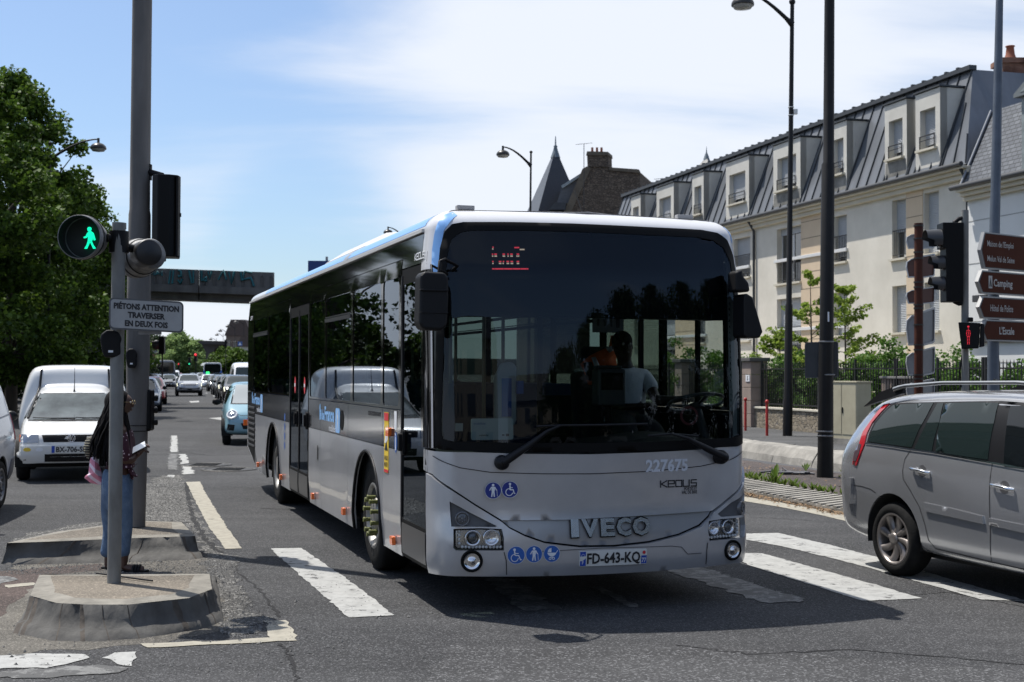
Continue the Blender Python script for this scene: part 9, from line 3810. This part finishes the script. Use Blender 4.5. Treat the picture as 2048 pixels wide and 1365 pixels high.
# ================================================================ trees, hedges and bushes
def leaf_cloud(name,clumps,n_per,size,m,parent,seed,flat=.5,elong=1.0,droop=0.0):
 """clumps: (x, y, z, radius); leaves are small folded blades scattered through each clump"""
 rg = np.random.default_rng(seed)
 C = np.array(clumps,dtype=float)
 k = np.repeat(np.arange(len(C)),n_per)
 n = len(k)
 d_ = rg.normal(size=(n,3))
 d_ /= np.linalg.norm(d_,axis=1)[:,None]
 r_ = rg.random(n) ** .45
 pos = C[k,:3] + d_ * (C[k,3] * r_)[:,None] * np.array([1,1,.75])
 nrm = rg.normal(size=(n,3)) + np.array([0,0,flat * 2])
 nrm /= np.linalg.norm(nrm,axis=1)[:,None]
 t = np.cross(nrm,rg.normal(size=(n,3)))
 t /= np.linalg.norm(t,axis=1)[:,None]
 b_ = np.cross(nrm,t)
 s_ = size * rg.uniform(.6,1.35,n)[:,None]
 tip = t * s_ * elong
 sd = b_ * s_ * .45
 fold = nrm * s_ * .12
 v = np.stack([pos - tip * .5,pos + sd + fold,pos + tip * .5,pos - sd + fold],axis=1).reshape(-1,3)
 me = bpy.data.meshes.new(name)
 me.vertices.add(4 * n)
 me.vertices.foreach_set('co',v.ravel())
 me.loops.add(4 * n)
 me.loops.foreach_set('vertex_index',np.arange(4 * n,dtype=np.int32))
 me.polygons.add(n)
 me.polygons.foreach_set('loop_start',np.arange(0,4 * n,4,dtype=np.int32))
 me.polygons.foreach_set('loop_total',np.full(n,4,dtype=np.int32))
 me.update()
 me.materials.append(m)
 o = bpy.data.objects.new(name,me)
 COL.objects.link(o)
 if parent:
  o.parent = parent
 return o
BARK = mat('tree_bark',(.075,.06,.045),.9,var=.4,vscale=6,bump=.6,bscale=14,stretch=(1,1,.25))
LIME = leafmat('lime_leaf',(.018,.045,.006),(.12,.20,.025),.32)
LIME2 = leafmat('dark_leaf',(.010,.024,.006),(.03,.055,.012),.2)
FARL = leafmat('far_hazed_leaf',(.19,.28,.10),(.30,.40,.15),.4)  # leaf colour lightened to stand in for distance haze
YELL = leafmat('fresh_yellow_green_leaf',(.15,.24,.03),(.30,.38,.07),.45)
BUSH = leafmat('bush_leaf',(.05,.12,.018),(.12,.22,.04),.4)
FLOW = leafmat('pale_blossom',(.35,.38,.22),(.50,.50,.34),.3)
def crown_clumps(rnd,H_,R_,z0,n,cr,power=.5):
 out = []
 while len(out) < n:
  a = rnd.uniform(0,6.283)
  t = rnd.random()
  z = z0 + (H_ - z0) * t
  prof = (math.sin(math.pi * min(1,.16 + t * .84)) ** .6) * (1.05 - .35 * t)
  rr = R_ * prof * (rnd.random() ** power) * (1 + .18 * math.sin(a * 3 + z * 1.3))
  out.append((rr * math.cos(a),rr * math.sin(a),z,cr * rnd.uniform(.55,1.2)))
 return out
def tree(name,label,loc,H_,R_,z0,nclump,nper,leaf,m,seed,cat='tree',group=None,cr=1.0,trunk=.22,power=.45,limbs=10,elong=1.0):
 rnd = random.Random(seed)
 o = thing(name,label,cat,loc,0,group)
 cl = crown_clumps(rnd,H_,R_,z0,nclump,cr,power)
 mb = MB()
 mb.tube([(0,0,-.1),(.02,.03,H_ * .12),(-.05,.02,H_ * .3),(.04,-.03,H_ * .55),(0,0,H_ * .88)],[trunk * 1.25,trunk,trunk * .85,trunk * .5,trunk * .12],10)
 for c in rnd.sample(cl,min(limbs * 3,len(cl))):
  zb = max(H_ * .15,min(H_ * .6,c[2] * .55))
  a = Vector((0,0,zb)); b_ = Vector(c[:3])
  mid = a.lerp(b_,.5) + Vector((0,0,.12 * (b_ - a).length))
  mb.tube([a,mid,b_],[trunk * .33,trunk * .18,trunk * .05],5)
 mb.build('trunk',BARK,o)
 leaf_cloud('crown',cl,nper,leaf,m,o,seed,elong=elong)
 return o
# big trees at the left, from near to far along the street
tl_ = [('tallest leafy tree at the left edge of the picture',22,52,13.3,3.9,1.6,300,170,.17),
       ('leafy tree just left of the green walking signal',132,60,10.3,3.5,1.4,230,160,.17),
       ('leafy tree behind the slim signal pole',178,72,9.8,3.0,1.4,190,150,.18),
       ('leafy tree whose edge shows right of the tall pole, under the footbridge',232,96,9.3,3.2,1.6,100,240,.2),
       ('leafy tree beyond the frame edge at the far left',-60,46,12.0,4.5,1.5,150,260,.17)]
for i,(lb,px,Y,H_,R_,z0,nc,npr,lf) in enumerate(tl_):
 q = P(px,744,Y); q.z = 0
 tree('lime_tree',lb,q,H_,R_,z0,nc,npr,lf,LIME,40 + i,group='trees along the left side of the street',cr=.72,power=.36)
# hedge and shade trees behind them
for i,(px,Y,H_,R_,lb) in enumerate(((-40,70,9,5,'dark evergreen mass behind the white van box'),(90,84,8,5,'dark evergreen tree behind the two left vans'),(190,110,8,5,'dark evergreen tree farther up the left side'),(262,165,9,4,'narrow far tree left of the round sign'))):
 q = P(px,744,Y); q.z = 0
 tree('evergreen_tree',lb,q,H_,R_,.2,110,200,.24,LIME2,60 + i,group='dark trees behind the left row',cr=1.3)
def hedge(name,label,pts,H_,W_,n,nper,leaf,m,seed,group=None,cat='hedge',extra=None):
 rnd = random.Random(seed)
 base = Vector(pts[0])
 o = thing(name,label,cat,base,0,group)
 cl = []
 for i in range(n):
  t = rnd.random() * (len(pts) - 1)
  k = int(t)
  p_ = Vector(pts[k]).lerp(Vector(pts[min(k + 1,len(pts) - 1)]),t - k) - base
  hh = H_ * (.75 + .25 * math.sin(t * 7 + seed) * rnd.random())
  cl.append((p_.x + rnd.gauss(0,W_ * .4),p_.y + rnd.gauss(0,W_ * .4),rnd.uniform(.15,1) * hh,.38 * rnd.uniform(.6,1.2)))
 leaf_cloud('foliage',cl,nper,leaf,m,o,seed)
 mb = MB()
 for i in range(6):
  c = cl[i * len(cl) // 6]
  mb.tube([(c[0],c[1],0),(c[0] * 1.0 + .05,c[1],c[2])],[.03,.01],5)
 mb.build('stem',BARK,o)
 if extra:
  leaf_cloud('blossom',cl,max(4,nper // 9),leaf * .7,extra,o,seed + 1)
 return o
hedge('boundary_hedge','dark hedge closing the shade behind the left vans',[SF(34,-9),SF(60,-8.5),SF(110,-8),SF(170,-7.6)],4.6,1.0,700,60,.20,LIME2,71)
# round trees at the end of the street
for i,(lb,px,Y,H_,R_) in enumerate((('large round pale green tree at the end of the street',357,300,10.2,5.2),('lower round tree right of the large one',396,300,8.0,4.4),('small far tree half behind the street signs at right',452,215,5.4,3.6),('low far tree behind the tall white van',476,190,4.6,2.4))):
 q = P(px,742,Y); q.z = 0
 tree('street_tree',lb,q,H_,R_,1.6 if i < 2 else .6,150,130,.42 if i < 2 else .30,FARL if i < 2 else LIME,80 + i,group='trees at the end of the street',cr=1.5 if i < 2 else .9,trunk=.3)
hedge('far_bushes','far dark bushes below the yellow train',[P(300,744,360) * Vector((1,1,0)) if False else Vector((P(290,744,360).x,360,0)),Vector((P(430,744,360).x,360,0))],2.6,1.0,120,60,.5,LIME2,90)
hedge('far_bushes','pale far bushes between the green light and the blue bus',[Vector((P(385,744,340).x,340,0)),Vector((P(418,744,340).x,340,0))],3.6,1.0,60,70,.5,FARL,91)
# distant hill line
mb = MB()
mb.add([(-420,900,0),(-300,900,22),(-240,900,26),(-180,900,18),(-100,900,12),(60,900,10),(300,900,14),(500,900,0),(-420,1100,0),(500,1100,0)],[(0,1,2,3,4,5,6,7),(0,8,9,7)])
struct(mb.build('hills',mat('far_woods',(.05,.085,.05),.95,var=.3,vscale=.05)))
# garden of the apartment building: bushes with blossom, young open tree
bush = [('flowering bush behind the fence right of the thick dark pole',1720,1800,26.5,2.65,True),('leafy bush behind the fence between the lamp and the thick pole',1560,1640,30.5,2.4,True),('bush behind the gate pillar beside the bus',1485,1520,33,2.2,True),('green bush behind the stacked sign backs',1800,1890,25,2.5,False),('dark green hedge behind the fence at the right edge',1880,2080,23.5,2.25,False),('green shrubbery seen through the bus windscreen',1330,1470,38,3.0,True)]
for i,(lb,x0,x1,Yb,H_,fl) in enumerate(bush):
 def at_w(px,w_):
  d_ = raydir(px,744); t = w_ / d_.dot(SN)
  q = CAMP + d_ * t; q.z = .1
  return q
 hedge('garden_bush',lb,[at_w(x0,18.8),at_w((x0 + x1) / 2,19.0),at_w(x1,18.8)],H_,.9,110,130,.085,BUSH,100 + i,'bushes in the garden behind the fence','bush',FLOW if fl else None)
def young_tree(label,px,w_,H_,seed,spread):
 rnd = random.Random(seed)
 d_ = raydir(px,744); t = w_ / d_.dot(SN)
 q = CAMP + d_ * t; q.z = .1
 o = thing('young_tree',label,'tree',q)
 mb = MB()
 mb.tube([(0,0,0),(.03,0,H_ * .4),(-.02,0,H_)],[.05,.035,.006],6)
 cl = []
 for i in range(25):
  t = rnd.uniform(.30,.98)
  a = rnd.uniform(0,6.283)
  L_ = spread * (1.05 - t) * rnd.uniform(.6,1.2) + .2
  dirv = Vector((math.cos(a),math.sin(a),rnd.uniform(.15,.6)))
  st_ = Vector((0,0,H_ * t))
  e = st_ + dirv * L_
  mb.tube([st_,st_.lerp(e,.6) + Vector((0,0,.04)),e],[.014,.009,.003],4)
  for k in range(6):
   p_ = st_.lerp(e,.3 + .7 * k / 5)
   cl.append((p_.x,p_.y,p_.z + .03,.14))
 mb.build('trunk',BARK,o)
 leaf_cloud('crown',cl,17,.10,YELL,o,seed)
 return o
young_tree('young tree with airy yellow green leaves left of the thick dark pole',1622,19.4,4.7,130,1.9)
young_tree('second young yellow green tree right of the thick dark pole',1690,19.8,4.2,131,1.9)
young_tree('thin young tree beside the bus mirror',1560,19.2,3.0,132,1.3)
# trees behind the camera, mirrored in the windscreen
rt = [(1130,36,7.6,4.6),(1190,33,9.0,4.8),(1250,31,9.8,4.8),(1310,31,10.0,5.0),(1370,30,9.6,5.0),(1430,28,9.6,5.2)]
rn = ['first','second','third','fourth','fifth','sixth']
for i,(px,dist,H_,R_) in enumerate(rt):
 c = refl(px,700,dist)
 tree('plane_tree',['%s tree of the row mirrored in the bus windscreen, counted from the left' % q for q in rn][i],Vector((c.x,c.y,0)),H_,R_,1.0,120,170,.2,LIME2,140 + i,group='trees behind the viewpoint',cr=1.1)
# trees at the near left, out of the frame, mirrored in the bus flank
for i,(x,y,lb) in enumerate(((-18,30,'tree beyond the left edge whose dark crown is mirrored in the bus side'),(-25,24,'second tree beyond the left edge, nearer the viewpoint, mirrored in the front door'),(-22,38,'tree beyond the left edge behind the two mirrored ones'))):
 tree('lime_tree',lb,Vector((x,y,0)),10.5,4.3,.8,150,170,.2,LIME2,160 + i,group='trees along the left side of the street',cr=1.1)
